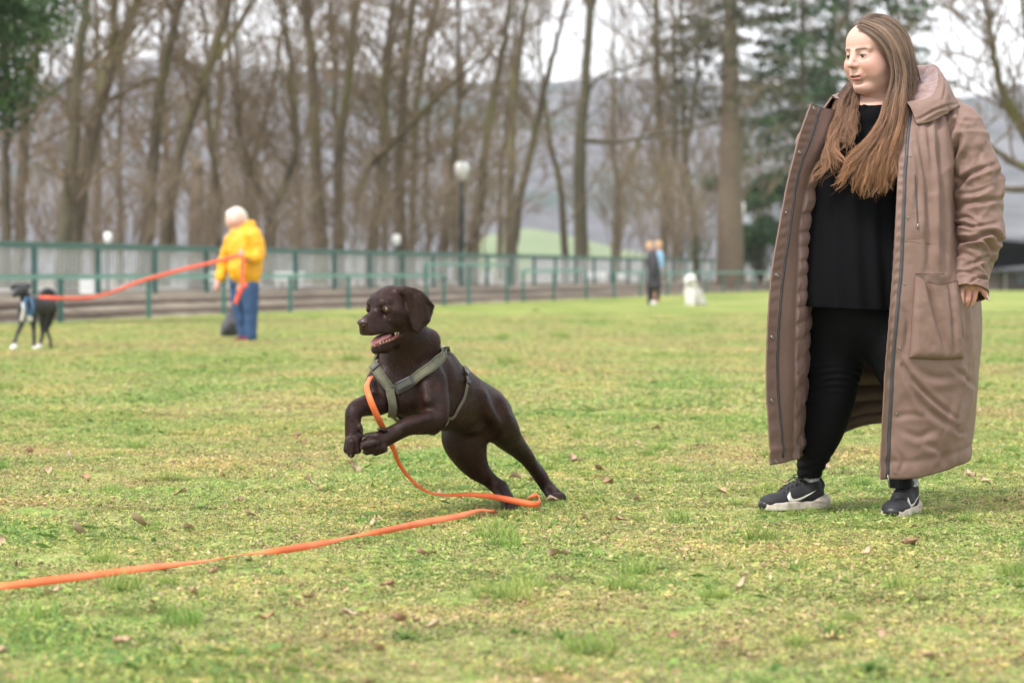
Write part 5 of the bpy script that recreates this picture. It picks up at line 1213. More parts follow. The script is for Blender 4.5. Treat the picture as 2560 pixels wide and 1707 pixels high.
# brows: arched hair marks
bs_ = np.clip((np.abs(L_[:, 1]) - 0.010) / 0.042, 0, 1); bu = 0.0150 + 0.0034 * np.sin(bs_ * 2.3); bw = 0.0056 * (1 - 0.45 * bs_)
mixin((0.10, 0.055, 0.036), 1.15 * np.exp(-((L_[:, 2] - bu) / bw) ** 2) * np.clip((np.abs(L_[:, 1]) - 0.0075) / 0.006, 0, 1) * np.clip((0.055 - np.abs(L_[:, 1])) / 0.012, 0, 1) * (L_[:, 0] > 0.04))
# lash line
mixin((0.05, 0.03, 0.025), 1.1 * np.exp(-(((L_[:, 2] + 0.0036 - 0.0040 * np.sqrt(np.clip(1 - ((np.abs(L_[:, 1]) - 0.032) / 0.0135) ** 2, 0, 1))) / 0.0017) ** 2)) * ((np.abs(np.abs(L_[:, 1]) - 0.032) < 0.0138) & (L_[:, 0] > 0.062)))
mixin((0.34, 0.17, 0.14), 0.35 * gs(0.085, 0.032, -0.0085, (0.02, 0.016, 0.0022)))
mixin((0.36, 0.2, 0.16), 0.45 * gs(0.083, 0.034, 0.0045, (0.02, 0.017, 0.0018)))
mixin((0.45, 0.25, 0.2), 0.35 * gs(0.088, 0.030, -0.052, (0.012, 0.004, 0.014)))
mixin((0.5, 0.32, 0.27), 0.35 * gs(0.086, 0.032, 0.006, (0.02, 0.02, 0.006)))
m_skin, n, l, b = newmat("fair_skin")
cat_ = attr(n, 'col', 'Color'); l.new(mixc(n, l, noise(n, l, coords(n, l), 90, 4), cat_, (0.55, 0.3, 0.23)), b.inputs['Base Color'])
b.inputs['Base Color'].links[0].from_node.inputs[0].links[0].from_node.inputs['Detail'].default_value = 3
_mx = b.inputs['Base Color'].links[0].from_node; _src = _mx.inputs[0].links[0].from_socket
_mm = n.new('ShaderNodeMath'); _mm.operation = 'MULTIPLY'; _mm.inputs[1].default_value = 0.22; l.new(_src, _mm.inputs[0]); l.new(_mm.outputs[0], _mx.inputs[0])
b.inputs['Roughness'].default_value = 0.5; b.inputs['Specular IOR Level'].default_value = 0.35
bump(n, l, b, noise(n, l, coords(n, l), 700, 3), 0.12, 0.0008)
b.inputs['Subsurface Weight'].default_value = 0.25; b.inputs['Subsurface Radius'].default_value = (0.010, 0.004, 0.002); b.inputs['Subsurface Scale'].default_value = 1.0
# ---- the hidden body under the clothes, and the hand, as the same mesh
BS = SDF(P(1950, 1290, 9.9) + np.array([0, -0.4, 0]), P(2540, 230, 10.1) + np.array([0, 0.45, 0]), 0.011)
def bp(px, py, Y, r): return list(P(px, py, Y)) + [r]
LEG1 = [(500, 330, 10.03, .125), (490, 450, 10.03, .118), (470, 600, 10.03, .105), (455, 750, 10.035, .0935), (430, 880, 10.04, .0885), (400, 1000, 10.05, .079), (368, 1100, 10.06, .066), (338, 1200, 10.07, .050), (325, 1290, 10.08, .037)]
LEG2 = [(740, 330, 9.99, .125), (790, 450, 9.95, .115), (850, 600, 9.92, .10), (890, 750, 9.90, .082), (890, 900, 9.89, .072), (885, 1030, 9.88, .064), (868, 1150, 9.86, .052), (858, 1250, 9.84, .041), (855, 1335, 9.83, .037)]
l1 = [bp(*z4p(x, y), Y, r) for x, y, Y, r in LEG1]; l2 = [bp(*z4p(x, y), Y, r) for x, y, Y, r in LEG2]
BS.chain([q[:3] + [q[3] - 0.012] for q in l1], 0.03); BS.chain([q[:3] + [q[3] - 0.012] for q in l2], 0.03)
BS.chain([bp(2185, 300, 10.02, .10), bp(2165, 420, 10.03, .155), bp(2150, 560, 10.04, .165), bp(2150, 700, 10.05, .17), bp(2150, 790, 10.05, .15)], 0.04)
BS.chain([bp(2190, 290, 10.02, .07), bp(2330, 315, 9.98, .065), bp(2420, 420, 9.95, .055), bp(2442, 560, 9.92, .05), bp(2425, 660, 9.86, .036), bp(2420, 712, 9.83, .027)], 0.03)
BS.chain([bp(2170, 300, 10.06, .07), bp(2080, 330, 10.12, .06), bp(2030, 460, 10.2, .05), bp(2012, 600, 10.22, .04), bp(2015, 690, 10.2, .03)], 0.03)
Vb, Qb = BS.surface(); Qb = Qb[Vb[Qb].min(1)[:, 2] > 0.16]
HX, HY = 2280, 640
def hq(x, y, Y, r): return list(P(HX + x / 8.71, HY + y / 8.71, Y)) + [r / 8.71 / F * Y]
HS_ = SDF(P(2370, 780, 9.83) + np.array([0, -0.06, 0]), P(2490, 685, 9.83) + np.array([0, 0.07, 0]), 0.0013)
HS_.chain([hq(1230, 420, 9.83, 220), hq(1225, 600, 9.825, 215)], 0.01)
HS_.chain([hq(990, 640, 9.84, 66), hq(955, 800, 9.835, 62), hq(945, 900, 9.835, 54), hq(955, 985, 9.84, 40)], 0.0025)
HS_.chain([hq(1085, 650, 9.815, 82), hq(1062, 790, 9.80, 84), hq(1068, 950, 9.795, 76), hq(1085, 1085, 9.80, 56)], 0.0025)
HS_.chain([hq(1232, 650, 9.815, 78), hq(1228, 790, 9.805, 78), hq(1215, 940, 9.80, 70), hq(1185, 1060, 9.81, 52)], 0.0025)
HS_.chain([hq(1375, 650, 9.82, 74), hq(1372, 790, 9.81, 68), hq(1350, 930, 9.81, 62), hq(1300, 1050, 9.815, 48)], 0.0025)
HS_.chain([hq(1420, 520, 9.82, 110), hq(1530, 700, 9.81, 80), hq(1600, 840, 9.81, 62), hq(1640, 910, 9.81, 46)], 0.012)
Vn, Qn = HS_.surface()
cN = np.tile(np.array([0.52, 0.27, 0.215]), (len(Vn), 1)); nz_ = vnoise(Vn * 90, 4)[:, None]; cN = cN * (1 + 0.05 * nz_)
Vall = np.concatenate([Vh, Vb, Vn]); Qall = np.concatenate([Qh, Qb + len(Vh), Qn + len(Vh) + len(Vb)]); Call = np.concatenate([colr, np.tile(np.array([0.6, 0.38, 0.3]), (len(Vb), 1)), cN])
mesh('body', Vall, Qall, m_skin, woman, attrs={'col': Call})
m_nail = simple("pale_fingernail", (0.72, 0.5, 0.44), None, 50, 0.25)
for a, b_, r in (((953, 950, 9.832), (948, 1030, 9.835), 34), ((1086, 1050, 9.795), (1098, 1150, 9.80), 42), ((1186, 1020, 9.803), (1160, 1112, 9.81), 38), ((1300, 1010, 9.81), (1268, 1118, 9.815), 34), ((1625, 870, 9.803), (1700, 985, 9.80), 44)):
    A = hq(*a, r); B = hq(*b_, r * .5); MB().tube(catmull([A, B], 5)[:, :3], np.linspace(A[3], B[3], 5), 10, sq=0.55).build('fingernail', m_nail, woman)
m_gold = simple("gold_ring", (0.8, 0.55, 0.2), None, 50, 0.25, metal=1)
MB().tube([np.array(hq(1370, 812, 9.81, 1)[:3]) + 0.0092 * np.array([math.cos(t), math.sin(t) * .95, math.cos(t) * .05]) for t in np.linspace(0, 2 * math.pi, 21)], 0.0009, 6, False).build('ring', m_gold, woman)
# eyes, teeth
m_weye, n, l, b = newmat("blue_grey_eye")
l.new(ramp(n, l, attr(n, 'ang'), [(0.0, (0.008, 0.008, 0.01)), (0.25, (0.01, 0.01, 0.012)), (0.3, (0.035, 0.038, 0.035)), (0.62, (0.05, 0.05, 0.045)), (0.68, (0.015, 0.015, 0.015)), (0.75, (0.22, 0.18, 0.17)), (1, (0.26, 0.2, 0.19))]), b.inputs['Base Color'])
b.inputs['Roughness'].default_value = 0.3; b.inputs['Specular IOR Level'].default_value = 0.2; b.inputs['Coat Weight'].default_value = 0.15
for s_ in (1, -1): eyeball('eye', wp(0.0765, 0.0315 * s_, -0.0040), 0.0128 * KS, ff * 1.0 - ss * 0.10 - uu_ * 0.10, m_weye, woman, 48)
W2 = SDF(wp(0.085, 0, -0.07) - 0.03, wp(0.085, 0, -0.07) + 0.03, 0.001); W2.ell(wp(0.0805, 0, -0.0682), (0.0125, 0.022, 0.0042), FR, 0.002)
v_, q_ = W2.surface(); mesh('teeth', v_, q_, m_tooth, woman)

# ---- clothes ------------------------------------------------------
def cloth(name, base, dark, rough, wsc=(1, 1, 1), bscale=140, bstr=0.25, sheen=0.0, spec=0.3, bd=0.0012):
    m, n, l, b = newmat(name); v = coords(n, l, 'Object', wsc)
    l.new(ramp(n, l, noise(n, l, v, 7, 4, 0.6), [(0.3, dark), (0.7, base)]), b.inputs['Base Color']); b.inputs['Roughness'].default_value = rough; b.inputs['Specular IOR Level'].default_value = spec
    b.inputs['Sheen Weight'].default_value = sheen
    bump(n, l, b, noise(n, l, v, bscale, 4, 0.6), bstr, bd); return m
m_knit = cloth("black_jersey", (0.0045, 0.0045, 0.0058), (0.003, 0.003, 0.004), 0.9, (1, 1, 0.1), 60, 0.3, 0, 0.10)
m_legg = cloth("black_leggings", (0.0045, 0.0045, 0.006), (0.003, 0.003, 0.004), 0.7, (1, 1, 1), 200, 0.15, 0.0, 0.12)
def loft(rows, nu, nv, closed=False):
    """rows[v][u] = (x,y,z) control grid -> dense grid"""
    R_ = np.asarray(rows, float); nvr, nur = R_.shape[:2]
    A = []
    for i in range(nvr):
        p = R_[i]
        if closed:
            k = 3; p = np.vstack([p[-k:], p, p[:k]]); q = catmull_u(p, nu, k, nur)
        else: q = catmull_u(p, nu, 0, nur)
        A.append(q)
    A = np.array(A); B = np.array([catmull_u(A[:, j], nv, 0, nvr) for j in range(A.shape[1])]); return B.transpose(1, 0, 2)
def catmull_u(p, n, pad, m):
    """uniform Catmull-Rom through rows of p; with pad rows on both ends the samples cover one closed turn"""
    p = np.asarray(p, float)
    if pad: u = np.linspace(pad, pad + m, n + 1)[:-1]
    else: p = np.vstack([2 * p[0] - p[1], p, 2 * p[-1] - p[-2]]); u = np.linspace(1, m, n)
    i = np.minimum(np.floor(u).astype(int), (pad + m - (0 if pad else 1)) if pad else m - 1); t = (u - i)[:, None]
    a, b_, c_, d = p[i - 1], p[i], p[i + 1], p[i + 2]
    return 0.5 * (2 * b_ + (c_ - a) * t + (2 * a - 5 * b_ + 4 * c_ - d) * t * t + (3 * b_ - a - 3 * c_ + d) * t ** 3)
def gnormal(Gd, closed=False):
    if closed: du = np.roll(Gd, -1, 1) - np.roll(Gd, 1, 1)
    else: du = np.gradient(Gd, axis=1)
    N = np.cross(du, np.gradient(Gd, axis=0)); return N / (np.linalg.norm(N, axis=2, keepdims=True) + 1e-12)
def shellmesh(name, Gd, N, th, mats, parent, closed=False, attrs=None, inner=None):
    """two-sided cloth from an outer grid; inner = explicit inner grid"""
    nv, nu = Gd.shape[:2]; I = Gd - N * th if inner is None else inner
    V = np.concatenate([Gd.reshape(-1, 3), I.reshape(-1, 3)]); Q = []; M = []; o = nv * nu
    r, c_ = np.meshgrid(np.arange(nv - 1), np.arange(nu if closed else nu - 1), indexing='ij'); r = r.ravel(); c_ = c_.ravel(); d = (c_ + 1) % nu
    q1 = np.stack([r * nu + c_, r * nu + d, (r + 1) * nu + d, (r + 1) * nu + c_], 1); Q = [q1, q1[:, ::-1] + o]; M = [np.zeros(len(q1)), np.ones(len(q1))]
    def edge(ix):
        e = np.stack([ix[:-1], ix[1:], ix[1:] + o, ix[:-1] + o], 1); Q.append(e); M.append(np.zeros(len(e)))
    cols = np.arange(nu + 1) % nu if closed else np.arange(nu)
    edge(cols); edge((nv - 1) * nu + cols)
    if not closed: edge(np.arange(nv) * nu); edge(np.arange(nv) * nu + nu - 1)
    at = {k: np.concatenate([a.ravel(), a.ravel()]) for k, a in (attrs or {}).items()}
    return mesh(name, V, np.concatenate(Q), None, parent, attrs=at, mats=mats, midx=np.concatenate(M).astype(int))
def creases(Gd, N, lst, front=None):
    """press soft folds into a cloth grid along traced lines: (points px, depth m, width px)"""
    pp = pix(Gd.reshape(-1, 3)); D = np.zeros(len(pp))
    for pts, amp, w in lst:
        c_ = catmull([list(p) + [0] for p in pts], 14 * len(pts))[:, :2]; best = np.full(len(pp), 1e9); side = np.zeros(len(pp)); tt_ = np.zeros(len(pp))
        for i in range(len(c_) - 1):
            a = c_[i]; ab = c_[i + 1] - a; w_ = pp - a; L2 = ab @ ab + 1e-9; t = np.clip(w_ @ ab / L2, 0, 1); d = np.linalg.norm(w_ - t[:, None] * ab, axis=1); m = d < best
            best[m] = d[m]; side[m] = np.sign(ab[0] * w_[m, 1] - ab[1] * w_[m, 0]); tt_[m] = (i + t[m]) / (len(c_) - 1)
        sgn = best * side; fade = np.sin(np.pi * np.clip(tt_ * 0.9 + 0.05, 0, 1)) ** 0.6
        D += -1.45 * amp * fade * (np.exp(-(sgn / w) ** 2) - 0.75 * np.exp(-((sgn - 1.5 * w) / (1.3 * w)) ** 2) - 0.35 * np.exp(-((sgn + 1.6 * w) / (1.4 * w)) ** 2))
    D = D.reshape(Gd.shape[:2])
    if front is not None: D = D * front
    return Gd + N * D[..., None]

# shirt: rings round the torso
def ring(px, py, Y, hw, hd, m=16, drop=0.0, bulge=0.0):
    c_ = P(px, py, Y); o = []
    for i in range(m):
        a = 2 * math.pi * i / m; ca, sa = math.cos(a), math.sin(a)
        o.append((c_[0] + hw * ca, c_[1] + hd * sa * (1 + bulge * (sa < 0)), c_[2] + drop * math.sin(a * 2 + 1)))
    return o
rows = [ring(2190, 266, 9.985, .078, .078), ring(2190, 277, 9.99, .090, .090), ring(2182, 297, 10.0, .17, .108), ring(2172, 325, 10.02, .225, .135), ring(2155, 370, 10.02, .232, .185), ring(2143, 425, 10.02, .235, .215), ring(2135, 500, 10.02, .235, .205), ring(2130, 580, 10.02, .245, .215), ring(2128, 660, 10.03, .262, .24), ring(2128, 730, 10.03, .270, .245), ring(2128, 766, 10.03, .272, .245, drop=0.008)]
Gs = loft(rows, 160, 150, True); Ns = gnormal(Gs, True)
if (Ns[70, 120] @ np.array([0, -1, 0])) < 0: Ns = -Ns
th_ = np.linspace(0, 2 * math.pi, 160, endpoint=False)[None, :]; vv_ = np.linspace(0, 1, 150)[:, None]
Gs = Gs + Ns * ((0.006 * np.sin(th_ * 23 + 2 * np.sin(vv_ * 3)) * np.clip((vv_ - .35) * 2, 0, 1) + 0.007 * vnoise(np.stack([np.cos(th_) * 5 + 0 * vv_, np.sin(th_) * 5 + 0 * vv_, vv_ * 2.5 + 0 * th_], -1), 3)))[..., None]
shellmesh('shirt', Gs, Ns, 0.004, [m_knit], woman, True, None)
# leggings
Lg = SDF(P(1950, 1290, 9.9) + np.array([0, -0.3, -.03]), P(2400, 700, 10.1) + np.array([0, 0.3, 0]), 0.006)
Lg.chain(l1, 0.03); Lg.chain(l2, 0.02); Lg.chain([bp(2125, 730, 10.04, .20), bp(2140, 775, 10.03, .175)], 0.05)
v_, q_ = Lg.surface(); g_l = Lg.grad(v_); p_ = pix(v_)
kn = np.exp(-((p_[:, 1] - 948) / 34) ** 2) * (p_[:, 0] < 2160); an = np.exp(-((p_[:, 1] - 1165) / 30) ** 2)
v_ = v_ + g_l * ((0.0026 * np.sin(p_[:, 1] * 0.36 + 0.03 * p_[:, 0] + 4.0 * vnoise(v_ * 8, 2)) * kn + 0.0022 * np.sin(p_[:, 1] * 0.33 + 0.06 * p_[:, 0] + 5 * vnoise(v_ * 9, 6)) * an + 0.0025 * vnoise(v_ * np.array([14, 14, 6]), 8)))[:, None]
_xx = pix(v_[q_].mean(1))[:, 0]; keep = v_[q_].min(1)[:, 2] > np.where(_xx < 2140, 0.118 + 0.05 * (2070 - _xx) / 100 * 0, 0.100); 
mesh('leggings', v_, q_[keep], m_legg, woman)

# ---- coat -----------------------------------------------------------
def shellcol(ncol, lo, hi): return lo, hi
PY = [300, 350, 440, 560, 676, 800, 950]
COLS = [
 ([(2025, 259, 9.80), (1996, 345, 9.77), (1972, 440, 9.74), (1948, 560, 9.72), (1928, 676, 9.71), (1917, 800, 9.71), (1914, 950, 9.73), (1925, 1163, 9.77)]),
 ([(2047, 268, 9.84), (2024, 350, 9.81), (1993, 440, 9.78), (1973, 560, 9.76), (1956, 676, 9.75), (1944, 800, 9.75), (1940, 950, 9.77), (1957, 1157, 9.81)]),
 ([(2085, 275, 9.90), (2066, 350, 9.86), (2022, 440, 9.83), (1994, 560, 9.81), (1988, 676, 9.80), (1983, 800, 9.80), (1979, 950, 9.82), (1977, 1151, 9.86)]),
 ([(2115, 280, 10.0), (2085, 350, 9.97), (2050, 440, 9.93), (2024, 560, 9.92), (2019, 676, 9.91), (2018, 800, 9.91), (2010, 950, 9.93), (1999, 1142, 9.96)]),
 ([(2100, 265, 10.14), (2050, 350, 10.20), (2030, 440, 10.26), (2022, 560, 10.30), (2020, 676, 10.32), (2020, 800, 10.32), (2022, 950, 10.30), (2038, 1118, 10.26)]),
 ([(2195, 255, 10.18), (2185, 350, 10.30), (2180, 440, 10.34), (2180, 560, 10.38), (2182, 676, 10.40), (2185, 800, 10.40), (2190, 950, 10.40), (2180, 1060, 10.36)]),
 ([(2300, 262, 10.14), (2330, 350, 10.26), (2345, 440, 10.30), (2352, 560, 10.32), (2370, 676, 10.33), (2385, 800, 10.33), (2390, 950, 10.33), (2360, 1075, 10.30)]),
 ([(2372, 285, 10.02), (2395, 350, 10.05), (2400, 440, 10.06), (2410, 560, 10.06), (2440, 676, 10.06), (2455, 800, 10.06), (2445, 950, 10.06), (2426, 1138, 10.04)]),
 ([(2360, 292, 9.88), (2375, 350, 9.85), (2372, 440, 9.82), (2372, 560, 9.80), (2395, 676, 9.80), (2410, 800, 9.80), (2405, 950, 9.81), (2385, 1168, 9.84)]),
 ([(2310, 285, 9.85), (2310, 350, 9.78), (2305, 440, 9.745), (2305, 560, 9.73), (2305, 676, 9.72), (2305, 800, 9.71), (2302, 950, 9.72), (2300, 1193, 9.75)]),
 ([(2277, 280, 9.84), (2269, 350, 9.77), (2263, 440, 9.73), (2257, 560, 9.71), (2252, 676, 9.70), (2240, 800, 9.69), (2229, 950, 9.70), (2219, 1198, 9.72)]),
 ([(2262, 270, 9.85), (2249, 350, 9.78), (2244, 440, 9.735), (2238, 560, 9.71), (2233, 676, 9.69), (2224, 800, 9.68), (2213, 950, 9.685), (2202, 1198, 9.70)])]
ctrl = [[P(*COLS[c_][r]) for c_ in range(12)] for r in range(8)]
NU, NV = 300, 300
Gc = loft(ctrl, NU, NV); Nc = gnormal(Gc)
if Nc[150, 285] @ np.array([0, -1, 0]) < 0: Nc = -Nc
U = np.linspace(0, 11, NU)[None, :] + 0 * Gc[..., 0]; Vv = np.linspace(0, 1, NV)[:, None] + 0 * U
fm = np.clip((U - 7.3) * 2, 0, 1) * np.clip((10.35 - U) * 3, 0, 1)
Zc = lambda *a: [z3p(x, y) for x, y in a]; Z4 = lambda *a: [z4p(x, y) for x, y in a]
CR = [(Zc((1062, 650), (1080, 850), (1092, 1100), (1100, 1400), (1105, 1560)), 0.014, 9), (Zc((965, 760), (985, 900), (1015, 1100), (1010, 1350), (1020, 1560)), 0.008, 9), (Zc((930, 830), (960, 1000), (945, 1200)), 0.004, 6), (Zc((1010, 700), (1035, 900), (1040, 1100)), 0.007, 8),
      (Z4((870, 630), (950, 740), (1060, 850), (1170, 940)), 0.008, 6), (Z4((830, 560), (900, 700), (1000, 880), (1160, 990)), 0.006, 9), (Z4((1240, 640), (1230, 780), (1180, 920)), 0.006, 8), (Z4((1160, 930), (1165, 1010), (1230, 1020)), 0.004, 5), (Z4((820, 930), (900, 915), (1000, 925)), 0.003, 7), (Z4((1090, 1080), (1110, 1150), (1070, 1230)), 0.005, 9), (Z4((980, 1080), (1060, 1110), (1120, 1200)), 0.004, 8), (Z4((830, 1120), (870, 1180), (850, 1240)), 0.003, 6), (Z4((1220, 300), (1230, 480), (1215, 620)), 0.007, 7), (Z4((1150, 640), (1220, 700), (1290, 760)), 0.005, 7), (Z4((860, 300), (900, 380), (880, 560)), 0.004, 8), (Z4((1270, 700), (1290, 820), (1250, 960)), 0.004, 6), (Z4((930, 640), (1050, 700), (1200, 690)), 0.004, 10), (Z4((870, 1010), (960, 1040), (1040, 1000)), 0.004, 9)]
Gc = creases(Gc, Nc, CR, fm)
CRL = [(Z4((110, 40), (165, 60), (220, 50)), 0.002, 4), (Z4((90, 300), (150, 330), (230, 300)), 0.002, 5)]
q3 = Gc * 1.0
rdg = lambda p_, s_: (1 - np.abs(vnoise(p_, s_))) ** 3
disp = 0.010 * fbm(q3 * np.array([5, 5, 3.2]), 3, 5) + 0.0030 * fbm(q3 * np.array([16, 16, 12]), 3, 9) + 0.006 * rdg(q3 * np.array([7, 7, 4.5]) + 3 * vnoise(q3 * 3, 30)[..., None] * .3, 31) * np.clip(1.4 - Vv, .5, 1) - 0.004 * rdg(q3 * np.array([11, 11, 9]) + vnoise(q3 * 4, 33)[..., None] * .5, 34)
band_ = np.exp(-((U - 10) / 0.12) ** 2) + np.exp(-((U - 1) / 0.12) ** 2)
puck = 0.0016 * np.sin(Vv * 190 + 3 * vnoise(q3 * 9, 2)) * (np.exp(-((U - 10.45) / .35) ** 2) + np.exp(-((U - .5) / .4) ** 2))
Gc = Gc + Nc * ((disp * (0.35 + 0.65 * fm) * np.clip(Vv * 6, 0, 1) + puck - 0.002 * band_))[..., None]
hemz = 0.0035 * np.exp(-((Vv - 0.975) / 0.004) ** 2); Gc = Gc - Nc * hemz[..., None]; Gc = Gc + Nc * (0.003 * np.exp(-((Vv - 0.99) / 0.008) ** 2))[..., None]
Nc = gnormal(Gc); 
if Nc[150, 285] @ np.array([0, -1, 0]) < 0: Nc = -Nc
# inner face: plain facing by the edges, quilted lining further in
lin = np.clip((U - 2.05) * 8, 0, 1) * np.clip((9.3 - U) * 4, 0, 1)
quilt = np.abs(np.sin(Vv * 66 + 2.2 * vnoise(q3 * 5, 4))) ** 0.7 * (0.009 + 0.004 * vnoise(q3 * 7, 21)) + 0.004 * fbm(q3 * 30, 2, 3)
Ic = Gc - Nc * (0.006 + quilt * lin)[..., None]
m_coat, n, l, b = newmat("brown_coat_fabric")
v = coords(n, l); l.new(ramp(n, l, noise(n, l, v, 4, 4, 0.6), [(0.3, (0.172, 0.105, 0.084)), (0.7, (0.208, 0.131, 0.107))]), b.inputs['Base Color'])
b.inputs['Roughness'].default_value = 0.62; b.inputs['Specular IOR Level'].default_value = 0.35
nz1 = noise(n, l, coords(n, l, 'Object', (1, 1, 0.8)), 18, 4, 0.5, 0.3); bump(n, l, b, nz1, 0.16, 0.006); 
m_lin, n, l, b = newmat("coat_lining")
v = coords(n, l); base_ = ramp(n, l, noise(n, l, v, 5, 3), [(0.3, (0.14, 0.08, 0.066)), (0.7, (0.175, 0.104, 0.087))])
l.new(mixc(n, l, attr(n, 'lin'), base_, (0.20, 0.125, 0.112)), b.inputs['Base Color']); rr = n.new('ShaderNodeMapRange'); rr.inputs[3].default_value = 0.65; rr.inputs[4].default_value = 0.38; l.new(attr(n, 'lin'), rr.inputs[0]); l.new(rr.outputs[0], b.inputs['Roughness'])
bump(n, l, b, noise(n, l, v, 45, 3, 0.5, 0.8), 0.3, 0.004)
shellmesh('coat', Gc, Nc, 0.006, [m_coat, m_lin], woman, attrs={'lin': lin}, inner=Ic)
coat = [c_ for c_ in woman.children if c_.name == 'coat'][0]
m_zip = simple("dark_zip_tape", (0.035, 0.035, 0.042), (0.055, 0.055, 0.062), 200, 0.5)
m_snap = simple("gunmetal_snap", (0.32, 0.30, 0.29), (0.22, 0.21, 0.2), 100, 0.3, metal=0.85)
def gat(Gd, u, v):
    j = np.clip(u / 11 * (NU - 1), 0, NU - 1.001); i = np.clip(v * (NV - 1), 0, NV - 1.001); a, b_ = int(i), int(j); s, t = i - a, j - b_
    return (Gd[a, b_] * (1 - s) * (1 - t) + Gd[a + 1, b_] * s * (1 - t) + Gd[a, b_ + 1] * (1 - s) * t + Gd[a + 1, b_ + 1] * s * t)
def strip_on(Gd, N, u, v0, v1, w, off, name, mat, par, n_=120):
    rows = []
    for v in np.linspace(v0, v1, n_): 
        c_ = gat(Gd, u, v) + gat(N, u, v) * off; a = gat(Gd, u + .1, v) - gat(Gd, u - .1, v); a /= np.linalg.norm(a); rows.append(list(c_) + [w, *a])
    V, Q = ribbon(rows, 0.003, n_); return mesh(name, V, Q, mat, par)
strip_on(Gc, Nc, 9.99, 0.0, 0.995, 0.0105, 0.0015, 'zip', m_zip, coat)
strip_on(Ic, -Nc, 0.98, 0.005, 0.99, 0.008, 0.0015, 'zip', m_zip, coat)
def vfor(Gd, u, py):
    vs = np.linspace(0, 1, 200); ys_ = [pix(gat(Gd, u, v))[0, 1] for v in vs]; return float(np.interp(py, ys_, vs))
def snap(p, N, r=0.0055, mat=None):
    N = N / np.linalg.norm(N); a = np.cross(N, [0, 0, 1]); a /= np.linalg.norm(a); c_ = np.cross(N, a); prof = [(r * .2, 0.0008), (r * .45, 0.0008), (r * .55, 0.0026), (r * .8, 0.003), (r, 0.0016), (r, -0.001)]; V = []; f = []
    for rr_, h in prof:
        for i in range(14): t = 2 * math.pi * i / 14; V.append(p + N * h + (a * math.cos(t) + c_ * math.sin(t)) * rr_)
    for j in range(5):
        for i in range(14): f.append((j * 14 + i, j * 14 + (i + 1) % 14, (j + 1) * 14 + (i + 1) % 14, (j + 1) * 14 + i))
    f.append(tuple(range(14))); return mesh('snap_button', V, f, mat or m_snap, coat)
for py in (271, 381, 533, 688, 843, 1001, 1153): v = vfor(Ic, 0.42, py); snap(gat(Ic, 0.42, v), -gat(Nc, 0.42, v), 0.0072)
for py in (290, 390, 544, 709, 869, 1034, 1193): v = vfor(Gc, 9.72, py); snap(gat(Gc, 9.72, min(v, .99)), gat(Nc, 9.72, min(v, .99)), 0.0042)
zt = gat(Gc, 9.99, 0.992); MB().tube([zt, zt + np.array([0.002, -0.004, -0.02]), zt + np.array([0.006, -0.004, -0.045])], 0.0028, 8).build('zip_pull', m_snap, coat)
def on_coat(px, py, off=0.0):
    p = pix(Gc[:, int(NU * 7.4 / 11):].reshape(-1, 3)); i = np.argmin((p[:, 0] - px) ** 2 + (p[:, 1] - py) ** 2); g = Gc[:, int(NU * 7.4 / 11):].reshape(-1, 3)[i]; nn_ = Nc[:, int(NU * 7.4 / 11):].reshape(-1, 3)[i]
    q = P(px, py, g[1]); return q + nn_ * off, nn_
def seam(pts, r, off, name, mat, n_=30):
    c_ = catmull([list(z3p(*p)) + [0] for p in pts], n_)[:, :2]; w = np.array([on_coat(x, y, off)[0] for x, y in c_]); 
    for _ in range(3): w[1:-1] = (w[:-2] + 2 * w[1:-1] + w[2:]) / 4
    return MB().tube(w, r, 6).build(name, mat, coat)
seam([(940, 1005), (948, 1150), (955, 1290)], 0.0022, 0.001, 'pocket_zip', m_zip); seam([(868, 1390), (960, 1396), (1088, 1406)], 0.0016, -0.0002, 'seam', m_coat)
pz, _ = on_coat(*z3p(955, 1290), 0.004); MB().tube([pz, pz + np.array([0, -.002, -.018])], 0.0028, 8).build('zip_pull', m_snap, coat)
# patch pocket with bellows
TL, TR, BL, BR = z4p(940, 112), z4p(1180, 140), z4p(906, 588), z4p(1216, 590)
npk = 50; rows = []
for i in range(npk):
    t = i / (npk - 1); row = []
    for j in range(npk):
        s = j / (npk - 1); x = (TL[0] * (1 - s) + TR[0] * s) * (1 - t) + (BL[0] * (1 - s) + BR[0] * s) * t; y = (TL[1] * (1 - s) + TR[1] * s) * (1 - t) + (BL[1] * (1 - s) + BR[1] * s) * t
        y += 16 * math.sin(math.pi * s) ** 1.2 * (1 - t) ** 3 + 3 * math.sin(math.pi * s) * t
        e = min(s, 1 - s); eb = 1 - t
        off = 0.006 + 0.020 * (1 - math.exp(-e / 0.035)) * (1 - math.exp(-eb / 0.03)) * (0.55 + 0.45 * t) 
        fold = 0.019 * math.exp(-((s - (0.26 + 0.44 * t)) / 0.075) ** 2) * (1 - 0.3 * t) - 0.006 * math.exp(-((s - (0.12 + 0.42 * t)) / 0.09) ** 2) + 0.012 * math.exp(-((s - (0.78 + 0.03 * math.sin(3 * t))) / 0.05) ** 2)
        row.append((x, y, off - fold * (1 - math.exp(-e / .04)) * (1 - math.exp(-eb / .1))))
    rows.append(row)
base_pt = np.array([[on_coat(x, y)[0] for (x, y, o_) in r] for r in rows]); bn = np.array([on_coat(*r[npk // 2][:2])[1] for r in rows])
sm = base_pt.copy()
for _ in range(25): sm[1:-1, 1:-1] = (sm[:-2, 1:-1] + sm[2:, 1:-1] + sm[1:-1, :-2] + sm[1:-1, 2:]) / 4
offg = np.array([[q[2] for q in r] for r in rows]); nb_ = bn.mean(0); nb_ /= np.linalg.norm(nb_)
Gp = sm + nb_ * (offg + 0.0015 * fbm(sm * 40, 2, 3))[..., None]; Np = gnormal(Gp)
if Np[20, 20] @ nb_ < 0: Np = -Np
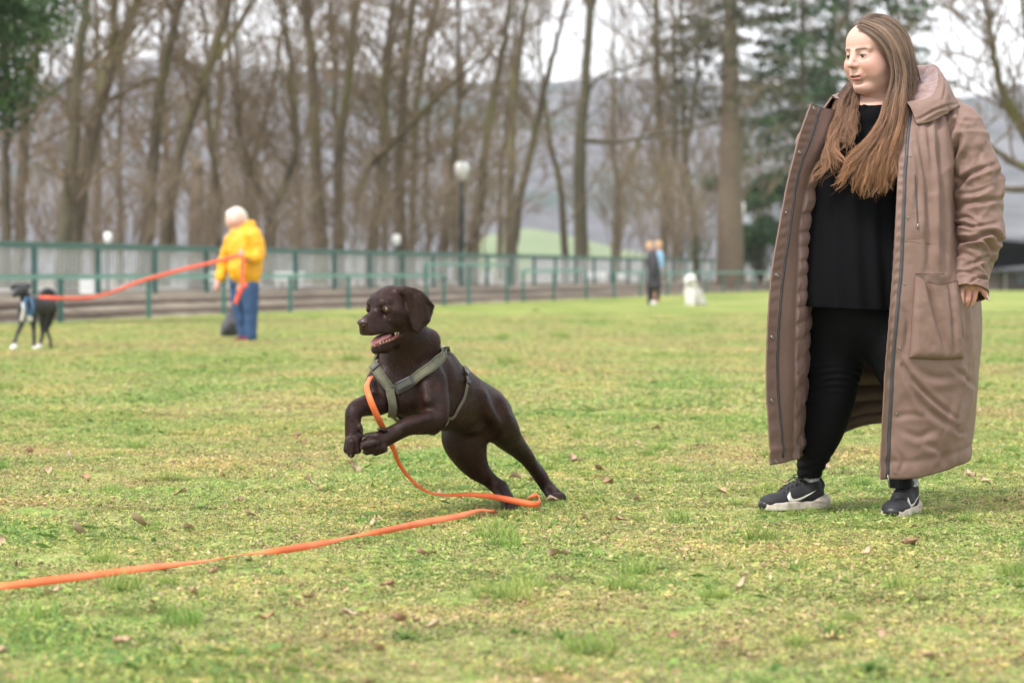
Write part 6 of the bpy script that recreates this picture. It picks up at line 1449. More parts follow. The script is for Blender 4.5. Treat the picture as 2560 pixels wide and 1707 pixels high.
Ip = sm + nb_ * -0.002; Ip[0] = Gp[0] - nb_ * 0.003
shellmesh('pocket', Gp, Np, 0.003, [m_coat, m_coat], coat, inner=Ip)
MB().tube([on_coat(*z4p(x, y), 0.003)[0] for x, y in ((936, 98), (1000, 100), (1060, 102), (1105, 104))], 0.0013, 6).build('seam', m_coat, coat)
# hood
HD = [[(2262, 264, 9.86), (2264, 258, 9.85), (2264, 254, 9.83), (2276, 268, 9.815), (2292, 312, 9.80)],
      [(2275, 262, 9.92), (2290, 248, 9.89), (2322, 248, 9.835), (2332, 268, 9.815), (2330, 303, 9.81)],
      [(2282, 235, 9.99), (2305, 216, 9.96), (2350, 210, 9.89), (2370, 236, 9.865), (2372, 282, 9.855)],
      [(2282, 215, 10.05), (2315, 196, 10.05), (2344, 170, 10.00), (2372, 212, 9.98), (2396, 262, 9.96)],
      [(2262, 205, 10.09), (2290, 186, 10.12), (2312, 163, 10.12), (2350, 215, 10.16), (2372, 262, 10.14)],
      [(2200, 222, 10.10), (2210, 200, 10.15), (2218, 188, 10.19), (2232, 228, 10.26), (2245, 270, 10.26)],
      [(2132, 238, 10.06), (2118, 228, 10.08), (2108, 224, 10.10), (2092, 250, 10.14), (2095, 282, 10.18)],
      [(2100, 262, 9.97), (2086, 248, 9.96), (2078, 240, 9.945), (2062, 262, 9.935), (2045, 300, 9.92)]]
ctrl = [[P(*HD[t][s]) for t in range(8)] for s in range(5)]
Gh = loft(ctrl, 160, 90); Nh = gnormal(Gh)
if Nh[80, 50] @ np.array([0, -1, 0.3]) < 0: Nh = -Nh
sv = np.linspace(0, 4, 90)[:, None] + 0 * Gh[..., 0]
puf = np.clip(1.7 - sv, 0, 1) * 0.010 * np.abs(np.sin(np.linspace(0, 30, 160)))[None, :] ** .7
CRH = [(Zc((920, 700), (980, 680), (1050, 640), (1120, 615), (1185, 600)), 0.004, 4), (Zc((1110, 430), (1115, 500), (1100, 580)), 0.0035, 4), (Zc((1130, 610), (1150, 660), (1190, 690)), 0.006, 6)]
Gh = Gh + Nh * (0.006 * fbm(Gh * np.array([14, 14, 14]), 3, 12) + puf)[..., None]; Gh = creases(Gh, Nh, CRH)
m_hlin = simple("mauve_hood_lining", (0.30, 0.205, 0.195), (0.24, 0.16, 0.15), 30, 0.5, 0.5, 0.006, bscale=60)
nvh, nuh = Gh.shape[:2]; 
oh = shellmesh('hood', Gh, Nh, 0.007, [m_coat, m_hlin], coat)
fi = np.zeros((nvh - 1, nuh - 1)); fi[: int(nvh * 1.85 / 4)] = 1; nf1 = fi.size
mi = np.zeros(len(oh.data.polygons), np.int32); mi[:nf1] = fi.ravel(); oh.data.polygons.foreach_set('material_index', mi)
# sleeves
def sleeve(rows, name, cr=(), sd_=1, squash=0.92):
    q = catmull([list(P(px, py, Y)) + [r / F * Y] for px, py, r, Y in rows], 220); t, U1, V1 = frames(q[:, :3]); n_ = 110; a = np.linspace(0, 2 * math.pi, n_, endpoint=False)
    Gd = q[:, None, :3] + q[:, 3][:, None, None] * (np.cos(a)[None, :, None] * U1[:, None] + squash * np.sin(a)[None, :, None] * V1[:, None]); N = Gd - q[:, None, :3]; N /= np.linalg.norm(N, axis=2, keepdims=True)
    fr = np.clip(-N[..., 1] * 3, 0, 1)
    if cr: Gd = creases(Gd, N, cr, fr)
    Gd = Gd + N * (0.010 * fbm(Gd * np.array([9, 9, 12]), 3, sd_) + 0.003 * fbm(Gd * 26, 3, sd_ + 4) + 0.008 * rdg(Gd * np.array([7, 7, 15]) + vnoise(Gd * 5, 8)[..., None] * .8, sd_ + 9) - 0.006 * rdg(Gd * np.array([10, 10, 13]) + vnoise(Gd * 5, 9)[..., None], sd_ + 19))[..., None]
    k = 8; Gd[-k:] += 0 * Gd[-k:]
    N2 = gnormal(Gd, True); 
    if (N2[100] * N[100]).sum() < 0: N2 = -N2
    return shellmesh(name, Gd, N2, 0.007, [m_coat, m_lin], coat, True, attrs={'lin': np.zeros(Gd.shape[:2])})
SC_ = [(Zc((1138, 1395), (1200, 1385), (1290, 1378), (1380, 1345), (1430, 1395)), 0.020, 6), (Zc((1155, 1420), (1250, 1400), (1340, 1395), (1400, 1450)), 0.012, 5), (Zc((1150, 1120), (1180, 1080), (1250, 1010), (1385, 955)), 0.012, 7), (Zc((1130, 985), (1150, 920), (1200, 800)), 0.016, 8), (Zc((1120, 860), (1150, 740), (1190, 680)), 0.010, 7),
       (Zc((1155, 1225), (1230, 1180), (1330, 1165), (1450, 1150)), 0.007, 7), (Zc((1180, 1270), (1240, 1255), (1310, 1300)), 0.007, 5), (Zc((1165, 1330), (1200, 1300), (1280, 1310), (1400, 1290)), 0.009, 5), (Zc((1200, 1120), (1300, 1110), (1380, 1070)), 0.005, 6), (Zc((1250, 760), (1310, 900), (1330, 1000)), 0.005, 9), (Zc((1330, 860), (1400, 1000), (1410, 1150)), 0.005, 8),
       (Zc((1180, 640), (1210, 690), (1260, 700)), 0.007, 6), (Zc((1140, 1480), (1220, 1460), (1300, 1500)), 0.007, 6), (Zc((1220, 1540), (1320, 1500), (1370, 1480)), 0.008, 6), ([(2380, 688), (2410, 680), (2445, 690)], 0.004, 4), ([(2425, 708), (2445, 695), (2470, 700)], 0.005, 4), ([(2440, 660), (2460, 672), (2470, 690)], 0.006, 5)]
sleeve([(2330, 300, 46, 9.99), (2368, 305, 62, 9.98), (2402, 345, 70, 9.96), (2428, 400, 69, 9.95), (2441, 460, 70, 9.94), (2446, 520, 67, 9.93), (2446, 575, 66, 9.91), (2438, 622, 66, 9.89), (2425, 660, 55, 9.87), (2420, 700, 54, 9.85), (2419, 733, 54, 9.83)], 'sleeve', SC_, 3)
sleeve([(2110, 300, 44, 10.12), (2075, 320, 52, 10.14), (2045, 380, 60, 10.17), (2035, 460, 60, 10.19), (2030, 560, 56, 10.20), (2030, 650, 52, 10.20), (2032, 700, 48, 10.20)], 'sleeve', (), 7)
# ---- hair ----------------------------------------------------------
m_hair, n, l, b = newmat("long_brown_hair")
tn = attr(n, 'tint'); ln_ = attr(n, 'along')
c1 = ramp(n, l, ln_, [(0.0, (0.20, 0.14, 0.105)), (0.35, (0.185, 0.12, 0.085)), (0.6, (0.25, 0.14, 0.085)), (1.0, (0.37, 0.195, 0.108))])
c2 = mixc(n, l, 1.0, c1, ramp(n, l, tn, [(0.0, (0.45, 0.42, 0.40)), (0.5, (1, 1, 1)), (1.0, (1.85, 1.75, 1.6))]), 'MULTIPLY')
l.new(c2, b.inputs['Base Color']); b.inputs['Roughness'].default_value = 0.42; b.inputs['Specular IOR Level'].default_value = 0.35
hz6 = lambda x, y: (2000 + x / 5.806, 250 + y / 5.806)
GUIDES = [
 # face-framing and side locks on the near side (photograph px, py, distance), bundle radius px, strands
 ([(2143, 68, 9.905), (2172, 82, 9.885), (2207, 112, 9.868), (2229, 150, 9.868), (2238, 185, 9.87), (2234, 220, 9.86), (2222, 258, 9.83), (2212, 293, 9.785), (2203, 319, 9.765), (2181, 350, 9.755), (2150, 386, 9.75), (2124, 422, 9.745), (2100, 450, 9.75), (2083, 471, 9.75)], 7, 260),
 ([(2147, 63, 9.915), (2185, 80, 9.88), (2217, 112, 9.862), (2238, 155, 9.862), (2246, 205, 9.855), (2234, 258, 9.82), (2221, 305, 9.78), (2198, 350, 9.755), (2168, 395, 9.745), (2142, 440, 9.74), (2122, 478, 9.745)], 8, 300),
 ([(2155, 55, 9.93), (2200, 76, 9.88), (2232, 115, 9.86), (2246, 165, 9.865), (2248, 220, 9.85), (2240, 280, 9.80), (2230, 335, 9.765), (2205, 388, 9.745), (2182, 438, 9.74), (2168, 492, 9.745)], 9, 320),
 ([(2165, 49, 9.95), (2215, 74, 9.90), (2248, 125, 9.885), (2258, 185, 9.885), (2257, 245, 9.85), (2247, 310, 9.80), (2238, 365, 9.77), (2218, 415, 9.755), (2200, 462, 9.75), (2186, 496, 9.75)], 9, 320),
 ([(2180, 44, 9.97), (2230, 70, 9.93), (2262, 128, 9.915), (2268, 200, 9.915), (2262, 268, 9.86), (2250, 335, 9.80), (2240, 395, 9.77), (2228, 440, 9.76), (2213, 482, 9.755)], 9, 300),
 ([(2190, 43, 10.0), (2245, 80, 9.96), (2270, 145, 9.95), (2278, 215, 9.95), (2268, 285, 9.88), (2254, 350, 9.81), (2240, 405, 9.78), (2236, 440, 9.77)], 9, 260),
 ([(2200, 44, 10.02), (2255, 90, 10.0), (2274, 160, 10.0), (2276, 230, 10.0), (2262, 300, 9.97)], 10, 260),
 ([(2150, 60, 9.94), (2185, 50, 9.99), (2235, 70, 10.02), (2262, 120, 10.05), (2262, 190, 10.06), (2250, 250, 10.06)], 11, 240),
 ([(2143, 66, 9.915), (2168, 74, 9.895), (2204, 98, 9.87), (2229, 135, 9.862), (2241, 180, 9.862), (2238, 230, 9.85), (2222, 280, 9.80), (2212, 322, 9.77), (2196, 362, 9.75), (2176, 400, 9.745), (2158, 440, 9.74), (2138, 480, 9.745)], 6, 220),
 ([(2238, 200, 9.87), (2226, 250, 9.83), (2206, 300, 9.78), (2176, 340, 9.755), (2150, 372, 9.75), (2118, 400, 9.75), (2088, 402, 9.76)], 4, 70),
 ([(2236, 250, 9.83), (2232, 320, 9.77), (2222, 380, 9.75), (2208, 430, 9.745), (2214, 470, 9.745), (2218, 489, 9.75)], 6, 160),
 ([(2244, 260, 9.83), (2244, 330, 9.77), (2236, 385, 9.755), (2228, 425, 9.75), (2222, 460, 9.755)], 5, 140),
 ([(2205, 46, 10.03), (2262, 95, 10.02), (2284, 160, 10.02), (2292, 215, 10.03), (2284, 260, 10.0)], 7, 90),
 # far side, over the other shoulder
 ([(2170, 150, 10.13), (2140, 195, 10.11), (2120, 225, 10.04), (2104, 258, 9.92), (2098, 295, 9.87), (2090, 328, 9.83), (2078, 358, 9.80), (2077, 385, 9.785), (2086, 408, 9.775), (2080, 436, 9.77)], 6, 170),
 ([(2172, 160, 10.13), (2138, 205, 10.09), (2112, 245, 9.98), (2100, 290, 9.88), (2084, 340, 9.82), (2072, 380, 9.79), (2060, 415, 9.775), (2040, 440, 9.77), (2031, 459, 9.77)], 6, 150),
 ([(2175, 165, 10.12), (2146, 205, 10.09), (2128, 245, 9.99), (2122, 285, 9.87), (2116, 320, 9.82), (2121, 352, 9.79), (2133, 378, 9.775)], 8, 200),
 ([(2170, 160, 10.12), (2134, 210, 10.09), (2108, 240, 10.0), (2092, 275, 9.92), (2092, 315, 9.86), (2104, 345, 9.81), (2126, 365, 9.79)], 7, 170),
 ([(2168, 165, 10.13), (2132, 200, 10.10), (2106, 228, 10.03), (2088, 262, 9.96), (2084, 300, 9.90), (2080, 345, 9.83), (2062, 390, 9.79), (2047, 442, 9.775)], 5, 120),
 ([(2175, 170, 10.12), (2152, 210, 10.08), (2138, 250, 9.97), (2134, 290, 9.86), (2128, 330, 9.81), (2112, 352, 9.80), (2096, 375, 9.79)], 7, 150),
 ([(2172, 46, 9.965), (2205, 56, 9.94), (2240, 92, 9.93), (2262, 150, 9.935), (2272, 215, 9.94), (2268, 270, 9.92)], 8, 220),
 ([(2182, 43, 9.98), (2222, 58, 9.96), (2254, 100, 9.955), (2274, 165, 9.96), (2282, 225, 9.97)], 8, 200),
 ([(2162, 50, 9.95), (2196, 62, 9.915), (2232, 100, 9.90), (2254, 155, 9.90), (2263, 215, 9.90), (2260, 270, 9.86), (2250, 320, 9.81)], 8, 240),
 ([(2195, 42, 10.0), (2235, 62, 9.985), (2264, 110, 9.985), (2280, 170, 9.99), (2288, 225, 10.0)], 8, 180),
 ([(2214, 250, 9.84), (2208, 300, 9.78), (2190, 340, 9.755), (2160, 375, 9.74), (2130, 410, 9.74), (2108, 445, 9.745), (2092, 478, 9.75)], 9, 200),
 ([(2222, 260, 9.83), (2215, 320, 9.77), (2196, 370, 9.75), (2170, 420, 9.74), (2155, 460, 9.74), (2160, 497, 9.745)], 9, 180),
 ([(2108, 300, 9.87), (2096, 340, 9.82), (2088, 375, 9.79), (2100, 405, 9.77), (2112, 425, 9.765)], 6, 90),
 ([(2226, 300, 9.79), (2218, 350, 9.76), (2190, 390, 9.745), (2148, 412, 9.74), (2110, 432, 9.75), (2080, 460, 9.755)], 4, 60),
 # crown cover
 ([(2150, 60, 9.94), (2165, 50, 9.955), (2190, 42, 9.98), (2225, 55, 10.02), (2250, 85, 10.05), (2262, 130, 10.07), (2264, 180, 10.08)], 9, 200),
 ([(2158, 54, 9.96), (2168, 49, 9.99), (2180, 46, 10.04), (2215, 60, 10.08), (2240, 110, 10.12), (2245, 180, 10.12)], 9, 160),
 ([(2146, 62, 9.95), (2150, 58, 10.0), (2162, 62, 10.06), (2172, 110, 10.10), (2160, 170, 10.1)], 9, 120),
]
rg = np.random.default_rng(77)
def hair_strands(guides, name, mat, parent, rg, sw=0.0009, scale=1.0, avoid=None, nseg=30):
    Vs = []; Qs = []; T = []; A = []; o = 0
    for pts, rad, cnt in guides:
        g = catmull([P(*p) for p in pts], nseg); L = np.linalg.norm(np.diff(g, axis=0), axis=1).sum(); t, U1, V1 = frames(g); u = np.linspace(0, 1, nseg)
        locks = max(2, cnt // 26)
        lk = [(rg.normal(0, 0.62, 2), rg.uniform(0, 6.28), rg.uniform(0.7, 1.3), rg.normal(0, .12)) for _ in range(locks)]
        lend = [rg.uniform(0.86, 1.04) for _ in range(locks)]
        for i in range(cnt):
            k = rg.integers(0, locks); c0, ph, am, tn0 = lk[k]; own = rg.normal(0, 0.38, 2); R0 = rad / 715.0
            env = np.minimum(1, 0.30 + u * 1.9); tip = 1 - 0.72 * np.clip((u - 0.62) / 0.38, 0, 1)
            off = (c0[None] * env[:, None] + own[None] * (env * tip)[:, None] * 1.0) * R0
            wa = 0.0125 * am * np.clip(u * 1.6 - 0.35, 0, 1)
            offx = off[:, 0] + wa * np.sin(u * 18 * L / 0.5 + ph) + 0.0022 * np.sin(u * 31 + ph * 3 + i) * np.clip(u - .2, 0, 1); offy = off[:, 1] * 0.8 + wa * 0.6 * np.cos(u * 13 * L / 0.5 + ph)
            p = g + U1 * offx[:, None] + V1 * offy[:, None]
            fly = rg.uniform() < 0.10
            if fly: p = p + (rg.normal(0, 1, 3) * 0.014)[None] * (u ** 1.5)[:, None]
            e = lend[k] * (1 - 0.26 * rg.uniform(0, 1) ** 1.8); m = max(6, int(nseg * min(1, e))); p = p[:m]
            if avoid is not None: p = avoid(p)
            w = sw * rg.uniform(0.6, 1.35) * (1 - 0.8 * (np.arange(m) / (m - 1)) ** 4) * np.clip(0.15 + np.arange(m) / 3.0, 0, 1); tt2 = np.gradient(p, axis=0); tt2 /= np.linalg.norm(tt2, axis=1, keepdims=True) + 1e-9
            ax = rg.normal(0, 1, 3); S1 = np.cross(tt2, ax); S1 /= np.linalg.norm(S1, axis=1, keepdims=True) + 1e-9; S2 = np.cross(tt2, S1)
            v3 = np.stack([p + S1 * w[:, None], p + (-.5 * S1 + .87 * S2) * w[:, None], p + (-.5 * S1 - .87 * S2) * w[:, None]], 1).reshape(-1, 3)
            r_ = np.arange(m - 1)[:, None] * 3; q = np.concatenate([np.stack([r_[:, 0] + a, r_[:, 0] + (a + 1) % 3, r_[:, 0] + 3 + (a + 1) % 3, r_[:, 0] + 3 + a], 1) for a in range(3)])
            Vs.append(v3); Qs.append(q + o); o += len(v3); T.append(np.full(len(v3), np.clip(rg.normal(0.5 + tn0, 0.15), 0, 1))); A.append(np.repeat(np.clip((pix(p)[:, 1] - 60) / 400 * scale, 0, 1), 3))
    return mesh(name, np.concatenate(Vs), np.concatenate(Qs), mat, parent, attrs={'tint': np.concatenate(T), 'along': np.concatenate(A)})
def off_head(p):
    q = p.copy(); ok = np.all((q > W.lo + 0.004) & (q < W.lo + (W.n - 2) * W.h - 0.004), axis=1)
    if ok.any():
        for _ in range(2): d = W.sample(q[ok]) - 0.004; q[ok] = q[ok] + W.grad(q[ok]) * np.clip(-d, 0, 0.03)[:, None]
    return q
for k_ in range(len(GUIDES)): GUIDES[k_] = (GUIDES[k_][0], GUIDES[k_][1], int(GUIDES[k_][2] * 2.0))
hair = hair_strands(GUIDES, 'hair', m_hair, woman, rg, 0.00056, avoid=off_head)
# scalp volume under the strands
HC = SDF(P(2060, 330, 9.98) + np.array([0, -0.2, 0]), P(2320, 30, 9.98) + np.array([0, 0.2, 0]), 0.0036)
HC.ell(wp(-0.018, 0, 0.034), np.array([0.0995, 0.0800, 0.0840]) * KS, FR, 0.01)
HC.ell(wp(0.085, -0.006, -0.01), np.array([0.070, 0.083, 0.098]) * KS, FR, 0.02, 'cut')
HC.chain([bp(2238, 120, 9.93, .030), bp(2252, 190, 9.93, .034), bp(2248, 250, 9.91, .030), bp(2240, 310, 9.84, .020)], 0.02)
HC.chain([bp(2175, 140, 10.10, .03), bp(2158, 200, 10.10, .026), bp(2124, 250, 10.02, .018), bp(2106, 300, 9.92, .010)], 0.02)
HC.chain([bp(2230, 120, 10.05, .06), bp(2235, 200, 10.05, .05), bp(2235, 280, 10.04, .03)], 0.03)
v_, q_ = HC.surface(); g_h = HC.grad(v_); v_ = v_ + g_h * (0.003 * vnoise(v_ * np.array([70, 70, 8]), 5))[:, None]
mesh('scalp_hair', v_, q_, m_hair, woman, attrs={'tint': np.full(len(v_), 0.22), 'along': np.clip((pix(v_)[:, 1] - 60) / 400, 0, 1)})

# ---- shoes -----------------------------------------------------------
m_shoe = cloth("black_running_mesh", (0.022, 0.022, 0.025), (0.014, 0.014, 0.017), 0.7, (1, 1, 1), 420, 0.5, 0, 0.35)
m_shoe2 = simple("black_rubber", (0.014, 0.014, 0.015), None, 40, 0.45)
m_mid = simple("worn_white_foam", (0.62, 0.56, 0.50), (0.40, 0.33, 0.27), 35, 0.6, 0.3, 0.002)
m_lace = simple("black_laces", (0.016, 0.016, 0.018), (0.028, 0.028, 0.03), 300, 0.75)
m_logo = simple("off_white_print", (0.66, 0.63, 0.57), None, 40, 0.5)
m_sock = simple("pale_patterned_sock", (0.62, 0.62, 0.66), (0.30, 0.32, 0.42), 60, 0.85)
MESH0 = mesh
def shoe(heel, ang, side, parent, name='shoe', lift=0.0, roll=0.0):
    """running shoe with its heel at 'heel' on the ground, pointing along angle ang; side = +1 logo on its left flank"""
    X = np.array([math.cos(ang), math.sin(ang), 0]); Yv = np.array([-math.sin(ang), math.cos(ang), 0]); Z = np.array([0, 0, 1.0]); R_ = np.stack([X, Yv, Z]); O = np.array(heel)
    p = lambda x, y, z: O + X * x + Yv * y + Z * z
    lo = O - np.array([0.33, 0.33, 0.02]); hi = O + np.array([0.33, 0.33, 0.16])
    def cx(v_): return v_ - X[None] * (((v_ - O) @ X) * (1 - 0.87))[:, None]
    def mesh(nm_, v_, *a_, **k_): return MESH0(nm_, cx(np.asarray(v_, float)), *a_, **k_)
    def crop():
        c_ = np.array([p(x, y, 0) for x in (-.03, .31) for y in (-.06, .06)]); return np.append(c_.min(0)[:2], O[2] - 0.01), np.append(c_.max(0)[:2], O[2] + 0.16)
    lo, hi = crop(); S2 = SDF(lo, hi, 0.0022)
    e = lambda x, y, z, r, k=0.012, m='add': S2.ell(p(x, y, z), r, R_, k, m)
    e(0.055, 0, 0.055, (0.055, 0.036, 0.050)); e(0.125, 0, 0.052, (0.075, 0.041, 0.040)); e(0.205, 0, 0.036, (0.075, 0.047, 0.030)); e(0.240, 0, 0.030, (0.044, 0.040, 0.022))
    S2.chain([list(p(0.075, 0, 0.06)) + [0.036], list(p(0.060, 0, 0.095)) + [0.037]], 0.02); S2.chain([list(p(0.105, 0, 0.085)) + [0.024], list(p(0.165, 0, 0.062)) + [0.022]], 0.02)
    S2.chain([list(p(0.012, 0, 0.09)) + [0.016], list(p(0.018, 0, 0.105)) + [0.012]], 0.014)
    S2.ell(p(0.062, 0, 0.125), (0.042, 0.028, 0.036), R_, 0.006, 'cut'); S2.plate([(-.1, -.02), (.35, -.02), (.35, .012), (-.1, .012)], p(0, 0, 0), X, Z, 0.3, 0, 0.004, 'cut')
    v_, q_ = S2.surface(); parent = mesh('shoe', v_, q_, m_shoe, parent)
    out = [(-0.010, -.018), (-0.016, 0), (-0.010, .018), (0.01, .034), (0.06, .036), (0.12, .037), (0.19, .049), (0.24, .046), (0.272, .030), (0.284, 0.0), (0.272, -.030), (0.24, -.046), (0.19, -.049), (0.12, -.037), (0.06, -.036), (0.01, -.034)]
    S3 = SDF(lo, hi, 0.0022); S3.plate(out, p(0, 0, 0.020), X, Yv, 0.034, 0, 0.004, 'add', 0.007)
    S3.ell(p(0.03, 0, 0.036), (0.055, 0.040, 0.022), R_, 0.012); S3.ell(p(0.0, 0, 0.03), (0.026, 0.030, 0.028), R_, 0.01); S3.ell(p(0.25, 0, 0.065), (0.09, 0.08, 0.036), R_, 0.008, 'cut')
    for s_ in (1, -1): S3.chain([list(p(0.0, .040 * s_, .018)) + [.003], list(p(0.06, .0405 * s_, .028)) + [.003], list(p(0.14, .044 * s_, .016)) + [.0025]], 0.004, None, 'cut')
    v_, q_ = S3.surface(); mesh('midsole', v_, q_, m_mid, parent)
    S4 = SDF(lo, hi, 0.0024); S4.plate([(x * 1.0, y * 0.98) for x, y in out], p(0, 0, 0.004), X, Yv, 0.008, 0, 0.004, 'add', 0.003); S4.ell(p(0.268, 0, 0.024), (0.022, 0.030, 0.020), R_, 0.006); S4.ell(p(0.262, 0, 0.03), (0.013, 0.026, 0.024), R_, 0.004, 'add')
    v_, q_ = S4.surface(); mesh('outsole', v_, q_, m_shoe2, parent)
    def top(x, y, off=0.002):
        o_ = p(x, y, 0.15); t_ = S2.hit(o_[None], np.array([[0, 0, -1.0]]), 0.15)[0]; return o_ + np.array([0, 0, -1.0]) * (t_ if np.isfinite(t_) else 0.09) + Z * off
    mb = MB()
    for i, x in enumerate((0.112, 0.130, 0.148, 0.166, 0.184)):
        mb.tube([top(x + 0.008 * abs(u_ / 0.024), u_, 0.0025) for u_ in np.linspace(-0.024, 0.024, 9)], 0.0027, 6)
    bw = top(0.104, 0, 0.004)
    for s_ in (1, -1):
        mb.tube(catmull([bw, bw + Yv * .016 * s_ + Z * .012 + X * .008, bw + Yv * .034 * s_ + Z * .006 + X * .014, bw + Yv * .030 * s_ - Z * .006 + X * .004, bw], 16), 0.0027, 6)
        mb.tube(catmull([bw, bw + Yv * .014 * s_ + X * .022 + Z * .003, bw + Yv * .030 * s_ + X * .040 - Z * .012], 10), 0.0024, 6)
    MESH0('laces', cx(np.concatenate(mb.v)), mb.f, m_lace, parent)
    # curved tick mark on the outer flank
    def flank(x, z, off=0.0012):
        o_ = p(x, 0.085 * side, z); d_ = -Yv * side; t_ = S2.hit(o_[None], d_[None], 0.09)[0]; return o_ + d_ * (t_ if np.isfinite(t_) else 0.045) - d_ * off
    upc = catmull([(0.172, 0.038, 0), (0.176, 0.058, 0), (0.168, 0.0705, 0)], 6)
    lo_c = catmull([(0.168, 0.0705, 0), (0.165, 0.050, 0), (0.150, 0.0440, 0), (0.115, 0.052, 0), (0.055, 0.0735, 0)], 20); bo_c = catmull([(0.168, 0.0705, 0), (0.184, 0.052, 0), (0.178, 0.036, 0), (0.158, 0.0325, 0), (0.120, 0.042, 0), (0.055, 0.0735, 0)], 20)
    V = []; Q = []
    for i in range(20):
        for k_, c_ in enumerate((lo_c[i], (lo_c[i] * 2 + bo_c[i]) / 3, (lo_c[i] + 2 * bo_c[i]) / 3, bo_c[i])): V.append(flank(c_[0], c_[1]))
        for c_ in (bo_c[i], lo_c[i]): V.append(flank(c_[0], c_[1], -0.0015))
    for i in range(19):
        for k_ in range(6): Q.append((i * 6 + k_, i * 6 + (k_ + 1) % 6, (i + 1) * 6 + (k_ + 1) % 6, (i + 1) * 6 + k_))
    mesh('tick_mark', V, Q, m_logo, parent)
    S5 = SDF(lo, hi + np.array([0, 0, .03]), 0.0026); S5.chain([list(p(0.070, 0, 0.05)) + [0.030], list(p(0.062, 0, 0.10)) + [0.036], list(p(0.060, 0, 0.15)) + [0.037]], 0.01); v_, q_ = S5.surface(); mesh('sock', v_, q_, m_sock, parent)
# her right shoe: heel right, toe to the left and a little towards the camera
h1 = G(2052, 1268); h2 = G(2270, 1282)
shoe((h1[0] - 0.006, 10.12, 0.004), math.radians(180 + 20), 1, woman)
shoe((h2[0] + 0.004, 9.94, 0.004), math.radians(180 + 64), 1, woman)
# ------------------------------------------------------------------ the walker in yellow with her black dog
def YP(px, py, Y, r): return list(P(px, py, Y)) + [r / F * Y]
m_yel = simple("yellow_quilted_jacket", (0.80, 0.40, 0.008), (0.70, 0.32, 0.006), 6, 0.55, 0.4, 0.02, bscale=12)
m_jean = simple("blue_denim", (0.035, 0.085, 0.19), (0.022, 0.055, 0.13), 9, 0.85)
m_whair = simple("white_blond_hair", (0.75, 0.68, 0.58), (0.6, 0.54, 0.45), 30, 0.6, 0.6, 0.01)
m_skin2 = simple("skin", (0.62, 0.36, 0.29), (0.56, 0.3, 0.24), 20, 0.5)
m_maroon = simple("maroon_shoe", (0.17, 0.02, 0.035), (0.12, 0.015, 0.03), 20, 0.6)
def bodymesh(name, chains, h, mat, parent, k=0.03, pad=0.06, disp=0.0, dsc=8, ells=(), plates=()):
    pts = np.array([q for c in chains for q in c[0]] + [list(e[0]) + [max(e[1])] for e in ells]); r = pts[:, 3:4]
    Sx = SDF((pts[:, :3] - r).min(0) - pad, (pts[:, :3] + r).max(0) + pad, h)
    for c in chains: Sx.chain(c[0], c[1] if len(c) > 1 else k)
    for e in ells: Sx.ell(e[0], e[1], None, e[2] if len(e) > 2 else k, e[3] if len(e) > 3 else 'add')
    v_, q_ = Sx.surface()
    if disp: v_ = v_ + Sx.grad(v_) * (disp * fbm(v_ * dsc, 3, 3))[:, None]
    return mesh(name, v_, q_, mat, parent), Sx
YY = 35.0
z6s = lambda x, y: (x / 3.267, 480 + y / 3.267)
def q6(x, y, dY, r): p_ = z6s(x, y); return list(P(p_[0], p_[1], YY + dY)) + [r / 3.267 / F * YY]
yw = empty('person', (P(612, 850, YY)[0], YY, 0), 'white haired person in a bright yellow jacket and blue jeans holding an orange leash', 'person')
bodymesh('body', [([q6(1925, 240, 0, 72), q6(1945, 330, .02, 50), q6(1990, 430, .03, 90), q6(2010, 620, .03, 110), q6(2000, 760, .03, 95)],), ([q6(1960, 800, .06, 55), q6(1955, 1000, .06, 34), q6(1985, 1160, .06, 22)],), ([q6(2035, 800, -.04, 55), q6(2047, 1000, -.06, 38), q6(2048, 1160, -.06, 26)],),
   ([q6(2060, 370, -.12, 50), q6(2100, 500, -.16, 42), q6(2050, 540, -.24, 32), q6(1985, 520, -.26, 26)],), ([q6(1975, 505, -.27, 24), q6(1968, 480, -.28, 15)], .01), ([q6(1990, 525, -.27, 20), q6(1962, 520, -.28, 11)], .01),
   ([q6(1900, 390, .12, 36), q6(1840, 560, .19, 32), q6(1790, 700, .16, 26), q6(1775, 770, .14, 24), q6(1768, 800, .14, 14)],), ([q6(1870, 265, -.02, 24), q6(1858, 275, -.02, 12)], .02)], 0.011, m_skin2, yw, 0.03)
bodymesh('hair', [([q6(1895, 182, .02, 44), q6(1938, 178, .04, 58), q6(1968, 220, .07, 58), q6(1965, 275, .08, 42)],), ([q6(1872, 190, .0, 30), q6(1858, 235, .0, 14)],)], 0.009, m_whair, yw, 0.02, disp=0.006, dsc=22)
bodymesh('jacket', [([q6(1985, 300, .05, 72), q6(1990, 400, .03, 125), q6(2005, 560, .03, 138), q6(2000, 640, .02, 140), q6(2005, 668, .02, 128)],), ([q6(1890, 400, .1, 62), q6(1840, 560, .18, 54), q6(1800, 690, .16, 44)],), ([q6(1925, 330, -.02, 45), q6(2020, 300, .06, 60)],),
   ([q6(2060, 360, -.1, 72), q6(2110, 480, -.14, 62), q6(2085, 535, -.2, 50), q6(2010, 525, -.25, 38)],), ([q6(2030, 290, .12, 60), q6(2060, 340, .12, 50)],)], 0.010, m_yel, yw, 0.03, disp=0.014, dsc=9)
bodymesh('jeans', [([q6(1960, 740, .04, 88), q6(2020, 740, .02, 92)],), ([q6(1948, 780, .06, 76), q6(1950, 930, .06, 58), q6(1978, 1080, .06, 44), q6(1985, 1180, .06, 42)], .01), ([q6(2035, 780, -.04, 80), q6(2048, 930, -.06, 64), q6(2046, 1080, -.06, 52), q6(2048, 1180, -.06, 50)], .01)], 0.010, m_jean, yw, 0.02, disp=0.006, dsc=12)
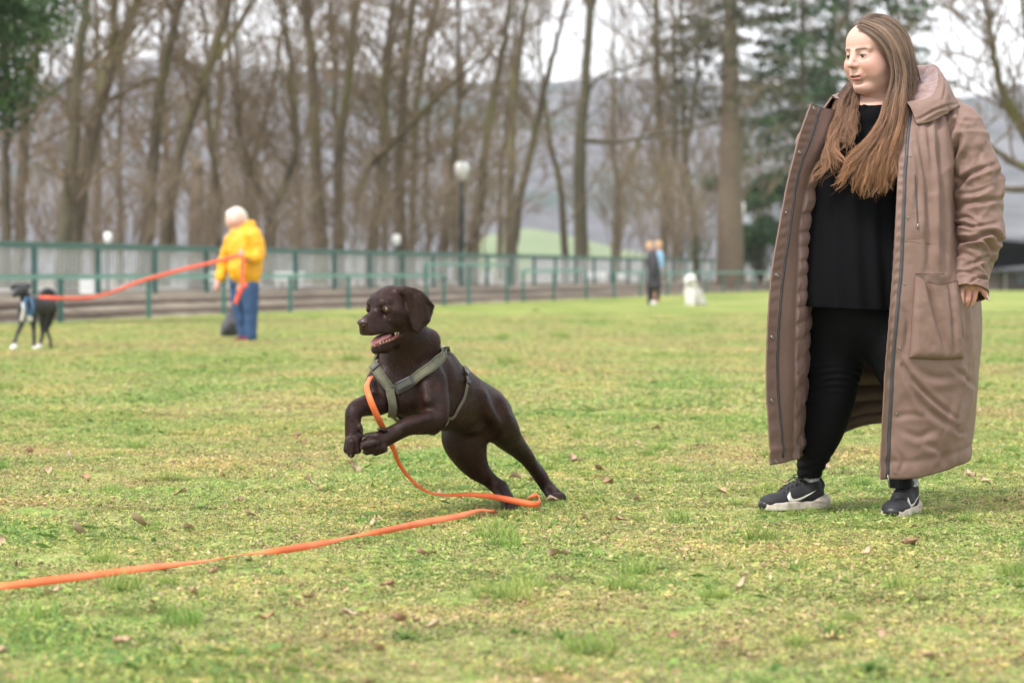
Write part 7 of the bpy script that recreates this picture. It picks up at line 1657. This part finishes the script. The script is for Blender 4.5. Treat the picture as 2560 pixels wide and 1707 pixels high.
for x, d in ((1985, .02), (2050, -.04)): bodymesh('shoe', [([q6(x + 20, 1195, d, 26), q6(x - 30, 1202, d - .06, 24), q6(x - 55, 1208, d - .1, 18)],)], 0.008, m_maroon, yw, 0.01, 0.03)
# her leash
m_leash2 = simple("bright_orange_leash", (0.85, 0.10, 0.05), (0.9, 0.16, 0.08), 5, 0.5)
def L6(x, y, dY, w, A=(0, 0.2, 1)): return q6(x, y, dY, 1)[:3] + [w * 0.86, *A]
rows = [L6(320, 858, -3.78, .038), L6(480, 866, -3.7, .042), L6(650, 866, -3.2, .042), L6(800, 850, -2.8, .042), L6(950, 805, -2.3, .042), L6(1150, 728, -1.8, .048), L6(1350, 672, -1.3, .05), L6(1550, 618, -.8, .05), L6(1750, 572, -.45, .048), L6(1900, 532, -.3, .058), L6(1972, 500, -.29, .05, (.2, .2, 1)), L6(1990, 520, -.30, .05, (1, .2, .3)), L6(1980, 620, -.30, .05, (1, .2, 0)), L6(1985, 740, -.31, .05, (1, .3, 0)), L6(2015, 765, -.32, .05, (1, .3, .5)), L6(1985, 775, -.34, .055, (.8, .3, .5)), L6(1950, 840, -.34, .065, (1, .3, .4)), L6(1925, 900, -.34, .06, (1, .3, .3)), L6(1915, 915, -.34, .04, (1, .3, .3))]
V, Q = ribbon(rows, 0.004, 240); tag(mesh('leash', V, Q, m_leash2), 'taut orange leash running from the hand in the yellow sleeve to the black dog', 'leash')
# dark rucksack on the grass
m_bag = simple("dark_grey_bag_cloth", (0.05, 0.05, 0.05), (0.075, 0.075, 0.095), 12, 0.8)
bagr = empty('rucksack', (P(575, 842, 35.6)[0], 35.6, 0), 'dark grey rucksack slumped on the grass beside the blue jeans', 'bag')
def qb(x, y, dY, r): p_ = z6s(x, y); return list(P(p_[0], p_[1], 35.6 + dY)) + [r / 3.267 / F * 35.6]
bodymesh('bag_body', [([qb(1880, 1010, .05, 38), qb(1885, 1080, .03, 62), qb(1860, 1120, 0, 62)], .02), ([qb(1830, 1140, -.05, 36), qb(1920, 1140, .0, 40)], .02)], 0.009, m_bag, bagr, 0.02, disp=0.012, dsc=12)
bodymesh('bag_pocket', [([qb(1850, 1110, -.12, 34), qb(1870, 1080, -.1, 34)], .02)], 0.009, m_bag, bagr, 0.02)
MB().tube(catmull([qb(1870, 985, .05, 1)[:3], qb(1885, 955, .05, 1)[:3], qb(1905, 985, .05, 1)[:3]], 10), 0.012, 6).build('carry_loop', m_bag, bagr)
# black dog
m_bdog = simple("black_fur", (0.010, 0.010, 0.012), (0.02, 0.019, 0.023), 14, 0.6, 0.5, 0.01, bscale=50)
m_wfur = simple("white_fur", (0.68, 0.66, 0.62), (0.55, 0.52, 0.48), 14, 0.8)
D2 = 31.3
def qd(x, y, dY, r): p_ = z6s(x, y); return list(P(p_[0], p_[1], D2 + dY)) + [r / 3.267 / F * D2]
bd = empty('dog', (P(70, 880, D2)[0], D2, 0), 'black dog with white paws and blue harness at the left end of an orange leash', 'dog')
bodymesh('body', [([qd(205, 960, -.12, 66), qd(260, 930, -.05, 74), qd(330, 930, .1, 74), qd(390, 920, .25, 66), qd(415, 940, .32, 56)], .03), ([qd(225, 900, -.1, 55), qd(205, 850, -.14, 44), qd(190, 815, -.16, 42)], .03),
  ([qd(185, 800, -.16, 48), qd(150, 815, -.24, 36), qd(118, 840, -.30, 22)], .015), ([qd(150, 770, -.2, 22), qd(110, 768, -.22, 20), qd(98, 790, -.22, 14)], .01), ([qd(205, 770, -.12, 24), qd(228, 765, -.1, 20), qd(232, 790, -.1, 12)], .01),
  ([qd(185, 990, -.16, 40), qd(175, 1080, -.2, 22), qd(140, 1160, -.24, 15), qd(115, 1230, -.28, 15), qd(100, 1285, -.3, 20)], .015), ([qd(265, 1000, -.1, 42), qd(275, 1090, -.1, 22), qd(278, 1190, -.12, 15), qd(278, 1270, -.14, 16)], .015),
  ([qd(360, 980, .2, 50), qd(350, 1080, .2, 30), qd(350, 1150, .2, 18), qd(335, 1220, .18, 15), qd(315, 1275, .16, 20)], .015), ([qd(420, 960, .34, 50), qd(400, 1060, .34, 30), qd(385, 1130, .36, 18), qd(410, 1200, .36, 14), qd(415, 1262, .34, 16)], .015),
  ([qd(430, 900, .4, 26), qd(440, 850, .46, 26), qd(410, 815, .46, 30), qd(370, 812, .44, 30), qd(345, 835, .42, 22)], .02)], 0.0075, m_bdog, bd, 0.02, disp=0.004, dsc=22)
for a in ([qd(118, 1262, -.30, 24), qd(95, 1290, -.33, 26)], [qd(320, 1262, .14, 25), qd(308, 1288, .10, 26)], [qd(278, 1270, -.14, 18), qd(272, 1298, -.17, 18)]): bodymesh('white_paw', [(a, .01)], 0.007, m_wfur, bd, 0.01, 0.03)
bodymesh('white_chest', [([qd(185, 910, -.30, 10), qd(195, 960, -.33, 13), qd(180, 1040, -.30, 16)], .01), ([qd(230, 1010, -.30, 20), qd(245, 1040, -.28, 22)], .01)], 0.006, m_wfur, bd, 0.01, 0.03)
m_bluew = simple("blue_webbing", (0.02, 0.085, 0.17), (0.03, 0.11, 0.2), 9, 0.6)
MB().tube(catmull([qd(215, 860, -.28, 1)[:3], qd(205, 900, -.34, 1)[:3], qd(215, 960, -.37, 1)[:3], qd(235, 1010, -.35, 1)[:3]], 12), 0.018, 6, sq=.5).build('harness', m_bluew, bd); h2_ = [c_ for c_ in bd.children if c_.name.startswith('harness')][0]
MB().tube(catmull([qd(245, 860, -.20, 1)[:3], qd(268, 920, -.26, 1)[:3], qd(262, 980, -.28, 1)[:3], qd(240, 1015, -.3, 1)[:3]], 12), 0.020, 6, sq=.5).build('side_strap', m_bluew, h2_)
# the far pair and the white dog
Y3 = 74.0
z8 = lambda x, y: (1500 + x / 5.88, 560 + y / 5.88)
def q8(x, y, dY, r): p_ = z8(x, y); return list(P(p_[0], p_[1], Y3 + dY)) + [r / 5.88 / F * Y3]
m_navy = simple("dark_navy_coat", (0.03, 0.028, 0.045), (0.05, 0.045, 0.05), 6, 0.8)
m_lblue = simple("light_blue_jacket", (0.22, 0.42, 0.62), (0.3, 0.48, 0.66), 6, 0.7)
m_bhair = simple("fair_hair", (0.5, 0.32, 0.17), (0.42, 0.26, 0.13), 20, 0.7)
m_dark = simple("black_trousers", (0.015, 0.015, 0.02), None, 6, 0.8)
p1_ = empty('person', (P(1628, 762, Y3)[0], Y3, 0), 'distant fair haired person in a long dark navy coat seen from the side', 'person')
bodymesh('body', [([q8(730, 340, 0, 50), q8(760, 420, 0, 30), q8(780, 560, 0, 60), q8(790, 800, 0, 60)],), ([q8(740, 900, 0, 40), q8(735, 1130, 0, 26)],), ([q8(800, 900, 0, 36), q8(790, 1130, .05, 26)],), ([q8(700, 350, -.03, 14), q8(690, 360, -.04, 8)],)], 0.02, m_skin2, p1_)
bodymesh('hair', [([q8(725, 310, .02, 56), q8(745, 360, .04, 50)],)], 0.02, m_bhair, p1_, disp=.01)
bodymesh('coat', [([q8(775, 430, 0, 60), q8(770, 520, 0, 90), q8(780, 650, 0, 98), q8(790, 800, 0, 108), q8(800, 880, 0, 112)],), ([q8(800, 480, -.2, 44), q8(790, 640, -.26, 38), q8(760, 740, -.25, 30)],)], 0.02, m_navy, p1_, disp=.02, dsc=5)
bodymesh('trousers', [([q8(735, 900, 0, 54), q8(735, 1130, 0, 34)],), ([q8(770, 900, .05, 50), q8(765, 1120, .05, 34)],)], 0.02, m_dark, p1_)
bodymesh('shoe', [([q8(770, 1160, -.05, 34), q8(800, 1175, -.1, 34)],)], 0.015, m_wfur, p1_); bodymesh('shoe', [([q8(725, 1150, .05, 34), q8(750, 1165, .0, 30)],)], 0.015, m_dark, p1_)
p2_ = empty('person', (P(1645, 758, Y3 + .5)[0], Y3 + .5, 0), 'distant fair haired person in a light blue top half hidden behind the navy coat', 'person')
bodymesh('body', [([q8(860, 320, .5, 50), q8(865, 400, .5, 30), q8(860, 560, .5, 60), q8(850, 800, .5, 60), q8(840, 1000, .5, 36), q8(840, 1140, .5, 26)],), ([q8(905, 560, .5, 30), q8(915, 650, .45, 22), q8(905, 690, .42, 16)],), ([q8(850, 1000, .5, 30), q8(850, 1120, .5, 20), q8(830, 1150, .45, 20)],)], 0.02, m_skin2, p2_)
bodymesh('hair', [([q8(862, 300, .52, 56), q8(870, 350, .54, 44)],)], 0.02, m_bhair, p2_, disp=.01)
bodymesh('jacket', [([q8(865, 430, .5, 52), q8(870, 520, .5, 72), q8(860, 700, .5, 70)],), ([q8(895, 450, .5, 40), q8(912, 560, .5, 32), q8(918, 630, .48, 28)],)], 0.02, m_lblue, p2_, disp=.015, dsc=5)
bodymesh('trousers', [([q8(850, 720, .5, 68), q8(845, 900, .5, 50), q8(842, 1120, .5, 34)],)], 0.02, m_dark, p2_)
wd = empty('dog', (P(1735, 762, 73)[0], 73, 0), 'shaggy white dog sitting upright on the far meadow edge', 'dog')
bodymesh('body', [([q8(1335, 815, -1, 78), q8(1340, 930, -.95, 86), q8(1345, 1040, -.9, 96), q8(1370, 1110, -.85, 96)], .04), ([q8(1300, 1000, -1.1, 50), q8(1295, 1180, -1.12, 36)],), ([q8(1360, 1010, -1.15, 46), q8(1365, 1180, -1.16, 36)],), ([q8(1420, 1000, -.8, 76), q8(1460, 1110, -.75, 80), q8(1480, 1160, -.8, 52)],), ([q8(1500, 1140, -.6, 50), q8(1545, 1180, -.5, 36)],),
  ([q8(1290, 830, -1.15, 40), q8(1262, 845, -1.25, 26)],), ([q8(1380, 790, -.95, 34), q8(1400, 860, -.95, 26)],), ([q8(1290, 780, -1.0, 34), q8(1275, 840, -.95, 24)],)], 0.016, m_wfur, wd, 0.03, disp=.02, dsc=9)

# lamps -------------------------------------------------------------------
m_pole = simple("dark_blue_green_pole", (0.06, 0.09, 0.10), (0.045, 0.07, 0.08), 5, 0.5)
m_globe = simple("milky_lamp_globe", (0.82, 0.82, 0.80), (0.74, 0.74, 0.73), 5, 0.3)
def lamp(px, pyg, Y, r, label, hh=1.7):
    Y = pfd(min(px, 2500), 2.6) + 1.3; c_ = P(px, pyg, Y); R_ = r / F * Y; o = empty('street_lamp', (c_[0], c_[1], 0.45), label, 'lamp', 'white globe lamps behind the fence')
    MB().lathe((c_[0], c_[1], 0), [(R_ * .42, .45), (R_ * .38, c_[2] - R_ * hh), (R_ * .5, c_[2] - R_ * (hh - .1)), (R_ * .5, c_[2] - R_ * (hh - .35))], 12).build('pole', m_pole, o)
    MB().lathe((c_[0], c_[1], c_[2]), [(R_ * .5, -R_ * 1.45), (R_ * .85, -R_ * .8), (R_ * 1.0, 0), (R_ * .98, R_ * .8), (R_ * .8, R_ * 1.15), (R_ * .3, R_ * 1.4)], 20).build('globe', m_globe, o)
    MB().lathe((c_[0], c_[1], c_[2]), [(R_ * .5, R_ * 1.38), (R_ * .2, R_ * 1.55)], 12).build('cap', m_pole, o); return o
lamp(1154, 428, 84, 17, 'tall street lamp with a white globe above the fence right of the brown dog')
lamp(1848, 524, 118, 15, 'faint white lamp globe left of the brown coat, among the evergreens')
lamp(991, 600, 96, 10, 'small white lamp globe just over the fence above the brown dog head')
lamp(270, 594, 90, 10, 'small white lamp globe just over the fence left of the walker in yellow')
# pale things beyond the fence, seen through the mesh
m_white = simple("white_paint", (0.8, 0.8, 0.8), (0.7, 0.7, 0.7), 3, 0.5)
m_grey = simple("pale_grey_render", (0.34, 0.35, 0.36), (0.28, 0.285, 0.29), 2, 0.9)
def block(name, px0, px1, py0, py1, off, label, cat, mat, depth=.4, extra=None):
    Y = pfd((px0 + px1) / 2, off); a = P(px0, py1, Y); b_ = P(px1, py0, Y); z0 = max(.3, a[2]); o = empty(name, ((a[0] + b_[0]) / 2, Y, z0), label, cat)
    c_ = ((a[0] + b_[0]) / 2, Y, (z0 + b_[2]) / 2); MB().box(c_, (b_[0] - a[0], depth, b_[2] - z0)).build('body', mat, o, False); MB().box((c_[0], c_[1], b_[2] + 0.02), (b_[0] - a[0] + .08, depth + .08, .045)).build('top', m_white if mat is m_white else m_grey, o, False); return o
block('plinth', 202, 236, 690, 740, 4.0, 'low white block behind the fence right of the black dog', 'plinth', m_white, .3)
block('wall', 420, 500, 640, 726, 12.0, 'pale grey wall piece behind the fence between the leash and the yellow jacket', 'wall', m_grey, .3)
block('wall', 790, 1180, 646, 706, 16.0, 'long pale grey low wall behind the fence over the brown dog', 'wall', m_grey, .3)
block('wall', 1330, 1900, 648, 700, 14.0, 'far pale grey low wall behind the fence and the walkers', 'wall', m_grey, .3)
m_wh2 = simple("white_plastic", (0.85, 0.85, 0.84), (0.75, 0.75, 0.74), 3, 0.4)
def bench(px, py, label, w=.5, off=4.0):
    Y = pfd(px, off); c_ = P(px, py, Y); zb = .46; o = empty('park_seat', (c_[0], c_[1], zb), label, 'seat', 'low white seats beyond the fence'); zt = max(c_[2], zb + .2)
    MB().box((c_[0], c_[1], zt), (w, .3, .06)).build('seat', m_wh2, o, False); MB().box((c_[0], c_[1] + .14, zt + .12), (w, .04, .16)).build('backrest', m_wh2, o, False)
    for s_ in (-1, 1): MB().box((c_[0] + s_ * w * .38, c_[1], (zt + zb) / 2), (.05, .26, zt - zb)).build('leg', m_wh2, o, False)
bench(722, 722, 'low white seat just right of the yellow jacket behind the fence', .75, 3.6); bench(530, 733, 'tiny white seat left of the blue jeans behind the fence', .2, 3.4)
bench(1215, 713, 'low white seat behind the railings right of the brown dog', .42, 3.6); bench(1488, 708, 'white seat behind the fence left of the far walkers', .8, 3.6); bench(1553, 710, 'small white seat right beside the white one left of the far walkers', .3, 3.6)
# dark low building at the right edge
m_roof = simple("dark_grey_roofing", (0.035, 0.038, 0.045), (0.05, 0.052, 0.06), 1, 0.7); m_wall = simple("purple_brown_wall", (0.10, 0.07, 0.08), (0.075, 0.055, 0.048), 1, 0.9)
YB = 130; bl = empty('pavilion', (P(2620, 710, YB)[0], YB, 0), 'long low dark building with a charcoal roof at the right edge', 'building')
x0 = P(2478, 700, YB)[0]; x1 = P(3300, 700, YB)[0]; zr = P(2500, 592, YB)[2]; ze = P(2500, 672, YB)[2]
MB().box(((x0 + x1) / 2, YB + 4, ze / 2 - .2), (x1 - x0 - .6, 8, ze + .4)).build('wall', m_wall, bl, False)
MB().add([(x0, YB - .6, ze), (x1, YB - .6, ze), (x1, YB + 4, zr), (x0, YB + 4, zr), (x0, YB + 8.6, ze), (x1, YB + 8.6, ze), (x0, YB - .6, ze - .15), (x1, YB - .6, ze - .15), (x0, YB + 8.6, ze - .15), (x1, YB + 8.6, ze - .15)], [(0, 1, 3, 2), (2, 3, 5, 4), (0, 2, 4, 8, 6), (1, 7, 9, 5, 3), (6, 7, 1, 0), (4, 5, 9, 8), (6, 8, 9, 7)]).build('roof', m_roof, bl, False)
for i in range(8):
    MB().box((x0 + 1.6 + i * 1.9, YB - .03, ze * .52), (0.9, .05, ze * .5)).build('window', simple("dim_window_glass", (0.05, 0.06, 0.08), None, 1, .15) if i == 0 else bpy.data.materials['dim_window_glass'], bl, False)
    MB().box((x0 + .65 + i * 1.9, YB - .02, ze * .5), (0.1, .06, ze * .96)).build('pillar', m_grey, bl, False)
# ------------------------------------------------------------------ thin valley haze
m_haze = bpy.data.materials.new("thin_haze"); m_haze.use_nodes = True; hn, hl_ = m_haze.node_tree.nodes, m_haze.node_tree.links; hn.clear()
pv = hn.new('ShaderNodeVolumePrincipled'); pv.inputs['Color'].default_value = (0.86, 0.88, 1.0, 1); pv.inputs['Density'].default_value = 0.00015; pv.inputs['Anisotropy'].default_value = 0.2
ho_ = hn.new('ShaderNodeOutputMaterial'); hl_.new(pv.outputs[0], ho_.inputs['Volume'])
hz = MB().box((0, 1300, 48), (5200, 2800, 106)).build('haze', m_haze, None, False); tag(hz, None, None, None, 'stuff')
